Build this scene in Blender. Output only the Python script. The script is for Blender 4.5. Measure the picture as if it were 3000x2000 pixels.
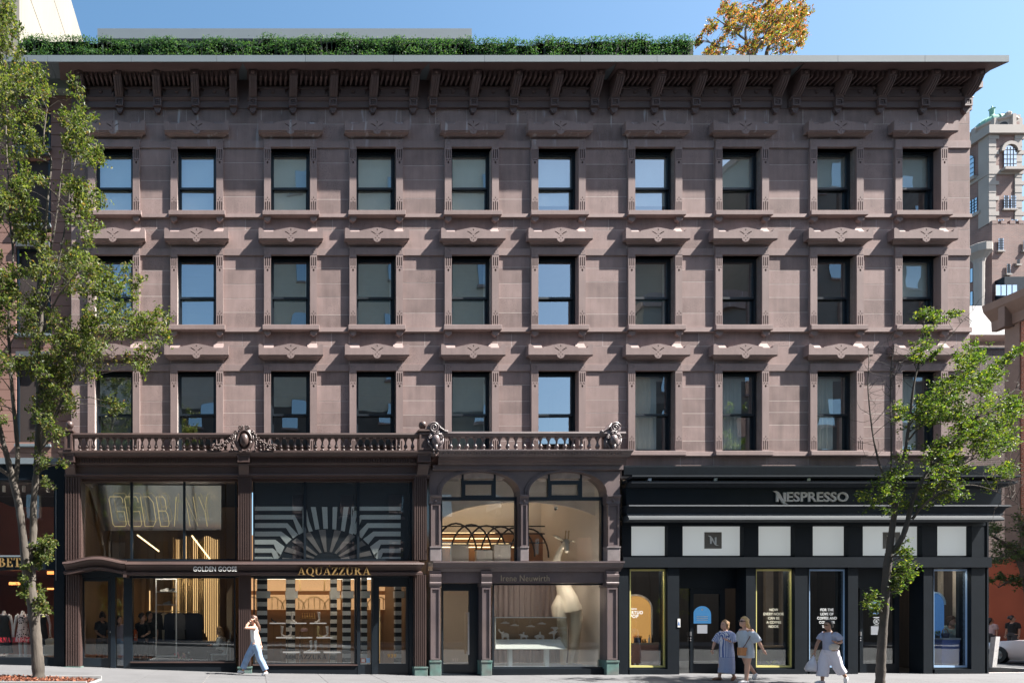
import bpy, math, random
from math import sin, cos, pi, radians, sqrt, atan2
from mathutils import Matrix, Vector, noise as mnoise
from mathutils.geometry import tessellate_polygon

for o in list(bpy.data.objects):
    bpy.data.objects.remove(o, do_unlink=True)
SC = bpy.context.scene
COL = SC.collection

# ------------------------------------------------------------------ camera
CAMD, EYE, FPX, VPX, VPY = 18.5, 1.63, 1850.0, 745.0, 1811.0
cam_d = bpy.data.cameras.new('camera'); cam = bpy.data.objects.new('camera', cam_d); COL.objects.link(cam)
cam.location = (0, -CAMD, EYE); cam.rotation_euler = (pi/2, 0, 0)
cam_d.sensor_width = 36.0; cam_d.lens = 36.0*FPX/3000.0
cam_d.shift_x = (1500-VPX)/3000.0; cam_d.shift_y = (VPY-1000)/3000.0
cam_d.clip_start = 0.1; cam_d.clip_end = 2000
SC.camera = cam

# ------------------------------------------------------------------ sky and sun
SUN = Vector((3.3, -1.0, 4.0)).normalized()          # towards the sun
el = math.asin(SUN.z); az = atan2(SUN.x, SUN.y)
world = bpy.data.worlds.new('World'); SC.world = world; world.use_nodes = True
wn = world.node_tree.nodes; wl = world.node_tree.links
sky = wn.new('ShaderNodeTexSky'); sky.sky_type = 'NISHITA'; sky.sun_disc = False
sky.sun_elevation = el; sky.sun_rotation = az; sky.altitude = 50; sky.air_density = 1.0; sky.dust_density = 1.5; sky.ozone_density = 1.0
bg = wn['Background']; bg.inputs['Strength'].default_value = 0.068
hs = wn.new('ShaderNodeHueSaturation'); hs.inputs['Saturation'].default_value = 1.15; hs.inputs['Hue'].default_value = .488; wl.new(sky.outputs[0], hs.inputs['Color']); wl.new(hs.outputs[0], bg.inputs[0])
sl = bpy.data.lights.new('sun', 'SUN'); sl.energy = 5.0; sl.angle = radians(0.5); sl.color = (1.0, 0.955, 0.89)
sun = bpy.data.objects.new('sun', sl); COL.objects.link(sun); sun.location = (40, -20, 60)
sun.rotation_euler = (-SUN).to_track_quat('-Z', 'Y').to_euler()
vs = SC.view_settings; vs.view_transform = 'Standard'; vs.look = 'None'; vs.exposure = 1.95; vs.gamma = 1.0; vs.use_curve_mapping = False
SC.render.engine = 'CYCLES'
SC.cycles.use_denoising = True
try: SC.cycles.denoiser = 'OPENIMAGEDENOISE'
except Exception: pass
SC.cycles.max_bounces = 10; SC.cycles.transparent_max_bounces = 16; SC.cycles.sample_clamp_indirect = 6.0
SC.cycles.caustics_reflective = False; SC.cycles.caustics_refractive = False

# ------------------------------------------------------------------ helpers
def FX(px, y=0.0): return (px-VPX)/FPX*(CAMD+y)
def FZ(py, y=0.0): return EYE+(VPY-py)/FPX*(CAMD+y)
WL = {}
def place(o, loc=(0,0,0), parent=None):
    COL.objects.link(o); o.location = loc; WL[o.name] = Vector(loc)
    if parent is not None:
        o.parent = parent; o.matrix_parent_inverse = Matrix.Translation(-WL[parent.name])
    return o
def tag(o, label=None, cat=None, group=None, kind=None):
    if label: o['label'] = label
    if cat: o['category'] = cat
    if group: o['group'] = group
    if kind: o['kind'] = kind
    return o
def thing(name, label, cat, loc=(0,0,0), group=None):
    return tag(place(bpy.data.objects.new(name, None), loc), label, cat, group)
def sub(name, parent, loc=None):
    return place(bpy.data.objects.new(name, None), loc if loc is not None else tuple(WL[parent.name]), parent)

class MB:
    def __init__(s): s.v = []; s.f = []; s.m = []; s.cur = 0
    def add(s, vs, fs):
        n = len(s.v); s.v += [tuple(p) for p in vs]; s.f += [tuple(i+n for i in f) for f in fs]; s.m += [s.cur]*len(fs); return s
    def box(s, x0, x1, y0, y1, z0, z1):
        if x0 > x1: x0, x1 = x1, x0
        if y0 > y1: y0, y1 = y1, y0
        if z0 > z1: z0, z1 = z1, z0
        return s.add([(x0,y0,z0),(x1,y0,z0),(x1,y1,z0),(x0,y1,z0),(x0,y0,z1),(x1,y0,z1),(x1,y1,z1),(x0,y1,z1)],
                     [(0,3,2,1),(4,5,6,7),(0,1,5,4),(1,2,6,5),(2,3,7,6),(3,0,4,7)])
    def bevbox(s, x0, x1, y0, y1, z0, z1, b=0.008):
        "block with chamfered front (-Y) edges"
        if x0 > x1: x0, x1 = x1, x0
        if z0 > z1: z0, z1 = z1, z0
        return s.add([(x0+b,y0,z0+b),(x1-b,y0,z0+b),(x1-b,y0,z1-b),(x0+b,y0,z1-b),
                      (x0,y0+b,z0),(x1,y0+b,z0),(x1,y0+b,z1),(x0,y0+b,z1),
                      (x0,y1,z0),(x1,y1,z0),(x1,y1,z1),(x0,y1,z1)],
                     [(0,1,2,3),(0,4,5,1),(1,5,6,2),(2,6,7,3),(3,7,4,0),(4,8,9,5),(5,9,10,6),(6,10,11,7),(7,11,8,4),(8,11,10,9)])
    def ring(s, x0, x1, y0, y1, z0, z1, w, wb=None, wt=None):
        "rectangular frame in the XZ plane"
        wb = w if wb is None else wb; wt = w if wt is None else wt
        s.box(x0, x0+w, y0, y1, z0, z1); s.box(x1-w, x1, y0, y1, z0, z1)
        s.box(x0+w, x1-w, y0, y1, z0, z0+wb); s.box(x0+w, x1-w, y0, y1, z1-wt, z1); return s
    def prism_y(s, pts, y0, y1):
        a = sum(pts[i][0]*pts[(i+1) % len(pts)][1]-pts[(i+1) % len(pts)][0]*pts[i][1] for i in range(len(pts)))
        if a < 0: pts = pts[::-1]
        n = len(pts)
        vs = [(x,y0,z) for x,z in pts]+[(x,y1,z) for x,z in pts]
        tri = tessellate_polygon([[Vector((x,z,0)) for x,z in pts]])
        fs = []
        for t in tri:
            p = [pts[i] for i in t]
            ar = (p[1][0]-p[0][0])*(p[2][1]-p[0][1])-(p[2][0]-p[0][0])*(p[1][1]-p[0][1])
            t = tuple(t) if ar > 0 else tuple(t)[::-1]
            fs.append(t); fs.append(tuple(i+n for i in t[::-1]))
        fs += [((i+1) % n, i, n+i, n+(i+1) % n) for i in range(n)]
        return s.add(vs, fs)
    def plate(s, outer, holes, y0, y1):
        "plate in XZ with holes cut through"
        loops = [outer]+holes
        tri = tessellate_polygon([[Vector((x,z,0)) for x,z in l] for l in loops])
        flat = [p for l in loops for p in l]; n = len(flat)
        vs = [(x,y0,z) for x,z in flat]+[(x,y1,z) for x,z in flat]; fs = []
        for t in tri:
            p = [flat[i] for i in t]
            ar = (p[1][0]-p[0][0])*(p[2][1]-p[0][1])-(p[2][0]-p[0][0])*(p[1][1]-p[0][1])
            t = tuple(t) if ar > 0 else tuple(t)[::-1]
            fs.append(t)
        k = 0
        for li, l in enumerate(loops):
            m = len(l)
            a = sum(l[i][0]*l[(i+1) % m][1]-l[(i+1) % m][0]*l[i][1] for i in range(m))
            pos = (a > 0) == (li == 0)
            for i in range(m):
                q = (k+(i+1) % m, k+i, n+k+i, n+k+(i+1) % m)
                fs.append(q if pos else q[::-1])
            k += m
        return s.add(vs, fs)
    def prism_x(s, prof, x0, x1, m0=0, m1=0, yref=0.0):
        "profile (y,z) run along X; m0/m1 mitre the ends so that returns meet"
        n = len(prof)
        a = sum(prof[i][0]*prof[(i+1) % n][1]-prof[(i+1) % n][0]*prof[i][1] for i in range(n))
        if a > 0: prof = prof[::-1]
        vs = [(x0-m0*(yref-y), y, z) for y,z in prof]+[(x1+m1*(yref-y), y, z) for y,z in prof]
        fs = [(i, (i+1) % n, n+(i+1) % n, n+i) for i in range(n)]
        tri = tessellate_polygon([[Vector((y,z,0)) for y,z in prof]])
        for t in tri:
            p = [prof[i] for i in t]
            ar = (p[1][0]-p[0][0])*(p[2][1]-p[0][1])-(p[2][0]-p[0][0])*(p[1][1]-p[0][1])
            t = tuple(t) if ar > 0 else tuple(t)[::-1]
            fs.append(t[::-1]); fs.append(tuple(i+n for i in t))
        return s.add(vs, fs)
    def lathe(s, prof, c=(0,0,0), n=12):
        vs = []; fs = []; k = len(prof)
        for r, z in prof:
            for i in range(n):
                a = 2*pi*i/n; vs.append((c[0]+r*cos(a), c[1]+r*sin(a), c[2]+z))
        for j in range(k-1):
            for i in range(n):
                i2 = (i+1) % n; fs.append((j*n+i, j*n+i2, (j+1)*n+i2, (j+1)*n+i))
        fs.append(tuple(range(n))[::-1]); fs.append(tuple((k-1)*n+i for i in range(n)))
        return s.add(vs, fs)
    def tube(s, pts, radii, n=8, caps=True):
        pts = [Vector(p) for p in pts]
        if not hasattr(radii, '__len__'): radii = [radii]*len(pts)
        vs = []; fs = []; prev = None
        for i, p in enumerate(pts):
            d = (pts[min(i+1, len(pts)-1)]-pts[max(i-1, 0)])
            if d.length < 1e-9: d = Vector((0,0,1))
            d.normalize()
            if prev is None:
                u = d.cross(Vector((0,1,0.01)))
                if u.length < .1: u = d.cross(Vector((1,0,0)))
            else: u = prev-d*prev.dot(d)
            u.normalize(); prev = u; w = d.cross(u)
            for k in range(n):
                a = 2*pi*k/n; vs.append(p+(u*cos(a)+w*sin(a))*radii[i])
        for j in range(len(pts)-1):
            for i in range(n):
                i2 = (i+1) % n; fs.append((j*n+i, j*n+i2, (j+1)*n+i2, (j+1)*n+i))
        if caps: fs.append(tuple(range(n))[::-1]); fs.append(tuple((len(pts)-1)*n+i for i in range(n)))
        return s.add(vs, fs)
    def loft(s, rings, n=14, caps=True):
        "rings: (cx,cy,cz,rx,ry)"
        vs = []; fs = []
        for cx, cy, cz, rx, ry in rings:
            for k in range(n):
                a = 2*pi*k/n; vs.append((cx+rx*cos(a), cy+ry*sin(a), cz))
        for j in range(len(rings)-1):
            for i in range(n):
                i2 = (i+1) % n; fs.append((j*n+i, j*n+i2, (j+1)*n+i2, (j+1)*n+i))
        if caps: fs.append(tuple(range(n))[::-1]); fs.append(tuple((len(rings)-1)*n+i for i in range(n)))
        return s.add(vs, fs)
    def ball(s, c, r, nu=12, nv=8):
        if not hasattr(r, '__len__'): r = (r, r, r)
        vs = [(c[0], c[1], c[2]-r[2])]; fs = []
        for j in range(1, nv):
            b = -pi/2+pi*j/nv
            for i in range(nu):
                a = 2*pi*i/nu; vs.append((c[0]+r[0]*cos(b)*cos(a), c[1]+r[1]*cos(b)*sin(a), c[2]+r[2]*sin(b)))
        vs.append((c[0], c[1], c[2]+r[2])); t = len(vs)-1
        for i in range(nu): fs.append((0, 1+(i+1) % nu, 1+i)); fs.append((t, 1+(nv-2)*nu+i, 1+(nv-2)*nu+(i+1) % nu))
        for j in range(nv-2):
            for i in range(nu):
                i2 = (i+1) % nu; fs.append((1+j*nu+i, 1+j*nu+i2, 1+(j+1)*nu+i2, 1+(j+1)*nu+i))
        return s.add(vs, fs)
    def arcband(s, cx, cz, r0, r1, a0, a1, n, y0, y1):
        "elliptic band between radii r0=(rx,rz) and r1, angles in degrees"
        pts = []
        for k in range(n+1):
            a = radians(a0+(a1-a0)*k/n); pts.append(((cx+r0[0]*cos(a), cz+r0[1]*sin(a)), (cx+r1[0]*cos(a), cz+r1[1]*sin(a))))
        for k in range(n):
            (p, q), (p2, q2) = pts[k], pts[k+1]
            s.add([(p[0],y0,p[1]),(q[0],y0,q[1]),(q2[0],y0,q2[1]),(p2[0],y0,p2[1]),(p[0],y1,p[1]),(q[0],y1,q[1]),(q2[0],y1,q2[1]),(p2[0],y1,p2[1])],
                  [(0,1,2,3),(7,6,5,4),(1,5,6,2),(0,3,7,4)]+([(0,4,5,1)] if k == 0 else [])+([(3,2,6,7)] if k == n-1 else []))
        return s
    def mesh(s, name, mat, smooth=False):
        me = bpy.data.meshes.new(name); me.from_pydata(s.v, [], s.f)
        mats = mat if isinstance(mat, (list, tuple)) else [mat]
        for m in mats: me.materials.append(m)
        if len(mats) > 1: me.polygons.foreach_set('material_index', s.m)
        if smooth: me.polygons.foreach_set('use_smooth', [True]*len(me.polygons))
        me.update(); return me
    def build(s, name, mat, parent=None, smooth=False, loc=(0,0,0)):
        return place(bpy.data.objects.new(name, s.mesh(name, mat, smooth)), loc, parent)
def inst(name, me, loc, parent=None, scale=None, rz=0):
    o = place(bpy.data.objects.new(name, me), loc, parent)
    if scale: o.scale = scale
    if rz: o.rotation_euler = (0,0,rz)
    return o
def autosmooth(o, ang=35):
    me = o.data
    me.polygons.foreach_set('use_smooth', [True]*len(me.polygons))
    try: me.set_sharp_from_angle(angle=radians(ang))
    except Exception: pass
    return o
def remesh(o, vox=.01, sm=2):
    m = o.modifiers.new('remesh', 'REMESH'); m.mode = 'VOXEL'; m.voxel_size = vox; m.use_smooth_shade = True
    if sm:
        k = o.modifiers.new('smooth', 'SMOOTH'); k.iterations = sm; k.factor = .5
    return o

# ------------------------------------------------------------------ materials
MATS = {}
def pm(name, col, rough=.6, metal=0.0, var=.12, vs=2.5, fine=.08, fs=60, bump=0.0, bs=120, objvar=0.0, spec=.5, stretch=(1,1,1), col2=None, spots=0.0, sps=8, coat=0.0, stain=0.0, streak=0.0):
    if name in MATS: return MATS[name]
    m = bpy.data.materials.new(name); m.use_nodes = True; nt = m.node_tree; N = nt.nodes; L = nt.links
    b = N['Principled BSDF']; b.inputs['Roughness'].default_value = rough; b.inputs['Metallic'].default_value = metal
    b.inputs['Specular IOR Level'].default_value = spec
    if coat: b.inputs['Coat Weight'].default_value = coat; b.inputs['Coat Roughness'].default_value = .1
    geo = N.new('ShaderNodeNewGeometry'); mp = N.new('ShaderNodeMapping'); mp.inputs['Scale'].default_value = stretch
    L.new(geo.outputs['Position'], mp.inputs['Vector'])
    oi = N.new('ShaderNodeObjectInfo')
    n1 = N.new('ShaderNodeTexNoise'); n1.inputs['Scale'].default_value = vs; n1.inputs['Detail'].default_value = 5; L.new(mp.outputs[0], n1.inputs['Vector'])
    n2 = N.new('ShaderNodeTexNoise'); n2.inputs['Scale'].default_value = fs; n2.inputs['Detail'].default_value = 3; L.new(mp.outputs[0], n2.inputs['Vector'])
    def math_(op, a, b_=None, c=None):
        q = N.new('ShaderNodeMath'); q.operation = op
        for i, z in enumerate((a, b_, c)):
            if z is None: continue
            if isinstance(z, (int, float)): q.inputs[i].default_value = z
            else: L.new(z, q.inputs[i])
        return q.outputs[0]
    f = math_('MULTIPLY_ADD', n1.outputs['Fac'], 2*var*2, 1-2*var)
    f = math_('ADD', f, math_('MULTIPLY_ADD', n2.outputs['Fac'], fine*2, -fine))
    if objvar: f = math_('ADD', f, math_('MULTIPLY_ADD', oi.outputs['Random'], objvar*2, -objvar))
    if streak:                                          # rain-washed vertical runs
        m3 = N.new('ShaderNodeMapping'); m3.inputs['Scale'].default_value = (4.5,4.5,.5); L.new(geo.outputs['Position'], m3.inputs['Vector'])
        ns = N.new('ShaderNodeTexNoise'); ns.inputs['Scale'].default_value = 1.3; ns.inputs['Detail'].default_value = 6; ns.inputs['Roughness'].default_value = .65; L.new(m3.outputs[0], ns.inputs['Vector'])
        f = math_('ADD', f, math_('MULTIPLY_ADD', ns.outputs['Fac'], streak*4, -streak*2))
    base = N.new('ShaderNodeRGB'); base.outputs[0].default_value = (*col, 1); src = base.outputs[0]
    if col2:
        mx = N.new('ShaderNodeMix'); mx.data_type = 'RGBA'; mx.inputs[6].default_value = (*col, 1); mx.inputs[7].default_value = (*col2, 1)
        n3 = N.new('ShaderNodeTexNoise'); n3.inputs['Scale'].default_value = vs*.6; n3.inputs['Detail'].default_value = 6; L.new(mp.outputs[0], n3.inputs['Vector'])
        cr = N.new('ShaderNodeValToRGB'); cr.color_ramp.elements[0].position = .4; cr.color_ramp.elements[1].position = .65; L.new(n3.outputs['Fac'], cr.inputs[0])
        L.new(cr.outputs[0], mx.inputs[0]); src = mx.outputs[2]
    vm = N.new('ShaderNodeVectorMath'); vm.operation = 'SCALE'; L.new(src, vm.inputs[0]); L.new(f, vm.inputs['Scale'])
    out = vm.outputs[0]
    if spots:
        v = N.new('ShaderNodeTexNoise'); v.inputs['Scale'].default_value = sps*9; v.inputs['Detail'].default_value = 4; L.new(mp.outputs[0], v.inputs['Vector'])
        w = N.new('ShaderNodeTexNoise'); w.inputs['Scale'].default_value = sps*.16; w.inputs['Detail'].default_value = 3; L.new(mp.outputs[0], w.inputs['Vector'])
        a = N.new('ShaderNodeMapRange'); a.inputs[1].default_value = .56; a.inputs[2].default_value = .64; L.new(v.outputs['Fac'], a.inputs[0])
        c = N.new('ShaderNodeMapRange'); c.inputs[1].default_value = .5; c.inputs[2].default_value = .62; L.new(w.outputs['Fac'], c.inputs[0])
        k = math_('MULTIPLY', a.outputs[0], c.outputs[0]); k = math_('MULTIPLY_ADD', k, -spots, 1.0)
        v2 = N.new('ShaderNodeVectorMath'); v2.operation = 'SCALE'; L.new(out, v2.inputs[0]); L.new(k, v2.inputs['Scale']); out = v2.outputs[0]
    if stain:                                           # pale lime runs below the top cornice, with a shape of their own
        m2 = N.new('ShaderNodeMapping'); m2.inputs['Scale'].default_value = (3.2,3.2,.35); L.new(geo.outputs['Position'], m2.inputs['Vector'])
        sn = N.new('ShaderNodeTexNoise'); sn.inputs['Scale'].default_value = 1.6; sn.inputs['Detail'].default_value = 5; L.new(m2.outputs[0], sn.inputs['Vector'])
        sr = N.new('ShaderNodeMapRange'); sr.inputs[1].default_value = .60; sr.inputs[2].default_value = .70; L.new(sn.outputs['Fac'], sr.inputs[0])
        sz = N.new('ShaderNodeSeparateXYZ'); L.new(geo.outputs['Position'], sz.inputs[0])
        z1_ = N.new('ShaderNodeMapRange'); z1_.inputs[1].default_value = 15.2; z1_.inputs[2].default_value = 16.1; L.new(sz.outputs[2], z1_.inputs[0])
        sm = math_('MULTIPLY', math_('MULTIPLY', sr.outputs[0], z1_.outputs[0]), stain)
        mx2 = N.new('ShaderNodeMix'); mx2.data_type = 'RGBA'; mx2.inputs[7].default_value = (.62,.62,.64,1); L.new(sm, mx2.inputs[0]); L.new(out, mx2.inputs[6]); out = mx2.outputs[2]
    L.new(out, b.inputs['Base Color'])
    if bump:
        bp = N.new('ShaderNodeBump'); bp.inputs['Strength'].default_value = bump; bp.inputs['Distance'].default_value = .02
        nb = N.new('ShaderNodeTexNoise'); nb.inputs['Scale'].default_value = bs; nb.inputs['Detail'].default_value = 4; L.new(mp.outputs[0], nb.inputs['Vector'])
        L.new(nb.outputs['Fac'], bp.inputs['Height']); L.new(bp.outputs[0], b.inputs['Normal'])
    MATS[name] = m; return m
def glass(name, refl=.12, tint=(.92,.95,.94), wav=0.0):
    if name in MATS: return MATS[name]
    m = bpy.data.materials.new(name); m.use_nodes = True; nt = m.node_tree; N = nt.nodes; L = nt.links
    N.remove(N['Principled BSDF']); out = N['Material Output']
    tr = N.new('ShaderNodeBsdfTransparent'); tr.inputs[0].default_value = (*tint, 1)
    gl = N.new('ShaderNodeBsdfGlossy'); gl.inputs['Roughness'].default_value = .0; gl.inputs['Color'].default_value = (.95,.98,1,1)
    ge = N.new('ShaderNodeNewGeometry'); dt = N.new('ShaderNodeVectorMath'); dt.operation = 'DOT_PRODUCT'; L.new(ge.outputs['Incoming'], dt.inputs[0]); L.new(ge.outputs['Normal'], dt.inputs[1])
    def mt(op, a, b=None):
        q = N.new('ShaderNodeMath'); q.operation = op
        for i, z in enumerate((a, b)):
            if z is None: continue
            if isinstance(z, (int, float)): q.inputs[i].default_value = z
            else: L.new(z, q.inputs[i])
        return q.outputs[0]
    sch = mt('POWER', mt('SUBTRACT', 1.0, mt('ABSOLUTE', dt.outputs['Value'])), 5.0)
    fac = mt('MULTIPLY', sch, 1.0-refl); fac = mt('ADD', fac, refl)
    mx = N.new('ShaderNodeMixShader'); L.new(fac, mx.inputs[0]); L.new(tr.outputs[0], mx.inputs[1]); L.new(gl.outputs[0], mx.inputs[2])
    if wav:
        geo = N.new('ShaderNodeNewGeometry'); nb = N.new('ShaderNodeTexNoise'); nb.inputs['Scale'].default_value = 1.1; nb.inputs['Detail'].default_value = 1
        L.new(geo.outputs['Position'], nb.inputs['Vector']); bp = N.new('ShaderNodeBump'); bp.inputs['Strength'].default_value = 1.0; bp.inputs['Distance'].default_value = wav
        L.new(nb.outputs['Fac'], bp.inputs['Height']); L.new(bp.outputs[0], gl.inputs['Normal'])
    L.new(mx.outputs[0], out.inputs[0]); MATS[name] = m; return m
def emit(name, col, st):
    if name in MATS: return MATS[name]
    m = bpy.data.materials.new(name); m.use_nodes = True; nt = m.node_tree; N = nt.nodes
    b = N['Principled BSDF']; b.inputs['Base Color'].default_value = (*[min(1, c*.6) for c in col], 1)
    b.inputs['Emission Color'].default_value = (*col, 1); b.inputs['Emission Strength'].default_value = st; b.inputs['Roughness'].default_value = .5
    MATS[name] = m; return m

STONE = pm('brownstone', (.256,.188,.176), .85, var=.17, vs=2.0, fine=.10, fs=45, bump=.25, bs=90, objvar=.17, spec=.25, spots=.65, sps=5, stain=.6, streak=.16)
TRIM = pm('dressed_brownstone', (.250,.187,.177), .8, var=.10, vs=1.6, fine=.08, fs=60, bump=.12, bs=140, objvar=.06, spec=.25, spots=.2, sps=5, stain=.7, streak=.10)
CORN = pm('painted_brown_cornice', (.125,.088,.086), .6, var=.12, vs=1.4, fine=.05, bump=.05, objvar=.04, spec=.4)
MORTAR = pm('pale_mortar', (.46,.40,.37), .9, var=.2, vs=6)
IRON = pm('dark_brown_iron', (.072,.046,.041), .42, var=.2, vs=1.2, fine=.1, fs=30, bump=.08, bs=50, spec=.5, objvar=.05)
IRON2 = pm('slate_brown_iron', (.125,.098,.10), .36, var=.22, vs=1.6, fine=.12, fs=25, bump=.08, bs=50, spec=.5, col2=(.15,.115,.11), spots=.15, sps=6)
NAVY = pm('navy_black_paint', (.006,.010,.015), .4, var=.15, spec=.22)
BLACKF = pm('black_window_frame', (.008,.014,.021), .35, var=.1, spec=.5)
GRAN = pm('black_granite', (.010,.0135,.018), .5, var=.15, vs=2, fine=.35, fs=220, spec=.13)
PATINA = pm('verdigris_base', (.10,.19,.17), .6, var=.25, vs=5, bump=.1, col2=(.13,.15,.14))
ZINC = pm('grey_zinc', (.15,.18,.20), .7, spec=.15, var=.06, vs=.7, fine=.03, objvar=.03)
UGLASS = glass('upper_window_glass', .36, (.86,.95,.95), wav=.0035)
SGLASS = glass('shop_glass', .10, (.93,.95,.94), wav=.0012)
GOLD = pm('gold_lettering', (.62,.40,.16), .38, metal=.75, var=.05)
BRASS = pm('brass', (.72,.47,.20), .28, metal=.9, var=.06)
STEEL = pm('brushed_steel', (.55,.55,.56), .3, metal=.95, var=.05)
WHITE = pm('white_paint', (.78,.77,.74), .5, var=.03)
CREAM = pm('cream_plaster', (.80,.72,.64), .8, var=.03)
DARKROOM = pm('dim_room_paint', (.30,.29,.27), .9, var=.05)
BLACK = pm('matt_black', (.012,.012,.013), .5, var=.1)
SKIN = pm('skin', (.58,.34,.25), .5, var=.06, vs=8, spec=.4)
SKIN2 = pm('tanned_skin', (.42,.235,.165), .5, var=.06, vs=8, spec=.4)

# ------------------------------------------------------------------ lettering
def _font_geo(s, offset=0.0, spacing=1.0):
    c = bpy.data.curves.new('lettering', 'FONT'); c.body = s; c.size = 1; c.offset = offset; c.space_character = spacing; c.resolution_u = 3; c.fill_mode = 'FRONT'
    o = bpy.data.objects.new('lettering', c); COL.objects.link(o)
    dg = bpy.context.evaluated_depsgraph_get(); me = bpy.data.meshes.new_from_object(o.evaluated_get(dg))
    vs = [(v.co.x, v.co.y) for v in me.vertices]; fs = [tuple(p.vertices) for p in me.polygons]
    bpy.data.objects.remove(o, do_unlink=True); bpy.data.curves.remove(c); bpy.data.meshes.remove(me)
    return vs, fs
FONTS = {}
for k, off, sp in (('GOLDEN GOOSE', .012, 1.05), ('Irene Neuwirth', -.004, 1.06), ('ESPRESSO', .02, 1.0), ('939', .03, 1.1), ('937', 0, 1.05), ('NOW\nEVERY NOOK\nCAN BE\nA COFFEE\nNOOK', .008, 1.02),
                   ('FOR THE\nLOVE OF\nCOFFEE AND\nCOUNTER\nSPACE', .008, 1.02), ('NEW', .01, 1.2), ('ERTUO', .02, 1.15), ('POP', .02, 1.15), ('B', .01, 1), ('A', .01, 1)):
    if '\n' in k:
        for ln in k.split('\n'): FONTS[ln] = _font_geo(ln, off, sp)
    else: FONTS[k] = _font_geo(k, off, sp)
def islands(vs, fs):
    par = list(range(len(vs)))
    def fd(a):
        while par[a] != a: par[a] = par[par[a]]; a = par[a]
        return a
    for f in fs:
        for i in f[1:]:
            a, b = fd(f[0]), fd(i)
            if a != b: par[a] = b
    g = {}
    for f in fs: g.setdefault(fd(f[0]), []).append(f)
    out = []
    for fl in g.values():
        xs = [vs[i][0] for f in fl for i in f]; out.append([min(xs), max(xs), fl])
    out.sort(key=lambda t: t[0]); mg = []
    for t in out:
        if mg and t[0] < mg[-1][1]-.25*(t[1]-t[0]): mg[-1][1] = max(mg[-1][1], t[1]); mg[-1][2] += t[2]
        else: mg.append(t)
    return [t[2] for t in mg]
def flatletters(vs, fs, x0, x1, z0, z1, y, th):
    "returns list of MB, one per letter, fitted into the box"
    xa, xb = min(v[0] for v in vs), max(v[0] for v in vs); za, zb = min(v[1] for v in vs), max(v[1] for v in vs)
    kx, kz = (x1-x0)/(xb-xa), (z1-z0)/(zb-za); res = []
    for fl in islands(vs, fs):
        ids = sorted({i for f in fl for i in f}); mp = {i: k for k, i in enumerate(ids)}; n = len(ids)
        P = [(x0+(vs[i][0]-xa)*kx, z0+(vs[i][1]-za)*kz) for i in ids]
        mb = MB(); F = []; edges = {}
        for f in fl:
            g = tuple(mp[i] for i in f)
            ar = sum(P[g[i]][0]*P[g[(i+1) % len(g)]][1]-P[g[(i+1) % len(g)]][0]*P[g[i]][1] for i in range(len(g)))
            if ar < 0: g = g[::-1]
            F.append(g)
            for i in range(len(g)): edges[(g[i], g[(i+1) % len(g)])] = 1
        S = [(b, a, n+a, n+b) for (a, b) in edges if (b, a) not in edges]
        mb.add([(x, y-th, z) for x, z in P]+[(x, y, z) for x, z in P], F+S); res.append(mb)
    return res
def sign_text(key, x0, x1, z0, z1, y, th, mat, parent, join=False, name='letter'):
    ls = flatletters(*FONTS[key], x0, x1, z0, z1, y, th)
    if join:
        m = MB()
        for l in ls: m.add(l.v, l.f)
        return m.build(name, mat, parent)
    for l in ls: l.build(name, mat, parent)
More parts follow.
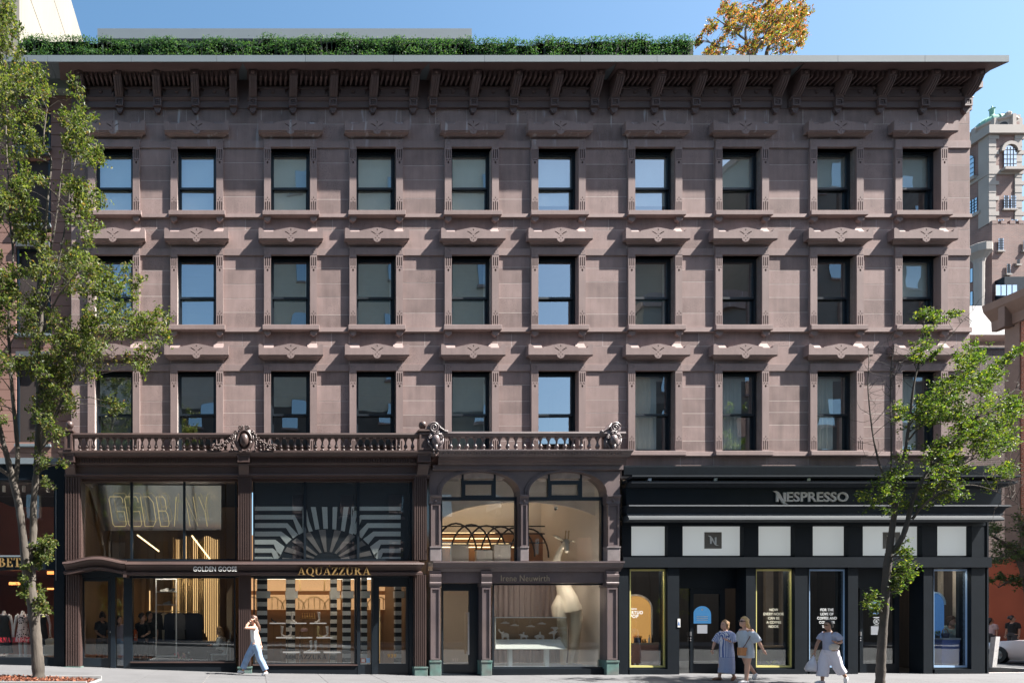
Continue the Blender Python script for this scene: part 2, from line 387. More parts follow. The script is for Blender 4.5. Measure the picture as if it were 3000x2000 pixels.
# high-contrast serif capitals, unit box 0..w by 0..1
def serif(ch):
    T, t, sv = .19, .05, .05; P = []
    def q(*p): P.append(list(p))
    def st(x0, x1, z0=0, z1=1): q((x0,z0),(x1,z0),(x1,z1),(x0,z1))
    def ser(x0, x1, z): st(x0, x1, z, z+sv)
    def bowl(cx, cz, rx, rz, a0, a1, thick, thin):
        n = 12
        for k in range(n):
            a, b = radians(a0+(a1-a0)*k/n), radians(a0+(a1-a0)*(k+1)/n)
            q((cx+rx*cos(a), cz+rz*sin(a)), (cx+rx*cos(b), cz+rz*sin(b)), (cx+(rx-thick)*cos(b), cz+(rz-thin)*sin(b)), (cx+(rx-thick)*cos(a), cz+(rz-thin)*sin(a)))
    w = .8
    if ch == 'A':
        w = .92; q((.10,0),(.16,0),(.46,.92),(.43,1)); q((.41,1),(.52,1),(.86,0),(.66,0)); st(.24,.64,.30,.35); ser(0,.28,0); ser(.54,.95,0)
    elif ch == 'Q':
        w = .98; bowl(.49,.5,.47,.51,0,360,T,t); q((.45,.02),(.62,.10),(.95,-.14),(1.0,-.22),(.80,-.2))
    elif ch == 'U':
        w = .92; st(.10,.10+T,.3,1); st(.74,.74+t,.3,1); bowl(.445,.3,.345,.32,180,360,T*.9,t); ser(0,.4,.95); ser(.63,.92,.95)
    elif ch == 'Z':
        w = .78; q((.02,.05),(.24,.05),(.76,.95),(.54,.95)); st(.06,.76,.95,1); st(.02,.74,0,.05); q((.06,.95),(.06,.72),(.1,.72),(.2,.95)); q((.74,.05),(.74,.3),(.70,.3),(.58,.05))
    elif ch == 'R':
        w = .95; st(.12,.12+T); bowl(.32,.76,.37,.24,-90,90,T,t); st(.3,.42,.95,1); st(.3,.42,.52,.57); q((.36,.52),(.55,.52),(.86,.03),(.66,.03)); ser(.02,.42,0); ser(.02,.34,.95); ser(.64,.95,0)
    elif ch == 'B':
        w = .82; st(.12,.12+T); bowl(.32,.76,.33,.24,-90,90,T,t); bowl(.34,.28,.42,.28,-90,90,T,t); ser(.02,.36,0); ser(.02,.36,.95); st(.3,.4,.52,.57)
    elif ch in 'EÊ':
        w = .76; st(.12,.12+T); st(.02,.70,0,.05); st(.02,.68,.95,1); st(.3,.52,.48,.53); q((.70,.05),(.70,.28),(.66,.28),(.54,.05)); q((.68,.95),(.68,.74),(.64,.74),(.53,.95)); st(.5,.54,.38,.64)
        if ch == 'Ê': q((.22,1.08),(.30,1.08),(.40,1.20),(.50,1.08),(.58,1.08),(.42,1.28),(.38,1.28))
    elif ch == 'T':
        w = .80; st(.31,.31+T,0,.95); st(.02,.78,.95,1); q((.02,.95),(.02,.72),(.06,.72),(.18,.95)); q((.78,.95),(.78,.72),(.74,.72),(.62,.95)); ser(.2,.6,0)
    elif ch == 'N':
        w = .95; st(.14,.19); q((.10,1),(.30,1),(.80,0),(.72,0)); st(.76,.81); ser(.02,.32,0); ser(.0,.2,.95); ser(.64,.94,.95)
    return w, P
def serif_text(s, x0, x1, z0, z1, y, th, mat, parent, join=False, gap=.08):
    tot = sum((serif(c)[0] if c != ' ' else .4)+gap for c in s)-gap; k = (x1-x0)/tot; h = z1-z0; x = x0; J = MB()
    for c in s:
        if c == ' ': x += (.4+gap)*k; continue
        w, polys = serif(c); mb = J if join else MB()
        for i, p in enumerate(polys):
            mb.prism_y([(x+a*k, z0+b*h) for a, b in p], y-th-.0004*(i % 7), y)
        if not join: mb.build('letter', mat, parent)
        x += (w+gap)*k
    if join: return J.build('lettering', mat, parent)
# ================================================================== ground
GP = [(-60,.34),(-8,.30),(-5.65,.24),(-.45,.05),(5.5,-.03),(10,.0),(24,.03),(60,.03)]
def GZ(x):
    for (a, za), (b, zb) in zip(GP, GP[1:]):
        if a <= x <= b: return za+(zb-za)*(x-a)/(b-a)
    return GP[0][1] if x < GP[0][0] else GP[-1][1]
ASPH = pm('asphalt', (.05,.051,.054), .85, var=.2, vs=.8, fine=.25, fs=120, bump=.2, bs=200)
CONC = pm('pavement_concrete', (.108,.108,.112), .85, var=.10, vs=1.5, fine=.10, fs=80, bump=.1, bs=160, objvar=.05, spots=.35, sps=2.2)
KERB = pm('granite_kerb', (.27,.27,.27), .8, var=.12, vs=4)
m = MB(); m.box(-500, 500, -400, 900, -.9, -.35); tag(m.build('ground', ASPH), kind='structure')
def strip(name, mat, x0, x1, y0, y1, dz, step=1.0, th=.3):
    m = MB(); xs = sorted({x0, x1, *[p[0] for p in GP if x0 < p[0] < x1]})
    for a, b in zip(xs, xs[1:]):
        za, zb = GZ(a)+dz, GZ(b)+dz
        m.add([(a,y0,za-th),(b,y0,zb-th),(b,y1,zb-th),(a,y1,za-th),(a,y0,za),(b,y0,zb),(b,y1,zb),(a,y1,za)],
              [(0,3,2,1),(4,5,6,7),(0,1,5,4),(2,3,7,6)]+([(3,0,4,7)] if a == x0 else [])+([(1,2,6,5)] if b == x1 else []))
    return tag(m.build(name, mat), kind='structure')
strip('road', ASPH, -60, 60, -18, -5.05, -.14)
m = MB(); m.box(-60, 60, -9.3, -9.15, .0, .06)
side_street = tag(MB().box(24.75, 31.4, -5.04, 120, -.3, -.11).build('side_street', ASPH), kind='structure')
sw = strip('sidewalk', MORTAR, -60, 24.6, -4.85, .55, -.012)
random.seed(4)
x = -9.0
while x < 24.5:
    w = 1.55
    for (ya, yb) in ((-4.85,-3.3),(-3.3,-1.75),(-1.75,-.2),(-.2,.3)):
        xb = min(x+w, 24.6); g = .006; za, zb = GZ(x), GZ(xb); mb = MB()
        mb.add([(x+g,ya+g,za-.05),(xb-g,ya+g,zb-.05),(xb-g,yb-g,zb-.05),(x+g,yb-g,za-.05),(x+g,ya+g,za),(xb-g,ya+g,zb),(xb-g,yb-g,zb),(x+g,yb-g,za)],
               [(4,5,6,7),(0,1,5,4),(1,2,6,5),(2,3,7,6),(3,0,4,7)])
        mb.build('paving_slab', CONC, sw)
    x += w
strip('kerb', KERB, -60, 24.6, -5.03, -4.86, .0)
tag(MB().box(24.61, 24.74, -5.03, 120, -.3, .03).build('kerb', KERB), kind='structure')
tag(MB().box(31.42, 31.56, -5.03, 120, -.3, .03).build('kerb', KERB), kind='structure')
tag(MB().box(31.57, 36, -5.03, 120, -.3, .025).build('side_street_sidewalk', CONC), kind='structure')
strip('far_sidewalk', CONC, -60, 60, -24, -18.05, .0)

# ================================================================== brownstone
COLW = [(259,410.5),(500.5,654),(773.5,928),(1023,1179),(1301,1458.7),(1554,1712),(1836.5,1994),(2091,2247),(2367.6,2523),(2616,2769)]
JW = .20; JP = -.078
ROWS = [dict(hood=(351,382,403), lint=(415,436), jamb=(436,626), sill=(626,639), belt=(630,641), mid=542, joints=(481,526,580)),
        dict(hood=(666,698,717), lint=(730,750), jamb=(750,958), sill=(958,972), belt=(961,975), mid=865, joints=(788,829,873,919)),
        dict(hood=(1006,1038.5,1053), lint=(1068,1088), jamb=(1088,1323), sill=(1324,1337), belt=(1324,1337), mid=1210, joints=(1131,1171,1211,1248,1287))]
XL, XR = FX(209.5), FX(2841); ZTOP = 17.38
house = thing('brownstone_building', 'long four-storey brownstone block with ten columns of hooded sash windows and bracketed cornice', 'building', ((XL+XR)/2, 1.0, 0))
rnd = random.Random(11)
def block(x0, x1, pz0, pz1, y0=0.0):
    g = .0055
    mb = MB().bevbox(x0+g, x1-g, y0-.0012+rnd.uniform(-.0012,.0008), .3, FZ(pz1)+g, FZ(pz0)-g, .002)
    mb.build('stone_block', STONE, house)
# mortar bed / core wall with openings
core = MB()
zs = [FZ(1400), *[z for r in ROWS[::-1] for z in (FZ(r['jamb'][1]), FZ(r['jamb'][0]))], FZ(308)]
px = [XL]+[v for a, b in COLW for v in (FX(a)+.2, FX(b)-.2)]+[XR]
for k in range(0, len(px), 2): core.box(px[k], px[k+1], .0, .42, zs[0], zs[-1])
for k in range(0, len(zs), 2):
    for a, b in COLW: core.box(FX(a)+.2, FX(b)-.2, .0003, .42, zs[k], zs[k+1])
core.box(XR-.4, XR, .42, 14, zs[0], ZTOP); core.box(XL, XL+.3, .42, 14, zs[0], ZTOP)
core.build('wall', MORTAR, house)
MB().box(XL, XR, .1, 14, ZTOP-.12, ZTOP+.05).build('roof', ZINC, house)
# piers
PE = [209.5]+[v for ab in COLW for v in ab]+[2841]
piers = [(PE[k], PE[k+1]) for k in range(0, len(PE), 2)]
for pi_, (a, b) in enumerate(piers):
    xa, xb = FX(a), FX(b); last = pi_ == len(piers)-1
    for ri, r in enumerate(ROWS):
        js = [r['jamb'][0]]+[j+rnd.uniform(-5,5) for j in r['joints']]+[r['belt'][0]]
        for j0, j1 in zip(js, js[1:]): block(xa, xb, j0, j1)
        # band between sill belt and next lintel
        if ri < 2:
            n = ROWS[ri+1]; mid = n['hood'][0]+8
            xm = xa+(xb-xa)*rnd.uniform(.42,.58)
            block(xa, xm, r['belt'][1], mid); block(xm, xb, r['belt'][1], mid); block(xa, xb, mid, n['lint'][0])
        else:
            block(xa, xb, r['belt'][1], 1366)
        # lintel belt and sill belt courses
        MB().bevbox(xa+.002, xb-.002, -.036, .2, FZ(r['lint'][1]), FZ(r['lint'][0]), .004).build('belt_course', TRIM, house)
        zt, zb = FZ(r['belt'][0]), FZ(r['belt'][1])
        MB().prism_x([(.1,zt+.02),(0,zt+.02),(-.06,zt),(-.066,zb+.01),(-.055,zb),(.1,zb)], xa+.002, xb-.002).build('belt_course', TRIM, house)
    block(xa, xb, 364, ROWS[0]['lint'][0])
# spandrels behind hoods / under sills
for a, b in COLW:
    xa, xb = FX(a), FX(b)
    for ri, r in enumerate(ROWS):
        if ri < 2: block(xa, xb, r['sill'][1]-4, ROWS[ri+1]['lint'][0]+1)
        else: block(xa, xb, r['sill'][1]-4, 1366)
    block(xa, xb, 364, ROWS[0]['lint'][0]+1)
# frieze blocks under the cornice
x = XL; fr = []
while x < XR-.3:
    x2 = min(XR, x+rnd.uniform(.85,1.25)); x2 = XR if XR-x2 < .5 else x2
    block(x, x2, 305, 364); x = x2
# ------------------------------------------------ window surrounds
def ell(cx, cz, rx, rz, n=10, a0=0): return [(cx+rx*cos(a0+2*pi*i/n), cz+rz*sin(a0+2*pi*i/n)) for i in range(n)]
def diamond(cx, cz, rx, rz): return [(cx-rx,cz),(cx-rx*.3,cz-rz*.3),(cx,cz-rz),(cx+rx*.3,cz-rz*.3),(cx+rx,cz),(cx+rx*.3,cz+rz*.3),(cx,cz+rz),(cx-rx*.3,cz+rz*.3)]
JM = {}
def jamb_mesh(h):
    k = round(h, 3)
    if k in JM: return JM[k]
    w = JW; H = []
    for i in (-1,0,1):
        x = i*.058; H.append([(x-.014,.05),(x+.014,.05),(x+.014,.30+.02*(i == 0)),(x-.014,.30+.02*(i == 0))])
        H.append([(x-.014,h-.33),(x+.014,h-.33),(x+.014,h-.07),(x-.014,h-.07)])
    for s in (-1,1):
        H.append([(s*.015,.345),(s*.04,.385),(s*.075,.36),(s*.07,.35),(s*.04,.365),(s*.025,.335)])
        H.append([(s*.012,h-.385),(s*.04,h-.355),(s*.078,h-.39),(s*.07,h-.40),(s*.04,h-.375),(s*.02,h-.405)])
    H.append(diamond(0,.42,.02,.04)); H.append([(0,h-.50),(.03,h-.455),(.012,h-.42),(-.012,h-.42),(-.03,h-.455)])
    mb = MB().plate([(-w/2,0),(w/2,0),(w/2,h),(-w/2,h)], H, JP, JP+.06)
    mb.box(-w/2, w/2, JP+.06, .22, 0, h)
    JM[k] = mb.mesh('jamb', TRIM); return JM[k]
def rosette_lintel(w, h):
    H = []
    for s in (-1,1):
        c = s*(w/2-.10)
        for k in range(8):
            a = k*pi/4; H.append(diamond(c+.055*cos(a), h/2+.055*sin(a), .016, .016))
    mb = MB().plate([(-w/2,0),(w/2,0),(w/2,h),(-w/2,h)], H, JP-.004, JP+.05); mb.box(-w/2, w/2, JP+.05, .22, 0, h)
    return mb
HP = -.205
def hood_mesh(w, h):
    "front plate with gable and scroll ends; origin bottom centre of the face"
    o = [(-w/2,0),(-.11,0)]+[(.11*cos(a), .11*.95*sin(a)) for a in [pi+pi*k/8 for k in range(1,8)]]+[(.11,0),(w/2,0),(w/2,h*.93),(w/2-.05,h*.97),(w/2-.12,h*.85),(w/2-.15,h*.70),(w/2-.16,h*.62),
         (w*.27,h*.62),(w*.27,h*.70),(.09,h*.97),(0,h),(-.09,h*.97),(-w*.27,h*.70),(-w*.27,h*.62),(-w/2+.16,h*.62),(-w/2+.15,h*.70),(-w/2+.12,h*.85),(-w/2+.05,h*.97),(-w/2,h*.93)]
    H = [diamond(0,h*.80,.022,.045), diamond(0,.07,.02,.03), diamond(0,-.055,.02,.03), diamond(-.05,.01,.03,.018), diamond(.05,.01,.03,.018)]
    for s in (-1,1):
        H.append([(s*.02,.115),(s*.05,h*.43),(s*.10,h*.56),(s*.17,h*.66),(s*.175,h*.60),(s*.12,h*.50),(s*.075,h*.40),(s*.045,.115)])
    mb = MB().plate(o, H, HP, HP+.06)
    mb.prism_y([(-w/2+.001,.001),(w/2-.001,.001),(w/2-.001,h*.62-.001),(-w/2+.001,h*.62-.001)], HP+.06, .05)
    for s in (-1,1):
        mb.prism_y([(s*(w/2-.001),h*.60),(s*(w/2-.15),h*.60),(s*(w/2-.12),h*.85),(s*(w/2-.05),h*.96),(s*(w/2-.001),h*.92)], HP+.06, .05)
    for s in (-1,1):                                    # weathered slope behind the low parts of the hood
        xa_, xb_ = sorted((s*(w*.262), s*(w/2-.152))); mb.prism_x([(HP+.062,h*.615),(.0,h*.62+.215),(.0,h*.5),(HP+.062,h*.5)], xa_, xb_)
    mb.prism_y([(-w*.265,h*.60),(w*.265,h*.60),(.09,h*.96),(0,h*.99),(-.09,h*.96)], HP+.06, .05)
    return mb
hd = {}
for ri, r in enumerate(ROWS):
    zt, zb, zs_ = FZ(r['hood'][0], HP), FZ(r['hood'][1], HP), FZ(r['hood'][2])
    for a, b in COLW:
        cx = FX((a+b)/2); w = FX(b)-FX(a)
        key = ri
        if key not in hd: hd[key] = autosmooth(hood_mesh(1.865, zt-zb).build('window_hood', TRIM, house, loc=(cx, 0, zb)), 30).data
        else: inst('window_hood', hd[key], (cx, 0, zb), house)
        # tapering bed mould under the hood
        mb = MB(); x0, x1 = cx-.90, cx+.90
        pr = [(HP+.02,zb),(HP+.03,zb-.03),(-.10,zb-.045),(-.06,zs_-.02),(-.015,zs_-.03),(.05,zs_-.03),(.05,zb)]
        mb.prism_x(pr, x0+.12, x1-.12, .9, .9, 0.0); mb.build('hood_bed_mould', TRIM, house)
        lz0, lz1 = FZ(r['lint'][1]), FZ(r['lint'][0])
        rosette_lintel(w, lz1-lz0).build('lintel', TRIM, house, loc=(cx, 0, lz0))
        j0, j1 = FZ(r['jamb'][1]), FZ(r['jamb'][0])
        for s in (-1,1): inst('jamb', jamb_mesh(j1-j0), (cx+s*(w/2-JW/2), 0, j0), house)
        s0, s1 = FZ(r['sill'][1]), FZ(r['sill'][0])
        MB().bevbox(cx-w/2-.05, cx+w/2+.06, -.165, .2, s0, s1, .008).build('sill', TRIM, house)
        if ri < 2:
            for s in (-1,1):
                bx = cx+s*(w/2-.10)
                mb = MB().prism_y([(bx-.095,s0),(bx+.095,s0),(bx+.095,s0-.10),(bx,s0-.17),(bx-.095,s0-.10)], -.10, .02); mb.build('sill_bracket', TRIM, house)
# ------------------------------------------------ sash windows
SHADE_P = pm('pale_roller_shade', (.88,.89,.83), .9, var=.03, spec=.1)
SHADE_G = pm('grey_roller_shade', (.24,.28,.27), .9, var=.05, fine=.06, fs=20, stretch=(.3,1,8), spec=.1)
CURT = pm('pale_curtain', (.82,.84,.82), .9, var=.05, spec=.1)
SPEC = {0: 'PPPPPPPHHH', 1: 'GGGGGNGNNH', 2: 'GNNNGNCCCC'}
for ri, r in enumerate(ROWS):
    z0, z1, zm = FZ(r['jamb'][1]), FZ(r['jamb'][0]), FZ(r['mid'])
    for ci, (a, b) in enumerate(COLW):
        x0, x1 = FX(a)+JW, FX(b)-JW
        wd = sub('window', house, ((x0+x1)/2, .3, z0))
        MB().ring(x0, x1, .135, .34, z0, z1, .05, .03, .045).build('frame', BLACKF, wd)
        MB().ring(x0+.05, x1-.05, .155, .205, zm-.03, z1-.045, .045, .06, .045).build('upper_sash', BLACKF, wd)
        MB().ring(x0+.05, x1-.05, .212, .265, z0+.03, zm+.04, .05, .05 if ri < 2 else .09, .05).build('lower_sash', BLACKF, wd)
        tl = rnd.uniform(-.004,.004); tl2 = rnd.uniform(-.006,.006); tz = rnd.uniform(-.003,.003)
        xa, xb = x0+.09, x1-.09
        MB().add([(xa,.18-tl-tz,zm+.02),(xb,.18+tl-tz,zm+.02),(xb,.18+tl+tz,z1-.085),(xa,.18-tl+tz,z1-.085)], [(0,1,2,3)]).build('pane', UGLASS, wd)
        MB().add([(xa,.238-tl2+tz,z0+.07),(xb,.238+tl2+tz,z0+.07),(xb,.238+tl2-tz,zm-.005),(xa,.238-tl2-tz,zm-.005)], [(0,1,2,3)]).build('pane', UGLASS, wd)
        k = SPEC[ri][ci]
        if k in 'PG':
            MB().box(x0+.0, x1-.0, .275 if k == 'P' else .36, .285 if k == 'P' else .365, z0+.03 if k == 'G' or ci < 5 else z0+.4, z1).build('roller_shade', SHADE_P if k == 'P' else SHADE_G, wd)
            if k == 'G':
                for s in (x0, x1-.1): MB().box(s, s+.10, .35, .358, z0, z1).build('blind_edge', SHADE_P, wd)
        elif k == 'H':
            MB().box(x0, x1, .275, .285, zm+rnd.uniform(-.02,.1), z1).build('roller_shade', SHADE_P, wd)
        elif k == 'C':
            mb = MB(); n = 40; xe = x1-.22-.1*rnd.random(); vsx = []
            for i in range(n+1):
                xx = x0-.02+(xe-x0)*i/n; yy = .33+.025*sin(i*1.9)+.02*sin(i*.7)
                mb.v += [(xx,yy,z0-.1),(xx,yy,z1-.12)]
            mb.f = [(2*i,2*i+2,2*i+3,2*i+1) for i in range(n)]; mb.m = [0]*n
            mb.build('curtain', CURT, wd, smooth=True); MB().box(x0-.1, x1+.1, .36, .44, z1-.13, z1-.07).build('curtain_rail', WHITE, wd)
# dim rooms behind the windows
rm = MB(); rm.box(XL+.3, XR-.4, 3.4, 3.5, FZ(1362), ZTOP-.15)
for pz in (1362, 1030, 690, 335): rm.box(XL+.3, XR-.4, .42, 3.4, FZ(pz)-.12, FZ(pz)+.0)
for a, b in piers[1:-1]: rm.box(FX((a+b)/2)-.04, FX((a+b)/2)+.04, .42, 3.4, FZ(1362), ZTOP-.15)
rm.build('inner_rooms', DARKROOM, house)
# ------------------------------------------------ main cornice
SEG = [(242,684),(741,1208),(1266,1736),(1795,2267),(2322,2822)]
zc0 = ZTOP
BR = MB()   # bracket, origin at wall, width .23
w = .115
BR.prism_x([(.02,16.30),(.02,17.33),(-.45,17.33),(-.455,17.15),(-.42,17.13),(-.36,17.02),(-.26,16.90),(-.17,16.82),(-.13,16.78),(-.13,16.75),(-.02,16.75)], -w, w)
BRM = BR.mesh('cornice_bracket', CORN)
FL = MB()
for i in (-1,0,1): FL.prism_x([(-.425,17.11),(-.365,17.0),(-.265,16.885),(-.175,16.805),(-.205,16.785),(-.305,16.875),(-.405,17.0),(-.465,17.11)], i*.065-.017, i*.065+.017)
FLM = FL.mesh('bracket_fluting', CORN)
BS = MB().ball((0,-.46,17.24), (.055,.03,.055), 12, 8); BSM = BS.mesh('bracket_boss', CORN, True)
LB = MB(); LB.ring(-.115,.115,-.15,-.02,16.53,16.745,.045); LB.box(-.07,.07,-.115,-.02,16.575,16.70)
for k in range(4):
    a = pi/4+k*pi/2; LB.prism_y(ell(.035*cos(a), 16.637+.035*sin(a), .022, .022, 8), -.14, -.11)
LBM = LB.mesh('bracket_block', CORN)
PD = MB().prism_y([(-.10,16.53),(.10,16.53),(.10,16.46),(.075,16.44)]+[(.07*cos(a), 16.43+.07*sin(a)) for a in [-pi*k/8 for k in range(9)]]+[(-.075,16.44),(-.10,16.46)], -.09, -.0)
PD.ball((0,-.09,16.42), (.022,.02,.022), 8, 6); PDM = PD.mesh('bracket_pendant', CORN)
MOM = MB().box(-.032,.032,-.40,-.06,17.20,17.35).box(-.026,.026,-.39,-.06,17.155,17.20).mesh('modillion', CORN)
for si, (a, b) in enumerate(SEG):
    xa, xb = FX(a), FX(b); bx = [xa+(xb-xa)*k/4 for k in range(5)]
    for x in bx:
        o = inst('cornice_bracket', BRM, (x,0,0), house)
        inst('bracket_fluting', FLM, (x,0,0), o); inst('bracket_boss', BSM, (x,0,0), o); inst('bracket_block', LBM, (x,0,0), o); inst('bracket_pendant', PDM, (x,0,0), o)
    for x, x2 in zip(bx, bx[1:]):
        n = 6; s0, s1 = x+w, x2-w
        for k in range(n): inst('modillion', MOM, (s0+(s1-s0)*(k+.75)/(n+.5), 0, 0), house)
        # frieze panel with ears and rosette
        pa, pb = s0+.05, s1-.05
        mb = MB().bevbox(pa+.05, pb-.05, -.10, 0, 16.865, 17.08, .02); mb.box(pa, pb, -.125, 0, 16.82, 16.864); mb.box(pa+.02, pb-.02, -.115, 0, 17.04, 17.075)
        mb.box(pa, pa+.05, -.11, 0, 16.865, 16.93); mb.box(pb-.05, pb, -.11, 0, 16.865, 16.93)
        mb.build('frieze_panel', CORN, house)
        c = (pa+pb)/2; rs = MB().prism_y(ell(c, 16.97, .06, .06, 14), -.13, -.09)
        for k in range(6): rs.ball((c+.035*cos(k*pi/3), -.135, 16.97+.035*sin(k*pi/3)), (.018,.015,.018), 6, 4)
        rs.build('frieze_rosette', CORN, house)
    ea, eb = xa-.16, xb+.16
    # bed mould above bracket heads, frieze backing, ledge and band
    MB().prism_x([(.02,17.345),(.02,17.375),(-.47,17.375),(-.485,17.36),(-.47,17.34),(-.46,17.335),(-.40,17.335),(-.40,17.35)], ea+.03, eb-.03).build('bed_mould', CORN, house)
    MB().prism_x([(.0,17.20),(-.05,17.18),(-.10,17.12),(-.11,17.08),(-.04,17.08),(-.02,16.8),(0,16.8)], ea+.05, eb-.05).build('frieze_backing', CORN, house)
    MB().prism_x([(0,16.80),(-.13,16.80),(-.135,16.775),(-.10,16.755),(-.10,16.735),(-.06,16.72),(-.06,16.56),(-.075,16.55),(-.075,16.535),(0,16.535)], ea, eb).build('frieze_ledge', CORN, house)
MB().box(XL, XR, -.018, .02, 16.54, 17.38).build('cornice_backing', CORN, house)
# soffit with pointed gaps between the five sections, then the zinc cap
gaps = [(SEG[k][1]+SEG[k+1][0])/2 for k in range(4)]
xs = [XL-.02]+[FX(g) for g in gaps]+[XR]
for k in range(5):
    xa, xb = xs[k], xs[k+1]; g = .115
    la = 0 if k == 0 else g; lb = 0 if k == 4 else g
    ma = .55 if k == 0 else 0; mb_ = 1 if k == 4 else 0
    top, bot = 17.383, 17.35; OV = .78
    P = [(xa+la-(.3 if k == 0 else 0),.0,0),(xb-lb,.0,0),(xb-lb,-.36,0)]+([(xb,-OV+.02,1)] if k < 4 else [(xb+.16,-.36,0),(xb+.21,-OV+.02,1)])+([(xa,-OV+.02,1)] if k > 0 else [(xa-.12,-OV+.02,1)])+([(xa+la,-.36,0)] if k > 0 else [])
    vs_ = [(p[0],p[1],top-.115*p[2]) for p in P]+[(p[0],p[1],bot-.115*p[2]) for p in P]; n = len(P)
    if k == 4: P = None
    mbx = MB(); a_ = sum(vs_[i][0]*vs_[(i+1) % n][1]-vs_[(i+1) % n][0]*vs_[i][1] for i in range(n))
    fs_ = [tuple(range(n)) if a_ > 0 else tuple(range(n))[::-1], tuple(range(n, 2*n))[::-1] if a_ > 0 else tuple(range(n, 2*n))]
    fs_ += [(i, n+i, n+(i+1) % n, (i+1) % n) if a_ > 0 else ((i+1) % n, n+(i+1) % n, n+i, i) for i in range(n)]
    mbx.add(vs_, fs_); mbx.build('cornice_soffit', CORN, house)
x = FX(80,-.6)
cuts = [FX(p, -.78) for p in (80,140,384,635,895,1153,1420,1700,1925,2196,2455,2710,2957)]
for a, b in zip(cuts, cuts[1:]):
    cp = MB(); cp.box(a+.004, b-.004, -.78, -.74, FZ(181,-.78), FZ(162,-.78)); cp.box(a+.004, b-.004, -.7399, .9, 17.39, FZ(162,-.78)-.002); cp.build('cornice_cap', ZINC, house)
MB().box(FX(2957,-.78)-1.0, FX(2957,-.78)-.006, .91, 14, 17.39, FZ(162,-.78)).build('cornice_cap', ZINC, house)
# corner return of the cornice along the side street
mb = MB(); mb.box(XR, XR+.10, .02, 12, 16.535, 16.8); mb.box(XR, XR+.42, .02, 12, 17.2, 17.38); mb.box(XR, XR+.06, .02, 12, 16.8, 17.2); mb.build('side_cornice', CORN, house)
# ================================================================== brown iron shopfront (two shops)
def fluted(mb, x0, x1, yf, z0, z1, n=6):
    "fluted pilaster shaft: backing plus ribs"
    mb.box(x0, x1, yf+.035, .3, z0, z1); w = (x1-x0)/n
    for k in range(n): mb.box(x0+w*(k+.12), x0+w*(k+.62), yf, yf+.034, z0+.01, z1-.01)
ironA = thing('iron_shopfront', 'dark brown cast iron shopfront with fluted pilasters and dentil cornice, spanning two shops', 'shopfront', (FX(715), 0, .05))
YA = -.22
for (a, b) in ((190,236),(697,738),(1214,1252)):
    xa, xb = FX(a, YA), FX(b, YA); zg = min(GZ(xa), GZ(xb))
    p = MB(); fluted(p, xa, xb, YA, FZ(1640, YA), FZ(1392, YA)); p.build('upper_pilaster', IRON, ironA)
    p = MB(); fluted(p, xa+.02, xb-.02, YA, FZ(1950), FZ(1683)); p.build('lower_pilaster', IRON, ironA)
    p = MB(); p.bevbox(xa, xb, YA-.03, .3, zg-.1, FZ(1954), .01); p.box(xa-.015, xb+.015, YA-.045, .3, FZ(1954), FZ(1950)); p.build('pilaster_base', PATINA, ironA)
# consoles and their panel blocks
for (a, b) in ((186,219),(697,731),(1224,1260)):
    y = -.42; xa, xb = FX(a, y), FX(b, y)
    c = MB(); c.prism_x([(.0,FZ(1356,y)),(y,FZ(1356,y)),(y-.01,FZ(1360,y)),(y+.02,FZ(1366,y)),(y+.10,FZ(1374,y)),(YA-.02,FZ(1386,y)),(YA-.02,FZ(1390,y)),(0,FZ(1390,y))], xa+.02, xb-.02); c.build('console', IRON, ironA)
    c = MB(); c.ring(xa-.01, xb+.01, y-.05, y, FZ(1354,y), FZ(1327,y), .045); c.box(xa, xb, y-.02, 0, FZ(1354,y)+.002, FZ(1327,y)-.002); c.build('console_panel', IRON, ironA)
xa, xb = FX(196), FX(1254)
zt = lambda py: FZ(py, -.3)
MB().prism_x([(.3,zt(1324)),(-.50,zt(1324)),(-.50,zt(1329)),(-.46,zt(1333)),(-.43,zt(1339)),(-.33,zt(1341)),(.3,zt(1341))], xa-.1, xb+.1).build('cornice', IRON, ironA)
MB().prism_x([(.3,zt(1341)),(-.27,zt(1341)),(-.27,zt(1355)),(-.25,zt(1359)),(-.25,zt(1362)),(-.20,zt(1364)),(-.20,zt(1384)),(-.24,zt(1386)),(-.25,zt(1390)),(-.20,zt(1393)),(-.20,zt(1398)),(-.05,zt(1398)),(-.05,zt(1404)),(.3,zt(1404))], xa, xb).build('frieze', IRON, ironA)
dm = MB().box(-.022,.022,-.32,-.26,0,.13).mesh('dentil', IRON)
n = 0; px_ = 222
while px_ < 1222:
    if not (692 < px_ < 736): inst('dentil', dm, (FX(px_,-.3), 0, zt(1354)), ironA)
    px_ += 7.4
# middle cornice with the arched hood over the left door
def midprof(z): return [(.25,z(1641)),(-.30,z(1641)),(-.30,z(1644.5)),(-.52,z(1648)),(-.54,z(1653)),(-.48,z(1656)),(-.40,z(1664)),(-.36,z(1671)),(-.42,z(1674)),(-.46,z(1676)),(-.46,z(1683)),(.25,z(1683))]
zm = lambda py: FZ(py, -.45)
MB().prism_x(midprof(zm), FX(368,-.45), FX(1222,-.45), 0, .35, 0).build('middle_cornice', IRON, ironA)
mb = MB(); prof = midprof(zm); n = 18; xs_ = [FX(196,-.45)+(FX(366,-.45)-FX(196,-.45))*k/n for k in range(n+1)]; L = len(prof)
def bul(t): return .02+.13*(sin(pi*min(1,max(0,(t-.02)/.96)))**1.3)
for k, x in enumerate(xs_):
    for y, z in prof: mb.v.append((x-(.10*(-y)/.5 if k == 0 else 0), y*(1.0), z+bul(k/n)*(1 if True else 0)))
for k in range(n):
    for i in range(L):
        i2 = (i+1) % L; mb.f.append((k*L+i2, k*L+i, (k+1)*L+i, (k+1)*L+i2)); mb.m.append(0)
tri = tessellate_polygon([[Vector((y,z,0)) for y,z in prof]])
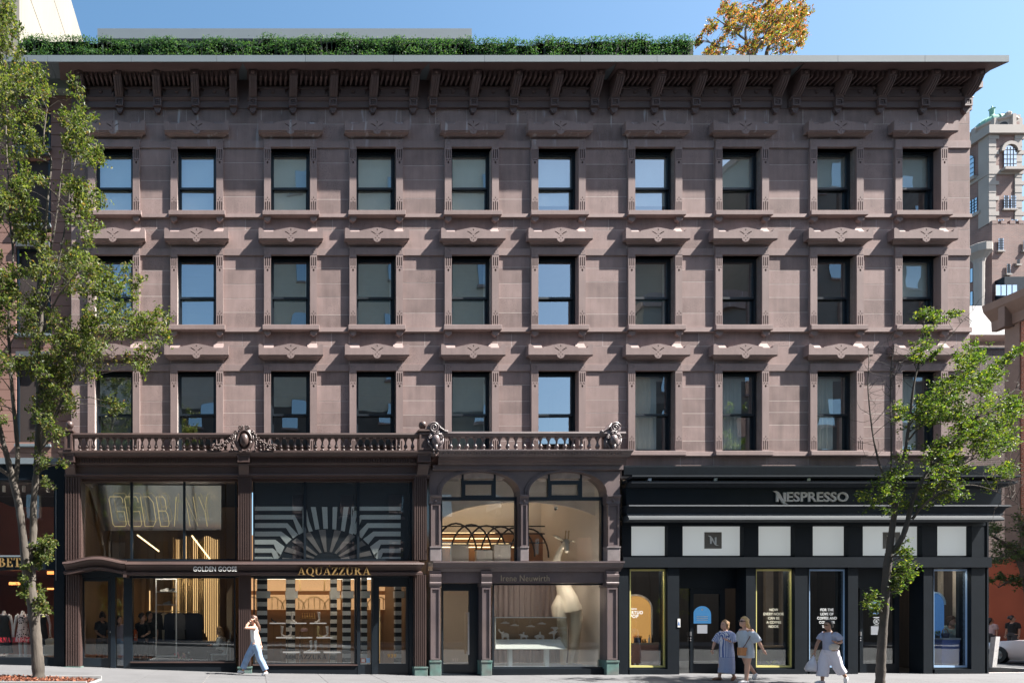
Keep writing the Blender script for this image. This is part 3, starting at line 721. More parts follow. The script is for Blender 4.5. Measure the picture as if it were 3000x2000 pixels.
for t in tri: mb.f += [tuple(t), tuple(n*L+i for i in t)]; mb.m += [0,0]
mb.build('arched_door_hood', IRON, ironA)
MB().box(FX(362,-.4), FX(372,-.4), -.47, .2, FZ(1690,-.4), FZ(1683,-.4)+.12).build('hood_return', IRON, ironA)
# upper glazing
def glaze(parent, pxs, y, z0, z1, mw, frame, gmat, fw=.05):
    X = [FX(p, y) for p in pxs]
    MB().ring(X[0], X[-1], y-.04, y+.06, z0, z1, fw).build('window_frame', frame, parent)
    for q in X[1:-1]: MB().box(q-mw/2, q+mw/2, y-.041, y+.061, z0+fw+.001, z1-fw-.001).build('mullion', frame, parent)
    e = [X[0]+fw]+[v for q in X[1:-1] for v in (q-mw/2, q+mw/2)]+[X[-1]-fw]
    for k in range(0, len(e), 2): MB().box(e[k], e[k+1], y, y+.008, z0+fw, z1-fw).build('pane', gmat, parent)
glaze(ironA, (238,386,540,694), .06, FZ(1641), FZ(1402), .07, BLACKF, SGLASS)
glaze(ironA, (741,893,1049,1206), .06, FZ(1641), FZ(1402), .07, BLACKF, SGLASS)
MB().box(FX(232), FX(1215), .0, .3, FZ(1690), FZ(1641)).build('transom_beam', BLACKF, ironA)
# lower: door left, side light, display window, second display window, second door
def door(parent, a, b, ga, gb, zt_, zb_, gzt, gzb, y, frame, name='door'):
    x0, x1 = FX(a, y), FX(b, y); d = MB()
    d.ring(x0, x1, y-.03, y+.04, zb_, zt_, 1)
    d = MB(); X0, X1 = FX(ga, y), FX(gb, y)
    d.box(x0, X0, y-.03, y+.04, zb_, zt_); d.box(X1, x1, y-.03, y+.04, zb_, zt_); d.box(X0, X1, y-.03, y+.04, gzt, zt_); d.box(X0, X1, y-.03, y+.04, zb_, gzb)
    dr = d.build(name, frame, parent); MB().box(X0, X1, y, y+.01, gzb, gzt).build('door_glass', SGLASS, dr); return dr
gz = GZ(FX(280))
d1 = door(ironA, 240, 324, 247, 317, FZ(1688), gz+.02, FZ(1701), FZ(1927), .10, BLACKF)
MB().ball((FX(324.5,.06), .055, FZ(1850)), .03, 10, 6).build('door_knob', STEEL, d1)
for a, b in ((225,239.5),(324.5,338),(362,388)): MB().box(FX(a), FX(b), -.02, .2, GZ(FX(a))-.1, FZ(1686)).build('post', BLACKF, ironA)
MB().box(FX(338), FX(362), .10, .108, FZ(1950), FZ(1690)).build('side_light', SGLASS, ironA)
MB().box(FX(338), FX(362), .05, .15, GZ(-4)-.1, FZ(1950)).build('kick_plate', BLACKF, ironA)
glaze(ironA, (383,690), .04, FZ(1938), FZ(1688), .05, BLACKF, SGLASS, .045)
MB().box(FX(383), FX(692), -.06, .2, GZ(FX(530))-.15, FZ(1938)).build('stall_riser', GRAN, ironA)
MB().box(FX(383), FX(692), -.09, .0, FZ(1938)-.02, FZ(1936.5)).build('window_sill', IRON, ironA)
glaze(ironA, (742,1043), .04, FZ(1946), FZ(1690), .05, BLACKF, SGLASS, .045)
MB().box(FX(740), FX(1047), -.06, .2, GZ(FX(900))-.15, FZ(1946)).build('stall_riser', GRAN, ironA)
MB().box(FX(740), FX(1047), -.09, .0, FZ(1946)-.02, FZ(1944.5)).build('window_sill', IRON, ironA)
MB().box(FX(1045), FX(1055), -.06, .25, -.1, FZ(1686)).build('post', BLACKF, ironA)
MB().box(FX(1055), FX(1090), .12, .128, FZ(1946), FZ(1690)).build('side_light', SGLASS, ironA)
MB().box(FX(1055), FX(1090), .06, .2, -.1, FZ(1946)).build('kick_plate', BLACKF, ironA)
d2 = door(ironA, 1093, 1200, 1110, 1189, FZ(1690), .0, FZ(1717), FZ(1943), .12, BLACKF)
h = MB(); hx = FX(1111.5,.03); h.tube([(hx,.0,FZ(1941)),(hx,.0,FZ(1752))], .014, 8)
for pz in (1760,1932): h.tube([(hx,.0,FZ(pz)),(hx,.1,FZ(pz))], .012, 6)
h.build('door_handle', BRASS, d2, smooth=True)
MB().box(FX(1090), FX(1093), .0, .2, -.1, FZ(1686)).build('post', BLACKF, ironA); MB().box(FX(1200), FX(1216), .0, .3, -.1, FZ(1686)).build('post', BLACKF, ironA)
nb = thing('house_number', 'gold number 939 on the glass of the brown shopfront door', 'number', (FX(1148,.11), .11, FZ(1925)))
sign_text('939', FX(1135,.1), FX(1162,.1), FZ(1925,.1), FZ(1914,.1), .116, .004, GOLD, nb)
# signs
s = thing('shop_sign', 'white condensed sans-serif capitals on the brown cornice above the clothes shop window', 'sign', (FX(632,-.5), -.5, FZ(1672,-.5)))
sign_text('GOLDEN GOOSE', FX(566,-.5), FX(694,-.5), FZ(1673,-.5), FZ(1658,-.5), -.47, .03, WHITE, s)
s = thing('shop_sign', 'large gold serif capitals on the brown cornice above the shoe shop window', 'sign', (FX(978,-.5), -.5, FZ(1682,-.5)))
serif_text('AQUAZZURA', FX(872,-.5), FX(1085,-.5), FZ(1683,-.5), FZ(1661,-.5), -.47, .035, GOLD, s)
s = thing('window_lettering', 'dark grey serif capitals low on the shoe shop window glass', 'sign', (FX(895,.03), .03, FZ(1930)))
serif_text('AQUAZZURA', FX(832,.03), FX(957,.03), FZ(1929,.03), FZ(1916,.03), .038, .002, BLACK, s)

# ================================================================== balustrades
def spiral(cx, cz, r0, turns, y, rad, n=28, s=1, a0=0, th=.012):
    return [(cx+s*(r0*(1-t*.85))*cos(a0+turns*2*pi*t), y, cz+(r0*(1-t*.85))*sin(a0+turns*2*pi*t)) for t in [k/n for k in range(n+1)]]
BALP = [(.062,0),(.062,.045),(.030,.055),(.026,.07),(.045,.095),(.055,.125),(.055,.15),(.045,.185),(.026,.23),(.022,.28),(.034,.335),(.050,.365),(.054,.385),(.062,.39),(.062,.42)]
def baluster_mesh(h, mat, k=1.0): return MB().lathe([(r*k, z*h/.42) for r, z in BALP], (0,0,0), 10).mesh('baluster', mat, True)
YB = -.36
balA = thing('balustrade', 'long brown balustrade with garlanded cartouche over the two-shop front', 'balustrade', (FX(715), YB, FZ(1325, YB)))
MB().prism_x([(YB-.11,FZ(1271,YB)),(YB+.11,FZ(1271,YB)),(YB+.11,FZ(1276,YB)),(YB+.07,FZ(1283.5,YB)),(YB-.07,FZ(1283.5,YB)),(YB-.12,FZ(1276,YB))], FX(217,YB), FX(1225,YB)).build('rail', IRON, balA)
MB().box(FX(217,YB), FX(1225,YB), YB-.10, YB+.10, FZ(1324.5,YB), FZ(1321,YB)).build('base_rail', IRON, balA)
bh = FZ(1283.5,YB)-FZ(1321,YB); bm = baluster_mesh(bh, IRON)
px_ = 234
while px_ < 1218:
    if not (690 < px_ < 742): inst('baluster', bm, (FX(px_,YB), YB, FZ(1321,YB)), balA)
    px_ += 20.3
for a, b, cb in ((191,217,204),(1223,1258,1238)):
    p = MB(); xa, xb = FX(a,YB), FX(b,YB); p.box(xa+.02, xb-.02, YB-.13, YB+.13, FZ(1323,YB), FZ(1268,YB)); p.ring(xa+.02, xb-.02, YB-.155, YB-.13, FZ(1321,YB), FZ(1272,YB), .05)
    p.bevbox(xa-.02, xb+.02, YB-.18, YB+.15, FZ(1268,YB), FZ(1263,YB), .01); p.box(xa+.03, xb-.03, YB-.12, YB+.1, FZ(1263,YB), FZ(1259,YB)); p.build('post', IRON, balA)
    f = MB().lathe([(.05,0),(.03,.03),(.06,.045),(.10,.09),(.115,.15),(.10,.21),(.06,.25),(0.01,.265)], (FX(cb,YB), YB, FZ(1260,YB)), 16); f.build('ball_finial', IRON, balA, smooth=True)
# cartouche and garlands
cy = YB-.13; cx, cz = FX(715,cy), FZ(1289,cy); k = (CAMD+cy)/FPX
c = MB(); c.ball((cx, cy-.02, cz), (.13,.10,.19), 16, 12)
for r_ in (.205,): c.tube([(cx+r_*cos(a)*(.92 if sin(a) < 0 else 1.0), cy, cz+r_*1.42*sin(a)-(.02)) for a in [2*pi*i/28 for i in range(29)]], .045, 8)
for s_ in (-1,1):
    c.tube(spiral(cx+s_*.10, cz+.36, .07, 1.4, cy-.02, .02, s=s_, a0=2.2), .025, 6)
    c.tube(spiral(cx+s_*.23, cz+.22, .055, 1.3, cy-.02, .02, s=s_, a0=-1.0), .022, 6)
    c.tube(spiral(cx+s_*.10, cz-.29, .055, 1.3, cy-.02, .02, s=s_, a0=3.6), .024, 6)
    c.tube([(cx+s_*.24,cy,cz+.20),(cx+s_*.27,cy,cz),(cx+s_*.2,cy,cz-.18),(cx+s_*.12,cy,cz-.30)], [.03,.035,.03,.02], 6)
c.box(cx-.18, cx+.18, cy+.03, YB+.1, cz-.35, cz+.3); c.build('cartouche', IRON, balA, smooth=True)
gr = random.Random(3)
for s_ in (-1,1):
    g = MB(); P0, P1, P2 = (cx+s_*.30, cz+.14), (cx+s_*.62, cz-.26), (cx+s_*.86, cz-.18)
    for i in range(46):
        t = i/45; bx = (1-t)**2*P0[0]+2*t*(1-t)*P1[0]+t*t*P2[0]; bz = (1-t)**2*P0[1]+2*t*(1-t)*P1[1]+t*t*P2[1]; rr = .03+.035*t
        for q in range(3): a = gr.random()*6.3; g.ball((bx+rr*cos(a), cy+.01-rr*gr.random(), bz+rr*sin(a)), gr.uniform(.02,.034), 6, 4)
    for i in range(14): g.ball((cx+s_*(.33+.03*gr.uniform(-1,1)), cy-.01, cz+.1-.42*i/14), gr.uniform(.025,.04), 6, 4)
    g.build('garland', IRON, balA, smooth=True)
# second balustrade
YC = -.40
balB = thing('balustrade', 'shorter balustrade with scrolled urn consoles above the arched shopfront', 'balustrade', (FX(1540), YC, FZ(1322, YC)))
MB().prism_x([(YC-.11,FZ(1267,YC)),(YC+.11,FZ(1267,YC)),(YC+.11,FZ(1272,YC)),(YC+.07,FZ(1281,YC)),(YC-.07,FZ(1281,YC)),(YC-.12,FZ(1272,YC))], FX(1290,YC), FX(1827,YC)).build('rail', IRON2, balB)
bh = FZ(1281,YC)-FZ(1321,YC); bm2 = baluster_mesh(bh, IRON2, 1.12)
for i in range(19): inst('baluster', bm2, (FX(1320+23.9*i,YC), YC, FZ(1321,YC)), balB)
for px0, sg in ((1276,1),(1797,-1)):
    y = YC-.12; cx, cz = FX(px0,y), FZ(1290,y)
    u = MB()
    u.box(cx-.22, cx+.22, YC-.08, YC+.1, FZ(1321,YC), FZ(1281,YC))
    u.ball((cx, y-.02, cz+.0), (.12,.10,.17), 14, 10); u.tube([(cx,y-.02,cz-.12),(cx,y-.02,cz-.30)], [.07,.03], 8); u.box(cx-.17, cx+.17, y-.03, y+.06, cz+.15, cz+.20)
    for s_ in (-1,1):
        u.tube(spiral(cx+s_*.17, cz+.10, .055, 1.4, y-.03, .02, s=s_, a0=1.5), .02, 6); u.tube([(cx+s_*.22,y,cz+.06),(cx+s_*.2,y,cz-.08),(cx+s_*.11,y,cz-.2),(cx+s_*.05,y,cz-.27)], [.02,.028,.025,.02], 6)
        u.ball((cx+s_*.07, y-.03, cz-.28), .035, 8, 6); u.tube(spiral(cx+s_*.05, cz+.21, .045, 1.2, y-.04, .02, s=s_, a0=0), .016, 6)
    u.build('urn_console', IRON2, balB, smooth=True)
    v = MB(); hx = cx-sg*.05; hz = cz+.37
    v.tube(spiral(hx, hz, .155, 2.2, y-.0, .02, 44, s=-sg, a0=.2), .03, 6)
    v.prism_y(ell(hx, hz, .17, .17, 20), y+.01, YC+.1)
    v.prism_y([(hx,hz-.02),(hx+sg*.12,hz+.12),(hx+sg*.22,hz-.02),(hx+sg*.33,hz-.08),(hx+sg*.40,hz-.10),(hx+sg*.40,hz-.20),(hx-sg*.1,hz-.2)], y+.012, YC+.1)
    v.tube([(hx+sg*.10,y,hz+.11),(hx+sg*.2,y,hz-.02),(hx+sg*.32,y,hz-.10),(hx+sg*.39,y,hz-.11)], .028, 6); v.ball((hx+sg*.37,y+.02,hz-.12), .055, 8, 6)
    v.build('scroll', IRON2, balB, smooth=True)

# ================================================================== arched slate shopfront
ironB = thing('arched_shopfront', 'slate brown cast iron shopfront with two arched windows above and a door below', 'shopfront', (FX(1535), 0, 0))
z4 = lambda py: FZ(py, -.35)
MB().prism_x([(.3,z4(1322)),(-.60,z4(1322)),(-.60,z4(1326)),(-.52,z4(1333)),(-.47,z4(1340)),(-.38,z4(1342)),(-.36,z4(1349)),(-.27,z4(1353)),(-.25,z4(1358)),(.3,z4(1358))], FX(1283), FX(1806), .25, .25, 0).build('cornice', IRON2, ironB)
em = MB().ball((0,0,0), (.028,.03,.05), 6, 4).mesh('egg_moulding', IRON2, True)
for i in range(62): inst('egg_moulding', em, (FX(1270,-.5)+i*.0875, -.535, z4(1331)), ironB)
MB().prism_x([(.3,z4(1358)),(-.20,z4(1358)),(-.20,z4(1371)),(-.17,z4(1373)),(.3,z4(1373))], FX(1262), FX(1815)).build('frieze', IRON2, ironB)
# arched wall plate
YW = -.12
X0, X1 = FX(1258,YW), FX(1816,YW); zA, zB = FZ(1372,YW), FZ(1643,YW)
A1 = (FX(1406.5,YW), FX(1521,YW)-FX(1406.5,YW)); A2 = (FX(1661,YW), FX(1775,YW)-FX(1661,YW)); zsp = FZ(1450,YW); zcr = FZ(1381,YW)
def archhole(c, r, n=20): return [(c-r,zB+.0005),(c+r,zB+.0005)]+[(c+r*cos(pi*k/n), zsp+(zcr-zsp)*(sin(pi*k/n)**.85)) for k in range(n+1)]
MB().plate([(X0,zB),(X1,zB),(X1,zA),(X0,zA)], [archhole(*A1), archhole(*A2)], YW, .25).build('arched_wall', IRON2, ironB)
for c, r in (A1, A2):
    am = MB()
    for (k0, k1, yy) in ((1.0,1.045,-.06),(1.045,1.10,-.035)):
        am_p = [((c+r*k0*cos(pi*k/24), zsp+(zcr-zsp)*k0*(sin(pi*k/24)**.85)), (c+r*k1*cos(pi*k/24), zsp+(zcr-zsp)*k1*1.02*(sin(pi*k/24)**.85))) for k in range(25)]
        for (p, q), (p2, q2) in zip(am_p, am_p[1:]): am.prism_y([p, q, q2, p2], YW+yy, YW+.01)
    am.build('arch_moulding', IRON2, ironB)
# upper pilasters, capitals, pedestals
for a, b in ((1260,1291),(1524,1546),(1778,1814)):
    y = -.2; xa, xb = FX(a,y), FX(b,y)
    p = MB(); p.box(xa+.02, xb-.02, y, 0, FZ(1602,y), FZ(1474,y)); p.ring(xa+.02, xb-.02, y-.03, y, FZ(1600,y), FZ(1476,y), .04); p.build('upper_pilaster', IRON2, ironB)
    p = MB(); p.prism_x([(0,FZ(1449,y)),(y-.07,FZ(1449,y)),(y-.07,FZ(1454,y)),(y-.03,FZ(1458,y)),(y-.01,FZ(1468,y)),(y-.02,FZ(1474,y)),(0,FZ(1474,y))], xa-.02, xb+.02); p.ball(((xa+xb)/2,y-.02,FZ(1467,y)), (.05,.04,.04), 8, 6); p.build('capital', IRON2, ironB)
    p = MB(); p.bevbox(xa-.01, xb+.01, y-.04, 0, FZ(1643,y), FZ(1604,y), .01); p.box(xa-.02, xb+.02, y-.055, 0, FZ(1604,y), FZ(1600,y)); p.build('pedestal', pm('pale_worn_iron', (.20,.17,.17), .5, var=.2, vs=6), ironB)
# arched glazing
for c, r in (A1, A2):
    y = .02; rg = r-.02
    fr_ = MB(); hgt = zcr-.06
    fr_.box(c-rg, c+rg, y-.03, y+.05, FZ(1465), FZ(1455)); fr_.box(c-rg, c-rg+.05, y-.03, y+.05, zB, FZ(1465)); fr_.box(c+rg-.05, c+rg, y-.03, y+.05, zB, FZ(1465))
    for q in (-.47,.47): fr_.box(c+q-.03, c+q+.03, y-.03, y+.05, FZ(1455), zsp+(zcr-zsp)*.93)
    fr_.box(c-.44, c+.44, y-.03, y+.05, FZ(1413), FZ(1407)); fr_.ring(c-.44, c+.44, y-.025, y+.045, FZ(1454.9), FZ(1413), .05)
    fr_.build('arch_window_frame', BLACKF, ironB)
    MB().prism_y([(c-rg,zB+.02),(c+rg,zB+.02)]+[(c+rg*cos(pi*k/20), zsp+(zcr-zsp-.01)*(sin(pi*k/20)**.85)) for k in range(21)], y+.052, y+.058).build('pane', SGLASS, ironB)
z5 = lambda py: FZ(py, -.3)
MB().prism_x([(.3,z5(1643)),(-.30,z5(1643)),(-.30,z5(1647)),(-.25,z5(1652)),(-.23,z5(1660)),(-.18,z5(1664)),(-.14,z5(1672)),(.3,z5(1672))], FX(1268), FX(1806), .25, .25, 0).build('sill_cornice', IRON2, ironB)
MB().prism_x([(.3,FZ(1671)),(-.10,FZ(1671)),(-.10,FZ(1707)),(.3,FZ(1707))], FX(1292), FX(1776)).build('sign_band', IRON2, ironB)
for a, b in ((1259,1291),(1410,1439),(1776,1810)):
    y = -.18; xa, xb = FX(a,y), FX(b,y)
    p = MB(); p.box(xa+.02, xb-.02, y, .2, FZ(1932), FZ(1690)); p.ring(xa+.02, xb-.02, y-.025, y, FZ(1930), FZ(1722), .045); p.build('lower_pilaster', IRON2, ironB)
    p = MB(); p.prism_x([(.2,FZ(1672)),(y-.02,FZ(1672)),(y-.02,FZ(1682)),(y-.06,FZ(1684)),(y-.06,FZ(1690)),(y-.03,FZ(1705)),(y-.05,FZ(1707)),(y-.05,FZ(1711)),(y-.0,FZ(1718)),(.2,FZ(1718))], xa-.01, xb+.01); p.build('capital', IRON2, ironB)
    p = MB(); p.bevbox(xa-.01, xb+.01, y-.04, .2, -.1, FZ(1937), .012); p.box(xa-.02, xb+.02, y-.055, .2, FZ(1937), FZ(1932)); p.build('pilaster_base', PATINA, ironB)
d3 = door(ironB, 1293, 1384, 1298, 1373, FZ(1708), .0, FZ(1729), FZ(1945), .14, BLACKF)
h = MB(); hx = FX(1371,.04); h.box(hx-.02, hx+.02, -.02, .02, FZ(1917), FZ(1792))
for pz in (1796,1912): h.box(hx-.04, hx+.02, .02, .12, FZ(pz)-.015, FZ(pz)+.015)
h.build('door_handle', STEEL, d3)
MB().box(FX(1384), FX(1411), .1, .3, -.1, FZ(1707)).build('post', BLACKF, ironB)
MB().box(FX(1291), FX(1410), -.14, .2, -.1, .015).build('door_step', GRAN, ironB)
glaze(ironB, (1441,1772), .03, FZ(1957), FZ(1708), .05, BLACKF, SGLASS, .05)
MB().box(FX(1440), FX(1776), -.08, .25, -.15, FZ(1957)).build('stall_riser', GRAN, ironB)
s = thing('shop_sign', 'slender pale gold mixed-case lettering on the slate band over the display window', 'sign', (FX(1538,-.1), -.1, FZ(1702,-.1)))
sign_text('Irene Neuwirth', FX(1467,-.1), FX(1609,-.1), FZ(1701.5,-.1), FZ(1684,-.1), -.101, .02, pm('pale_gold', (.55,.45,.33), .4, metal=.6, var=.05), s)
nb = thing('house_number', 'small pale number 937 low on the glass door of the arched shopfront', 'number', (FX(1334,.14), .14, FZ(1937)))
sign_text('937', FX(1325,.13), FX(1343,.13), FZ(1937,.13), FZ(1927,.13), .137, .003, CREAM, nb)

# ================================================================== black coffee shopfront
cof = thing('black_shopfront', 'wide black shopfront with stepped fascia, backlit transom panels and coloured window frames', 'shopfront', (FX(2350), 0, 0))
xa, xb = FX(1822), FX(2886)
def zz(py, y=-.4): return FZ(py, y)
MB().prism_x([(.0,zz(1364,-.1)),(-.12,zz(1364,-.1)),(-.12,zz(1368,-.1)),(-.10,zz(1390,-.1)),(.0,zz(1392,-.1))], xa, xb, 0, .6).build('top_fascia', NAVY, cof)
NAV2 = pm('navy_ledge', (.022,.028,.036), .75, var=.1, spec=.2)
MB().prism_x([(.0,zz(1391,-.5)),(-.50,zz(1391,-.5)),(-.50,zz(1395,-.5)),(-.44,zz(1398,-.5)),(0,zz(1398,-.5))], xa+.1, xb-.05, .2, 1).build('ledge', NAV2, cof)
MB().box(xa, xb, -.25, 0, zz(1409,-.4), zz(1398,-.5)-.001).build('light_trough', NAVY, cof)
MB().prism_x([(.0,zz(1408,-.45)),(-.46,zz(1408,-.45)),(-.46,zz(1414,-.45)),(-.36,zz(1418,-.45)),(-.33,zz(1423,-.4)),(-.26,zz(1427,-.3)),(0,zz(1427,-.3))], xa+.1, xb-.05, .2, 1).build('ledge', NAV2, cof)
MB().prism_x([(.0,zz(1427,-.22)),(-.22,zz(1427,-.22)),(-.22,zz(1478,-.22)),(0,zz(1478,-.22))], xa, xb, 0, 1).build('sign_fascia', NAVY, cof)
MB().prism_x([(.0,zz(1479,-.3)),(-.34,zz(1479,-.3)),(-.36,zz(1483,-.3)),(-.28,zz(1488,-.3)),(-.24,zz(1500,-.3)),(-.24,zz(1508,-.3)),(0,zz(1508,-.3))], xa, xb, 0, 1).build('ledge', NAV2, cof)
MB().prism_x([(.0,zz(1500,-.3)),(-.245,zz(1503,-.3)),(-.34,zz(1514,-.42)),(-.36,zz(1520,-.42)),(-.34,zz(1523,-.42)),(0,zz(1524,-.42))], xa, xb-.1, 0, .7).build('drip_ledge', pm('weathered_ledge', (.06,.066,.072), .8, var=.1, spec=.2), cof)
MB().box(FX(1822), FX(2886), -.04, .3, FZ(1540), FZ(1522)).build('transom_head', NAVY, cof)
for p in (1898,2090,2362,2792):
    f = MB(); x = FX(p,-.38); f.prism_y([(x-.05,zz(1410,-.38)),(x+.05,zz(1410,-.38)),(x+.06,zz(1401,-.38)),(x-.04,zz(1403,-.38))], -.46, -.34); f.box(x-.015, x+.015, -.34, -.2, zz(1408,-.38), zz(1405,-.38)); f.build('spotlight', STEEL, cof)
MB().box(xa-.03, xb+.06, -.12, .3, FZ(1661,-.1), FZ(1631,-.1)).build('beam', GRAN, cof)
# transom panels
PANEL = emit('backlit_white_film', (.80,.84,.83), .095)
TP = [(1844,1957),(1994,2178.6),(2216,2328),(2374.6,2485),(2521,2701),(2739,2846)]
e = [1822]+[v for ab in TP for v in ab]+[2886]
for k in range(0, len(e), 2): MB().box(FX(e[k]-2), FX(e[k+1]+4), -.03, .3, FZ(1631), FZ(1540)).build('transom_pier', GRAN, cof)
for a, b in TP:
    MB().ring(FX(a-2,.06), FX(b+9,.06), .05, .12, FZ(1631), FZ(1536), .035, .05, .03).build('transom_frame', NAVY, cof)
    MB().box(FX(a), FX(b+6), .121, .15, FZ(1630), FZ(1537)).build('transom_panel', PANEL, cof)
TAUPE = pm('taupe_emblem', (.17,.15,.125), .5, var=.04)
for c in (2089,2612):
    lg = thing('emblem_panel', 'taupe square emblem with a white curled N on the '+('second' if c < 2300 else 'fifth')+' backlit transom panel', 'emblem', (FX(c,.12), .12, FZ(1607,.12)))
    MB().box(FX(c-25,.11), FX(c+25,.11), .105, .12, FZ(1606,.11), FZ(1558,.11)).build('backing', TAUPE, lg)
    m = MB(); u = .0102
    def Q(pts, th=.02): m.prism_y([(FX(c,.1)+a*u, FZ(1582,.1)+b*u) for a, b in pts], .105-th, .104)
    Q([(-9,-10),(-5,-10),(-4.2,2),(-4,9),(-9,9)]); Q([(5,-12),(9,-12),(9,9),(5,9)], .0205)
    Q([(-15,14),(-8,13),(-2,6),(4,-6),(9,-13),(16,-14.5),(9,-15),(4,-12),(-3,1),(-8,8.5)], .021); m.build('curled_letter', WHITE, lg)
# piers, windows, doors
for a, b in ((1812,1841),(1956,1990),(2186,2212),(2329,2366),(2485,2514),(2706,2732),(2846,2886)):
    MB().box(FX(a,-.06), FX(b,-.06), -.06, .35, -.1, FZ(1661)).build('pier', GRAN, cof)
MB().box(xb-.001, xb+.05, -.05, 14, -.1, FZ(1364)).build('side_wall', GRAN, cof)
YEL = pm('pale_yellow_frame', (.66,.60,.22), .45, var=.04); BLU = pm('pale_blue_frame', (.34,.50,.72), .45, var=.04)
CW = [(1842,1955,YEL),(2212,2328,YEL),(2368,2485,BLU),(2733,2845,BLU)]
for a, b, mt in CW:
    y = .05; x0, x1 = FX(a), FX(b)
    MB().ring(x0, x1+.05, .0, .2, FZ(1958), FZ(1661), .03).build('window_frame', NAVY, cof)
    w_ = MB().ring(x0+.031, x1, y, y+.05, FZ(1954), FZ(1666), .062, .055, .05).build('coloured_frame', mt, cof)
    MB().box(x0+.09, x1-.06, y+.051, y+.058, FZ(1950), FZ(1670)).build('pane', SGLASS, cof)
    MB().box(x0-.02, x1+.06, -.07, .22, -.1, FZ(1958)).build('stall_riser', GRAN, cof)
def cdoor(a, b, ga, gb, lab):
    MB().box(FX(a-12), FX(b+60), .30, .42, FZ(1721), FZ(1661)).build('door_head', NAVY, cof)
    return door(cof, a, b, ga, gb, FZ(1721), .01, FZ(1738), FZ(1945), .36, NAVY)
dA = cdoor(2020, 2122, 2030, 2108, 1); dB = cdoor(2516, 2632, 2526, 2618, 2)
for d_, p in ((dA,2023),(dB,2521)):
    h = MB(); hx = FX(p,.3); h.box(hx-.02, hx+.02, .28, .33, FZ(1862), FZ(1850)); h.ball((hx,.3,FZ(1869)), .02, 8, 6); h.ball((hx,.3,FZ(1876)), .018, 8, 6); h.build('door_lock', STEEL, d_)
MB().box(FX(1990,.36), FX(2019,.36), .35, .36, .0, FZ(1663)).build('side_light', SGLASS, cof); MB().box(FX(2636,.36), FX(2660,.36), .35, .36, .0, FZ(1663)).build('side_light', SGLASS, cof)
# logo sign: curled N plus capitals
s = thing('shop_sign', 'taupe capital letters with a curled first letter on the black fascia', 'sign', (FX(2376,-.24), -.24, FZ(1470,-.24)))
LET = pm('taupe_letter', (.60,.56,.50), .5, var=.04); m = MB(); u = (CAMD-.24)/FPX; ox, oz = FX(2266,-.24), FZ(1469,-.24)
def Q2(pts, th): m.prism_y([(ox+a*u, oz+b*u) for a, b in pts], -.222-th, -.221)
Q2([(8,0),(15,0),(15,24),(8,26)], .03); Q2([(29,2),(36,0),(36,26.5),(29,27.5)], .0305)
Q2([(-1,31),(8,31.5),(15,28),(20,21),(27,8),(33,-2),(40,-6),(44,-6.5),(38,-8),(30,-7),(24,-2),(14,14),(10,22),(5,28)], .031); m.build('curled_letter', LET, s)
sign_text('ESPRESSO', FX(2305,-.24), FX(2485,-.24), FZ(1469,-.24), FZ(1440.5,-.24), -.222, .03, LET, s)
# ================================================================== neighbour on the left
SIDING = pm('red_brown_siding', (.225,.125,.10), .75, var=.08, vs=1.2, objvar=.06, bump=.08, bs=60)
nbr = thing('neighbour_building', 'red-brown panelled building with large dark windows at the left edge behind the tree', 'building', (FX(60), .5, .3))
xa, xb = FX(-160), XL-.012
MB().box(xa, xb, .30, 13, FZ(1395), 17.3).build('wall', pm('siding_joint', (.03,.02,.018), .8), nbr)
MB().box(xa, FX(79,-.78), -.78, .3, FZ(181,-.78), FZ(162,-.78)).build('roof_cap', ZINC, nbr); MB().box(xa, xb, -.05, .32, 17.1, 17.38).build('soffit_board', pm('grey_green_soffit', (.20,.24,.23), .5), nbr)
NW = [(300,420),(445,648),(715,972),(1040,1297)]
py = 236.0
while py < 1392:
    h = 31 if py > 430 else 36; p2 = min(py+h, 1393)
    segs = [(-160,40),(142,209)] if any(a-6 < (py+p2)/2 < b+6 for a, b in NW) else [(-160,-20),(-20,118),(118,209)]
    for a, b in segs: MB().bevbox(FX(a)+.005, min(FX(b), xb)-.004, .20, .31, FZ(p2)+.006, FZ(py)-.006, .006).build('siding_panel', SIDING, nbr)
    py = p2
for a, b in NW:
    w_ = sub('window', nbr, (FX(90), .3, FZ(b)))
    MB().ring(FX(42), FX(140), .24, .45, FZ(b), FZ(a), .06).build('frame', BLACKF, w_); MB().box(FX(42)+.06, FX(140)-.06, .36, .37, FZ(b)+.06, FZ(a)-.06).build('pane', glass('neighbour_glass', .3, (.6,.65,.65), .004), w_)
    MB().box(FX(38), FX(144), .08, .3, FZ(b)-.07, FZ(b)).build('sill', ZINC, w_); MB().box(FX(42), FX(140), .10, .30, FZ(a)+.002, FZ(a-16)).build('head_panel', pm('dark_grey_panel', (.07,.075,.08), .5), w_)
MB().box(xa, xb, 3, 3.1, FZ(1395), 17.2).build('inner_wall', DARKROOM, nbr)
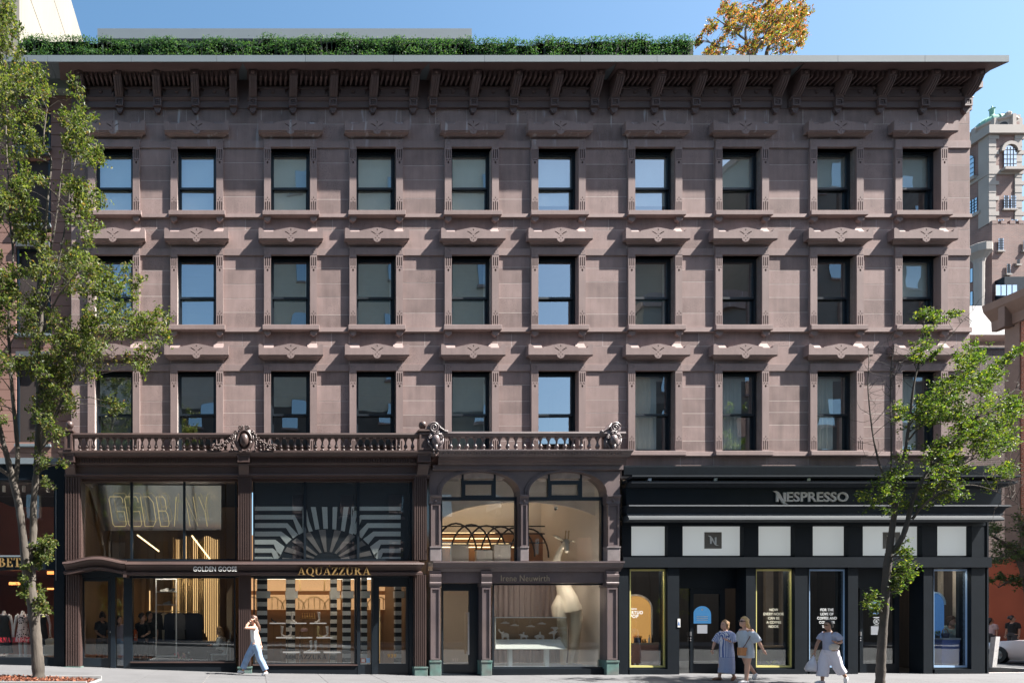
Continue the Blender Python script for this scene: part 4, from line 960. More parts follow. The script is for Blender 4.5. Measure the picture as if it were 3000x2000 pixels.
# its shopfront
lsh = thing('dark_shopfront', 'black framed dress shop front with tall panes behind the tree at far left', 'shopfront', (FX(60), .1, .3))
MB().box(xa, FX(190), .0, .3, FZ(1405), FZ(1360)).build('head_band', NAVY, lsh); MB().box(xa, FX(190), -.10, .3, FZ(1360), FZ(1343)).build('canopy_edge', ZINC, lsh)
MB().box(FX(159), FX(190), -.04, .3, .1, FZ(1405)).build('pier', NAVY, lsh)
MB().box(FX(165), FX(166.5), -.06, -.04, FZ(1700), FZ(1420)).build('neon_edge', STEEL, lsh)
MB().box(xa, FX(159), -.03, .3, FZ(1668), FZ(1628)).build('sign_band', NAVY, lsh); MB().box(xa, FX(159), -.07, -.03, FZ(1628)-.03, FZ(1626)).build('band_trim', ZINC, lsh)
MB().box(xa, FX(159), .08, .088, FZ(1626), FZ(1405)).build('upper_pane', SGLASS, lsh); MB().box(xa, FX(159), .08, .088, FZ(1925), FZ(1668)).build('lower_pane', SGLASS, lsh)
MB().box(xa, FX(159), -.04, .3, .1, FZ(1925)).build('stall_riser', GRAN, lsh)
s = thing('shop_sign', 'gold serif capitals on the black band of the dress shop, half hidden by the tree', 'sign', (FX(10,-.04), -.04, FZ(1660)))
serif_text('ZABÊTE', FX(-52,-.04), FX(82,-.04), FZ(1660), FZ(1633), -.03, .03, GOLD, s)
s = thing('window_lettering', 'red serif capitals on the lower glass of the dress shop', 'sign', (FX(45,.08), .08, FZ(1880)))
serif_text('RNA ZABÊTE', FX(-3,.07), FX(96,.07), FZ(1880), FZ(1866), .079, .002, emit('glowing_red_vinyl', (.62,.03,.05), .05), s)  # letters carry a faint glow, though they are no lamp
WARM = emit('warm_light', (1.0,.66,.34), 1.3); WARMS = emit('soft_warm_light', (1.0,.86,.70), 1.1)
TERRA = pm('terracotta_wall', (.34,.105,.065), .7, var=.1, vs=.8)
def room(name, x0, x1, y0, y1, z0, z1, wall, floor, ceil, lamp=None, ln=3, lw=.12, side=None):
    r = tag(place(bpy.data.objects.new(name, None), ((x0+x1)/2, (y0+y1)/2, z0)), kind='structure')
    MB().box(x0, x1, y1, y1+.1, z0, z1).build('back_wall', wall, r)
    for a in (x0-.05, x1): MB().box(a, a+.05, y0, y1, z0, z1).build('side_wall', side or wall, r)
    MB().box(x0, x1, y0, y1, z0-.08, z0).build('floor', floor, r); MB().box(x0, x1, y0, y1, z1, z1+.08).build('ceiling', ceil, r)
    if lamp:
        for k in range(ln):
            yy = y0+(y1-y0)*(k+.6)/ln; MB().box(x0+.3, x1-.3, yy-lw, yy+lw, z1-.06, z1-.02).build('ceiling_light', lamp, r)
    return r
DKF = pm('dark_floor', (.05,.045,.04), .3, var=.1); WOODF = pm('pale_wood_floor', (.32,.22,.14), .4, var=.12, stretch=(1,.1,1))
room('dress_shop_room', FX(-200), FX(158), .32, 5, .3, 6.0, TERRA, DKF, TERRA, None)
for q in (.42,): MB().box(FX(-100), FX(155), q-.03, q+.03, FZ(1640), FZ(1638)).build('hidden_fill_light', emit('hidden_fill_light', (1.0,.86,.72), 16.0), bpy.data.objects['dress_shop_room'])  # unseen strip added to brighten the mannequins
MB().box(FX(-100), FX(155), .4, .45, 5.93, 5.96).build('hidden_fill_light', MATS['hidden_fill_light'], bpy.data.objects['dress_shop_room'])
MB().box(FX(-160), FX(158), .9, 5, FZ(1655), FZ(1640)).build('mezzanine_floor', TERRA, bpy.data.objects['dress_shop_room'])
m = MB(); m.box(FX(26,1.5), FX(58,1.5), 1.5, 1.55, FZ(1712,1.5), FZ(1704,1.5)); m.build('light_strip', emit('orange_led', (1.0,.30,.08), .8), bpy.data.objects['dress_shop_room'])
m = MB(); m.box(FX(138,1.5), FX(160,1.5), 1.5, 1.55, FZ(1726,1.5), FZ(1721,1.5)); m.box(FX(138,1.5), FX(160,1.5), 1.5, 1.55, FZ(1681,1.5), FZ(1672,1.5)); m.build('light_strip', emit('orange_led', (1.0,.30,.08), .8), bpy.data.objects['dress_shop_room'])
for px_ in (12,70,140):
    m = MB(); m.lathe([(.05,0),(.055,.18),(.03,.2)], (FX(px_,1.2), 1.2, FZ(1440,1.2)), 10); m.build('spotlight', WHITE, bpy.data.objects['dress_shop_room'])

# ================================================================== buildings across the street (mirrored in the windows)
def simple_building(name, label, x0, x1, y0, y1, h, wall, nx, nz, win=(1.0,1.6), face='+y', base=0.0):
    b = thing(name, label, 'building', ((x0+x1)/2, (y0+y1)/2, base))
    MB().box(x0, x1, y0, y1, base-.3, h).build('wall', wall, b); MB().box(x0-.2, x1+.2, y0-.2, y1+.2, h, h+.5).build('parapet', TRIM, b)
    MB().box(x0-.02, x1+.02, y1, y1+.06, base, 4.6).build('dim_reflection_base', BLACK, b)  # dark base added to dim the mirror image in the shop glass
    MB().box(x0-.01, x1+.01, y1, y1+.03, 4.6, min(16.5, h-.5)).build('dim_reflection_front', pm('dim_reflection_brick', (.075,.068,.062), .85, var=.15), b)  # dark front added so its reflection in the shop windows stays dim
    wm = MB().box(-win[0]/2, win[0]/2, -.04, .04, 0, win[1]).mesh('window', glass('far_glass', .5, (.1,.1,.1)))
    sm = MB().box(-win[0]/2-.1, win[0]/2+.1, -.12, .12, -.15, 0).mesh('sill', TRIM)
    for i in range(nx):
        for k in range(nz):
            x = x0+(x1-x0)*(i+.5)/nx; z = base+5+(h-6)*(k+.15)/nz; yf = y1+.03 if face == '+y' else y0-.03
            w_ = inst('window', wm, (x, yf, z), b); inst('sill', sm, (x, yf, z), w_)
    return b
BEIGE = pm('beige_brick', (.42,.40,.33), .85, var=.08, fs=30); REDB = pm('red_brick_far', (.145,.13,.12), .85, var=.1); LIME = pm('limestone', (.38,.36,.32), .85, var=.08)
simple_building('apartment_house', 'beige brick apartment house across the street, seen only mirrored in the windows', -2, 18.6, -44, -26, 39, BEIGE, 6, 10)
simple_building('low_house', 'low pale house across the street that leaves sky in the mirrored windows', 18.7, 27.9, -36, -26, 11.0, LIME, 3, 1)
simple_building('brick_house', 'red brick house across the street mirrored in the middle windows', 28, 36, -31, -26, 24, REDB, 3, 6)
simple_building('brick_tower', 'tall red-brown block across the street mirrored in the right windows', 36.1, 62, -46, -26, 36, REDB, 8, 9)
simple_building('row_house', 'limestone row house across the street mirrored in the left windows', -26, -2.1, -42, -26, 19, LIME, 8, 4)

# ================================================================== concrete tower behind, top left
CONCW = pm('pale_concrete', (.235,.215,.18), .85, var=.10, vs=.5, fine=.06, fs=6, stretch=(1,1,.25), bump=.06)
ct = thing('concrete_tower', 'pale concrete tower with raking joint lines rising behind the roof hedge, top left', 'building', (-12, 20, 0))
xw = -9.0
MB().box(-26, xw-.06, 6, 46, 0, 31.9).build('core', pm('tower_joint', (.10,.09,.08), .9), ct)
z = 12.0
while z < 31.9:
    z2 = min(z+2.9, 32.0)
    for (ya, yb) in ((5.9,16.6),(17.0,46)): MB().box(xw-.06, xw, ya, yb, z+.03, z2-.03).build('concrete_panel', CONCW, ct)
    z = z2
MB().box(xw-.05, xw+.05, 16.62, 16.98, 12, 31.9).build('pipe_chase', pm('rusty_strip', (.36,.22,.15), .8), ct)
MB().box(-26, xw-.0, 5.7, 5.89, 12, 32).build('front_panel', CONCW, ct)
# ================================================================== roof: penthouse, hedge, shrubs
pent = thing('roof_penthouse', 'low grey standing-seam penthouse behind the roof hedge', 'penthouse', (FX(830,3), 4, 17.4))
xa, xb, zt_ = FX(292,3), FX(1375,3), FZ(92,3)
MB().box(xa, xb, 3.02, 8, 17.4, zt_-.38).build('wall', ZINC, pent); MB().box(xa-.05, xb+.05, 2.9, 8.1, zt_-.34, zt_).build('fascia', ZINC, pent); MB().box(xa, xb, 2.98, 8.05, zt_-.38, zt_-.34).build('shadow_gap', BLACK, pent)
x = xa+.2
seam = MB().box(-.012,.012,2.98,3.02,17.4,zt_-.38).mesh('standing_seam', pm('seam_grey', (.14,.15,.17), .5))
while x < xb: inst('standing_seam', seam, (x,0,0), pent); x += .21
def leafmat(name, cols, trans=.35, rough=.45, spec=.4):
    m = bpy.data.materials.new(name); m.use_nodes = True; nt = m.node_tree; N = nt.nodes; L = nt.links
    b = N['Principled BSDF']; b.inputs['Roughness'].default_value = rough; b.inputs['Specular IOR Level'].default_value = spec
    g = N.new('ShaderNodeNewGeometry'); cr = N.new('ShaderNodeValToRGB'); e = cr.color_ramp.elements
    while len(e) < len(cols): e.new(.5)
    for i, (p, c) in enumerate(cols): e[i].position = p; e[i].color = (*c, 1)
    L.new(g.outputs['Random Per Island'], cr.inputs[0]); L.new(cr.outputs[0], b.inputs['Base Color'])
    t = N.new('ShaderNodeBsdfTranslucent'); sc_ = N.new('ShaderNodeVectorMath'); sc_.operation = 'MULTIPLY'; sc_.inputs[1].default_value = (1.5,1.7,.7); L.new(cr.outputs[0], sc_.inputs[0]); L.new(sc_.outputs[0], t.inputs[0])
    mx = N.new('ShaderNodeMixShader'); mx.inputs[0].default_value = trans; L.new(b.outputs[0], mx.inputs[1]); L.new(t.outputs[0], mx.inputs[2]); L.new(mx.outputs[0], N['Material Output'].inputs[0])
    return m
def leaves(mb, c, n, rad, size, R, up=.3, asp=.5, flat=1.0):
    for _ in range(n):
        d = Vector((R.gauss(0,1), R.gauss(0,1), R.gauss(0,1)*flat)); p = Vector(c)+d*rad*.5
        leaf(mb, p, size*R.uniform(.65,1.25), R, up, asp)
def leaf(mb, p, s, R, up=.3, asp=.5):
    a = Vector((R.gauss(0,1), R.gauss(0,1), R.gauss(0,.7)-.35)).normalized(); nrm = Vector((R.gauss(0,.8), R.gauss(0,.8), R.gauss(0,.8)+up)); b = nrm.cross(a)
    if b.length < .05: b = a.cross(Vector((0,0,1)))
    b.normalize(); k = a.cross(b)*s*.12; n = len(mb.v)
    mb.v += [tuple(p-a*s*.5), tuple(p-a*s*.05+b*s*asp*.5+k), tuple(p+a*s*.5), tuple(p-a*s*.05-b*s*asp*.5+k)]
    mb.f.append((n,n+1,n+2,n+3)); mb.m.append(0)
LEAF_H = leafmat('yew_leaf', [(0,(.022,.06,.032)),(.45,(.042,.105,.048)),(.8,(.08,.155,.06)),(1,(.14,.21,.08))], .3, .6, .25)
LEAF_T = leafmat('pear_leaf', [(0,(.036,.060,.016)),(.35,(.070,.098,.024)),(.7,(.125,.145,.040)),(.93,(.20,.19,.07)),(1,(.22,.12,.04))], .4, .5, .3)
LEAF_R = leafmat('green_leaf', [(0,(.025,.055,.014)),(.4,(.060,.100,.020)),(.8,(.125,.165,.028)),(1,(.24,.23,.04))], .42, .5, .3)
LEAF_M = leafmat('maple_leaf', [(0,(.07,.11,.02)),(.32,(.15,.15,.03)),(.55,(.27,.14,.04)),(.8,(.33,.095,.045)),(1,(.27,.065,.045))], .45)
LEAF_D = leafmat('locust_leaf', [(0,(.03,.055,.022)),(1,(.07,.11,.03))], .3)
LEAF_Y = leafmat('lime_leaf', [(0,(.25,.30,.02)),(1,(.45,.42,.05))], .3)
R = random.Random(21)
hedge = thing('hedge', 'long clipped dark green hedge along the roof edge', 'hedge', (FX(1050,.4), .4, 17.5))
core = MB(); fol = MB(); x = FX(70,.3)
while x < FX(2018,.3):
    h = 18.80+.14*mnoise.noise(Vector((x*1.3,0,0)))+R.uniform(-.05,.07)+.04*sin(x*.7)-.04; w = R.uniform(.18,.3)
    core.box(x-w*.55, x+w*.55, .18, .8, 17.45, h-.14)
    for _ in range(330):
        zz_ = 17.9+(h-17.9)*R.random()**.8; fr = .12+.09*R.random()+.11*mnoise.noise(Vector((x*3.1,7.3,zz_*3.7)))
        leaf(fol, Vector((x+R.uniform(-.16,.16), fr if R.random() < .75 else R.uniform(.1,.85), zz_)), R.uniform(.036,.066), R, .7, .5)
    for _ in range(60):
        cz = h-R.uniform(0,.12); leaf(fol, Vector((x+R.uniform(-.14,.14), R.uniform(.12,.8), cz+R.random()**2*.10)), R.uniform(.036,.06), R, .7, .45)
    x += w*.62
core.build('branches', pm('hedge_core', (.012,.022,.012), .9), hedge); fol.build('foliage', LEAF_H, hedge)
for k, (a, b, n) in enumerate(((525,600,90),(678,742,50),(205,225,30))):
    t = thing('roof_shrub', ('lime green tuft at the foot of the roof hedge, ' + ('widest of the three', 'middle one', 'smallest near the left end')[k]), 'shrub', (FX((a+b)/2,-.1), -.1, FZ(162,-.78)), 'tufts below the hedge')
    m = MB()
    for _ in range(n*3):
        px_ = R.uniform(a, b); leaf(m, Vector((FX(px_,-.1), R.uniform(-.2,0), 17.5+R.random()*(.34+.12*sin(px_)))), R.uniform(.05,.1), R, .2, .3)
    m.build('leaves', LEAF_Y, t); m = MB()
    for q in range(8): xx = FX(R.uniform(a,b),-.1); m.tube([(xx,-.1,17.42),(xx+.03,-.1,17.75)], .006, 4)
    m.build('stems', LEAF_Y, t)
# ================================================================== across the side street
BRK = bpy.data.materials.new('brick'); BRK.use_nodes = True
def brickmat(name, c1, c2, mortar, scale, swap=False):
    m = bpy.data.materials.new(name); m.use_nodes = True; N = m.node_tree.nodes; L = m.node_tree.links; b = N['Principled BSDF']; b.inputs['Roughness'].default_value = .85
    g = N.new('ShaderNodeNewGeometry'); sp = N.new('ShaderNodeSeparateXYZ'); L.new(g.outputs['Position'], sp.inputs[0]); ad = N.new('ShaderNodeMath'); ad.operation = 'ADD'; L.new(sp.outputs[0], ad.inputs[0]); L.new(sp.outputs[1], ad.inputs[1])
    cb = N.new('ShaderNodeCombineXYZ'); L.new(ad.outputs[0], cb.inputs[0]); L.new(sp.outputs[2], cb.inputs[1])
    t = N.new('ShaderNodeTexBrick'); t.inputs['Color1'].default_value = (*c1,1); t.inputs['Color2'].default_value = (*c2,1); t.inputs['Mortar'].default_value = (*mortar,1); t.inputs['Scale'].default_value = scale; t.inputs['Mortar Size'].default_value = .012
    t.inputs['Brick Width'].default_value = .22; t.inputs['Row Height'].default_value = .075; L.new(cb.outputs[0], t.inputs['Vector'])
    n = N.new('ShaderNodeTexNoise'); n.inputs['Scale'].default_value = .6; n.inputs['Detail'].default_value = 5; L.new(g.outputs['Position'], n.inputs['Vector'])
    ma = N.new('ShaderNodeMath'); ma.operation = 'MULTIPLY_ADD'; ma.inputs[1].default_value = .9; ma.inputs[2].default_value = .55; L.new(n.outputs['Fac'], ma.inputs[0]); v = N.new('ShaderNodeVectorMath'); v.operation = 'SCALE'; L.new(t.outputs[0], v.inputs[0]); L.new(ma.outputs[0], v.inputs['Scale']); L.new(v.outputs[0], b.inputs['Base Color'])
    return m
bpy.data.materials.remove(BRK)
BR_R = brickmat('red_brick', (.36,.12,.07), (.25,.085,.055), (.30,.22,.18), .8); BR_D = brickmat('dark_brick', (.10,.06,.055), (.07,.045,.045), (.16,.13,.12), .8); BR_T = brickmat('tower_brick', (.20,.105,.085), (.15,.08,.068), (.21,.165,.15), .5)
BROWNT = pm('brown_trim', (.17,.12,.10), .7, var=.1)
XS = 34.6
rb = thing('corner_brick_building', 'red brick building with brown bracketed cornice across the side street, right edge', 'building', (XS+3, 5, 0))
Y1 = 10.55
MB().box(XS, XS+12, 4, Y1, 4.4, 15.6).build('wall', BR_R, rb)
MB().box(XS-.06, XS+12, Y1-.55, Y1+.02, 4.4, 15.6).build('corner_pilaster', BROWNT, rb)
MB().prism_x([(0,0),(0,1)], 0, 1) if False else None
mb = MB(); pr = [(XS+.1,15.0),(XS-.15,15.0),(XS-.18,15.45),(XS-.55,15.9),(XS-.62,16.2),(XS+.1,16.25)]; n = len(pr)
mb.v = [(x,4,z) for x, z in pr]+[(x,Y1+.45,z) for x, z in pr]; mb.f = [(i,(i+1) % n,n+(i+1) % n,n+i) for i in range(n)]+[tuple(range(n))[::-1],tuple(range(n,2*n))]; mb.m = [0]*len(mb.f); mb.build('cornice', BROWNT, rb)
for k in range(5): MB().box(XS-.5, XS, Y1-.35-k*1.0, Y1-.10-k*1.0, 14.9, 15.9).build('cornice_bracket', BROWNT, rb)
for z0 in (5.6,9.4,12.6):
    w_ = sub('window', rb, (XS, 9.0, z0))
    for yy in (9.0,6.6):
        MB().box(XS-.05, XS+.05, yy-.5, yy+.5, z0, z0+2.0).build('pane', glass('far_glass', .5, (.1,.1,.1)), w_); MB().box(XS-.12, XS+.02, yy-.65, yy+.65, z0+2.0, z0+2.3).build('lintel', BROWNT, w_); MB().box(XS-.14, XS+.02, yy-.65, yy+.65, z0-.2, z0).build('sill', BROWNT, w_)
        MB().box(XS-.075, XS-.052, yy-.03, yy+.03, z0, z0+2).build('glazing_bar', BROWNT, w_)
ORNG = pm('orange_red_render', (.36,.085,.04), .8, var=.12, vs=.9)
os_ = thing('orange_shop', 'orange-red rendered ground floor shop with a dark lit window across the side street', 'shopfront', (XS, 9, 0))
MB().box(XS-.12, XS+10, 4, 11.6, 0, 4.38).build('wall', ORNG, os_); MB().box(XS-.14, XS+10, 11.6, 13.6, 0, 3.6).build('shop_bay', BLACK, os_)
m = MB(); m.box(XS-.2, XS-.14, 11.75, 13.4, 2.6, 2.9); m.build('lit_sign', emit('lit_sign', (.9,.92,.85), .35), os_); MB().box(XS-.2, XS-.14, 11.75, 13.4, 1.55, 2.25).build('lit_poster', emit('lit_poster', (.75,.72,.62), .22), os_)
rg = MB(); yc, zc = 12.55, 1.75
for k in range(20): a, b = 2*pi*k/20, 2*pi*(k+1)/20; rg.add([(XS-.205,yc+.16*cos(a),zc+.16*sin(a)),(XS-.205,yc+.16*cos(b),zc+.16*sin(b)),(XS-.205,yc+.13*cos(b),zc+.13*sin(b)),(XS-.205,yc+.13*cos(a),zc+.13*sin(a))], [(0,1,2,3)])
rg.build('poster_ring', BLACK, os_)
MB().box(XS-.18, XS-.13, 11.7, 13.45, 2.3, 2.55).build('dark_panel', BLACK, os_); MB().box(XS-.19, XS-.14, 12.9, 13.4, 1.0, 1.45).build('lit_item', emit('amber_item', (.9,.5,.15), .3), os_)
db = thing('dark_brick_building', 'dark brick building with a white terrace parapet beyond the side street corner', 'building', (37, 16, 0))
MB().box(32.9, 50, 13.7, 26, 0, 15.4).build('wall', BR_D, db); MB().box(32.8, 50, 13.6, 13.69, 15.4, 15.5).build('coping', BROWNT, db)
MB().box(32.8, 50, 14.6, 26, 16.5, 18.0).build('white_parapet', WHITE, db)
for k in range(6): MB().box(33.2+.7*k, 33.6+.7*k, 14.8, 15.0, 15.4, 16.5).build('terrace_pot', NAVY, db)
MB().box(32.8, 50, 15.4, 15.5, 15.4, 16.5).build('terrace_screen', glass('far_glass', .5, (.1,.1,.1)), db)
for k in range(5): MB().box(33+.9*k, 33.04+.9*k, 14.62, 14.66, 18.0, 19.0).build('terrace_post', WHITE, db)
MB().box(32.8, 37.5, 14.63, 14.65, 18.1, 18.9).build('terrace_glass', glass('terrace_glass', .2, (.8,.9,.88)), db)
# ------------------------------------------------ tower with the copper dome
YT = 60.0; kt = (CAMD+YT)/FPX
tw = thing('domed_tower', 'brick and limestone apartment tower with green copper dome, far right', 'building', (FX(2940,YT), YT+4, 0))
cx0 = FX(2897,YT); xr = FX(2992,YT)
TL = pm('tower_limestone', (.31,.275,.25), .85, var=.1, vs=.4)
MB().box(cx0, xr, YT, YT+8, 0, FZ(392,YT)).build('shaft', BR_T, tw)
MB().box(cx0-.3, xr+9, YT-.6, YT+9, 0, FZ(665,YT)).build('lower_block', BR_T, tw)
for a in range(9): MB().box(cx0+1.1*a-.3, cx0+1.1*a+.35, YT-.62, YT-.3, FZ(665,YT), FZ(655,YT)).build('merlon', BR_T, tw)
MB().box(cx0-.15, xr+.15, YT-.15, YT+8.1, FZ(512,YT), FZ(498,YT)).build('string_course', TL, tw); MB().box(cx0-.4, xr+.4, YT-.4, YT+8.3, FZ(396,YT), FZ(372,YT)).build('cornice', TL, tw)
for sx in (cx0, xr-.8):
    MB().box(sx-.08, sx+.8, YT-.08, YT+.5, FZ(655,YT), FZ(396,YT)).build('corner_pier', TL, tw)
    for k in range(12): MB().box(sx-.10, sx+(1.15 if k % 2 else .8), YT-.11, YT+.2, FZ(655,YT)+.95*k, FZ(655,YT)+.95*k+.48).build('quoin', TL, tw)
MB().box(cx0-.05, cx0+.3, YT+.02, YT+1.1, FZ(655,YT), FZ(396,YT)).build('corner_pier', TL, tw)
BLUW = glass('tower_glass', .65, (.08,.1,.15))
def twin(px0, px1, p0, p1, arch=False, face='front', y=None):
    w_ = sub('window', tw, (FX((px0+px1)/2,YT), YT, FZ(p1,YT))); x0, x1, z0, z1 = FX(px0,YT), FX(px1,YT), FZ(p1,YT), FZ(p0,YT); c = (x0+x1)/2; r = (x1-x0)/2
    pts = [(x0,z0),(x1,z0)]+([(c+r*cos(pi*k/10), z1-r+r*sin(pi*k/10)) for k in range(11)] if arch else [(x1,z1),(x0,z1)])
    MB().prism_y(pts, YT-.14, YT-.10).build('pane', BLUW, w_)
    f = MB()
    for q in (.25,.5,.75): f.box(x0+(x1-x0)*q-.03, x0+(x1-x0)*q+.03, YT-.17, YT-.141, z0, z1-(r*.3 if arch else 0))
    for q in range(1, 5): f.box(x0, x1, YT-.175, YT-.1415, z0+(z1-z0)*q/5-.03, z0+(z1-z0)*q/5+.03)
    f.build('glazing_bars', NAVY, w_)
    if arch:
        a = MB().arcband(c, z1-r, (r+.05,r+.05), (r+.45,r+.45), 0, 180, 12, YT-.3, YT-.05); a.build('arch', TL, w_); MB().box(x0-.5, x1+.5, YT-.7, YT-.02, z0-.45, z0-.12).build('balconet', TL, w_)
    else: MB().box(x0-.15, x1+.15, YT-.22, YT-.02, z0-.2, z0).build('sill', TL, w_)
twin(2938,2974,428,496,True); twin(2938,2952,575,613); twin(2958,2973,575,613); twin(2921,2937,645,672); twin(2960,2977,645,672)
YT_ = YT; YT = YT_-.6
for q in ((2922,2936,700,735),(2947,2956,775,803),(2976,2984,762,775),(2995,3004,706,735)): twin(*q)
bw = sub('bay_window', tw, (FX(2948,YT), YT, FZ(890,YT)))
MB().box(FX(2915,YT), FX(2982,YT), YT-1.0, YT, FZ(892,YT), FZ(823,YT)).build('bay_box', NAVY, bw)
for q in range(4): MB().box(FX(2917+q*16,YT-1), FX(2930+q*16,YT-1), YT-1.05, YT-1.01, FZ(866,YT-1), FZ(835,YT-1)).build('bay_pane', BLUW, bw)
tb = MB(); xx = FX(2882,YT-.8)
tb.lathe([(.45,FZ(910,YT)),(.5,FZ(775,YT)),(.6,FZ(765,YT)),(1.0,FZ(752,YT)),(1.15,FZ(748,YT)),(1.15,FZ(726,YT)),(1.0,FZ(724,YT))], (xx, YT-.3, 0), 10); tb.build('corner_turret', TL, tw)
for k in range(8): MB().box(xx+.3, xx+(1.0 if k % 2 else .7), YT-.08, YT, FZ(910,YT)+k*.75, FZ(910,YT)+k*.75+.4).build('quoin', TL, tw)
YT = YT_
# left (side) face details: limestone pier and arched window as real openings on the face x = cx0
for (ya, yb, p0, p1, ar) in ((YT+1.55,YT+3.1,455,525,True),(YT+2.6,YT+3.6,600,640,False),(YT+1.2,YT+2.1,590,632,False)):
    z0, z1 = FZ(p1,YT+2), FZ(p0,YT+2); w_ = sub('window', tw, (cx0, (ya+yb)/2, z0)); r = (yb-ya)/2; c = (ya+yb)/2
    pts = [(ya,z0),(yb,z0)]+([(c+r*cos(pi*k/10), z1-r+r*sin(pi*k/10)) for k in range(11)] if ar else [(yb,z1),(ya,z1)]); n = len(pts)
    m = MB(); m.v = [(cx0-.12,y,z) for y, z in pts]; m.f = [tuple(range(n))]; m.m = [0]; m.build('pane', BLUW, w_)
    f = MB()
    for q in (.33,.66): f.box(cx0-.16, cx0-.125, ya+(yb-ya)*q-.03, ya+(yb-ya)*q+.03, z0, z1)
    for q in range(1,5): f.box(cx0-.165, cx0-.1255, ya, yb, z0+(z1-z0)*q/5-.03, z0+(z1-z0)*q/5+.03)
    f.build('glazing_bars', NAVY, w_); MB().box(cx0-.5 if ar else cx0-.2, cx0, ya-.3, yb+.3, z0-.4, z0).build('sill', TL, w_)
for (p0, p1) in ((780,820),(848,888)):
    z0, z1 = FZ(p1,YT+1), FZ(p0,YT+1); m = MB().box(cx0-.42, cx0-.31, YT+1.0, YT+2.1, z0, z1); w_ = m.build('window', BLUW, tw); f = MB()
    for q in (.33,.66): f.box(cx0-.46, cx0-.425, YT+1.0+1.1*q-.03, YT+1.0+1.1*q+.03, z0, z1)
    f.build('glazing_bars', NAVY, w_)
# crown: drum with oculi and copper dome
dx, dy = FX(2906,YT+2.2), YT+2.2; zd = FZ(372,YT)
MB().lathe([(2.2,zd-.2),(2.2,zd+1.1),(2.4,zd+1.25),(2.4,zd+1.45),(1.8,zd+1.5)], (dx,dy,0), 8).build('drum', TL, tw)
for k in range(8):
    a = k*pi/4+pi/8; m = MB(); n_ = Vector((cos(a),sin(a),0)); t_ = Vector((-sin(a),cos(a),0)); c_ = Vector((dx,dy,zd+.52))+n_*2.06
    vv = [c_+t_*.5*cos(q)*.8+Vector((0,0,.36*sin(q))) for q in [2*pi*i/12 for i in range(12)]]; m.v = [tuple(p) for p in vv]; m.f = [tuple(range(12))]; m.m = [0]; m.build('oculus', BLACK, tw)
    b_ = Vector((dx,dy,0))+Vector((cos(k*pi/4),sin(k*pi/4),0))*2.2; MB().box(b_.x-.22, b_.x+.22, b_.y-.22, b_.y+.22, zd-.3, zd+1.5).build('buttress', TL, tw)
COPPER = pm('green_copper', (.16,.33,.25), .6, var=.15, vs=1)
dm_ = MB(); rr = 1.75; zz0 = zd+1.48; dm_.lathe([(rr*cos(a), zz0+1.35*sin(a)) for a in [pi/2*k/8 for k in range(8)]]+[(.28,zz0+1.35),(.38,zz0+1.5),(.22,zz0+1.7),(.26,zz0+2.4),(.34,zz0+2.5),(.1,zz0+2.65),(.04,zz0+2.9)], (dx,dy,0), 24); autosmooth(dm_.build('dome', COPPER, tw), 30)
for k in range(16):
    a = 2*pi*k/16; m = MB().tube([(dx+rr*1.01*cos(b)*cos(a), dy+rr*1.01*cos(b)*sin(a), zz0+1.37*sin(b)) for b in [pi/2*q/6 for q in range(6)]], .05, 4); m.build('dome_rib', COPPER, tw)
MB().box(FX(2965,YT), xr+.3, YT+.3, YT+5, FZ(392,YT), FZ(330,YT)).build('gable', TL, tw); MB().box(FX(2978,YT), FX(2994,YT), YT+.25, YT+.31, FZ(388,YT), FZ(352,YT)).build('gable_panel', BR_T, tw)
MB().ball((FX(2967,YT), YT+.5, FZ(326,YT)), .35, 8, 6).build('gable_urn', TL, tw)
# ================================================================== trees
BARK = pm('grey_brown_bark', (.062,.052,.043), .9, var=.35, vs=4, fine=.3, fs=35, bump=.8, bs=22, stretch=(1,1,.22), col2=(.115,.098,.08))
BARKD = pm('dark_bark', (.072,.06,.05), .9, var=.2, vs=6, bump=.4, bs=30)
def inpoly(x, y, P):
    c = False; j = len(P)-1
    for i in range(len(P)):
        if (P[i][1] > y) != (P[j][1] > y) and x < (P[j][0]-P[i][0])*(y-P[i][1])/(P[j][1]-P[i][1])+P[i][0]: c = not c
        j = i
    return c
def P3(px, py, y): return Vector((FX(px,y), y, FZ(py,y)))
def smooth_path(pts, n=5):
    out = []
    for i in range(len(pts)-1):
        p0, p1, p2, p3 = pts[max(0,i-1)], pts[i], pts[i+1], pts[min(len(pts)-1,i+2)]
        for k in range(n):
            t = k/n; out.append([.5*((2*b)+(-a+c)*t+(2*a-5*b+4*c-d)*t*t+(-a+3*b-3*c+d)*t**3) for a, b, c, d in zip(p0,p1,p2,p3)])
    out.append(list(pts[-1])); return out
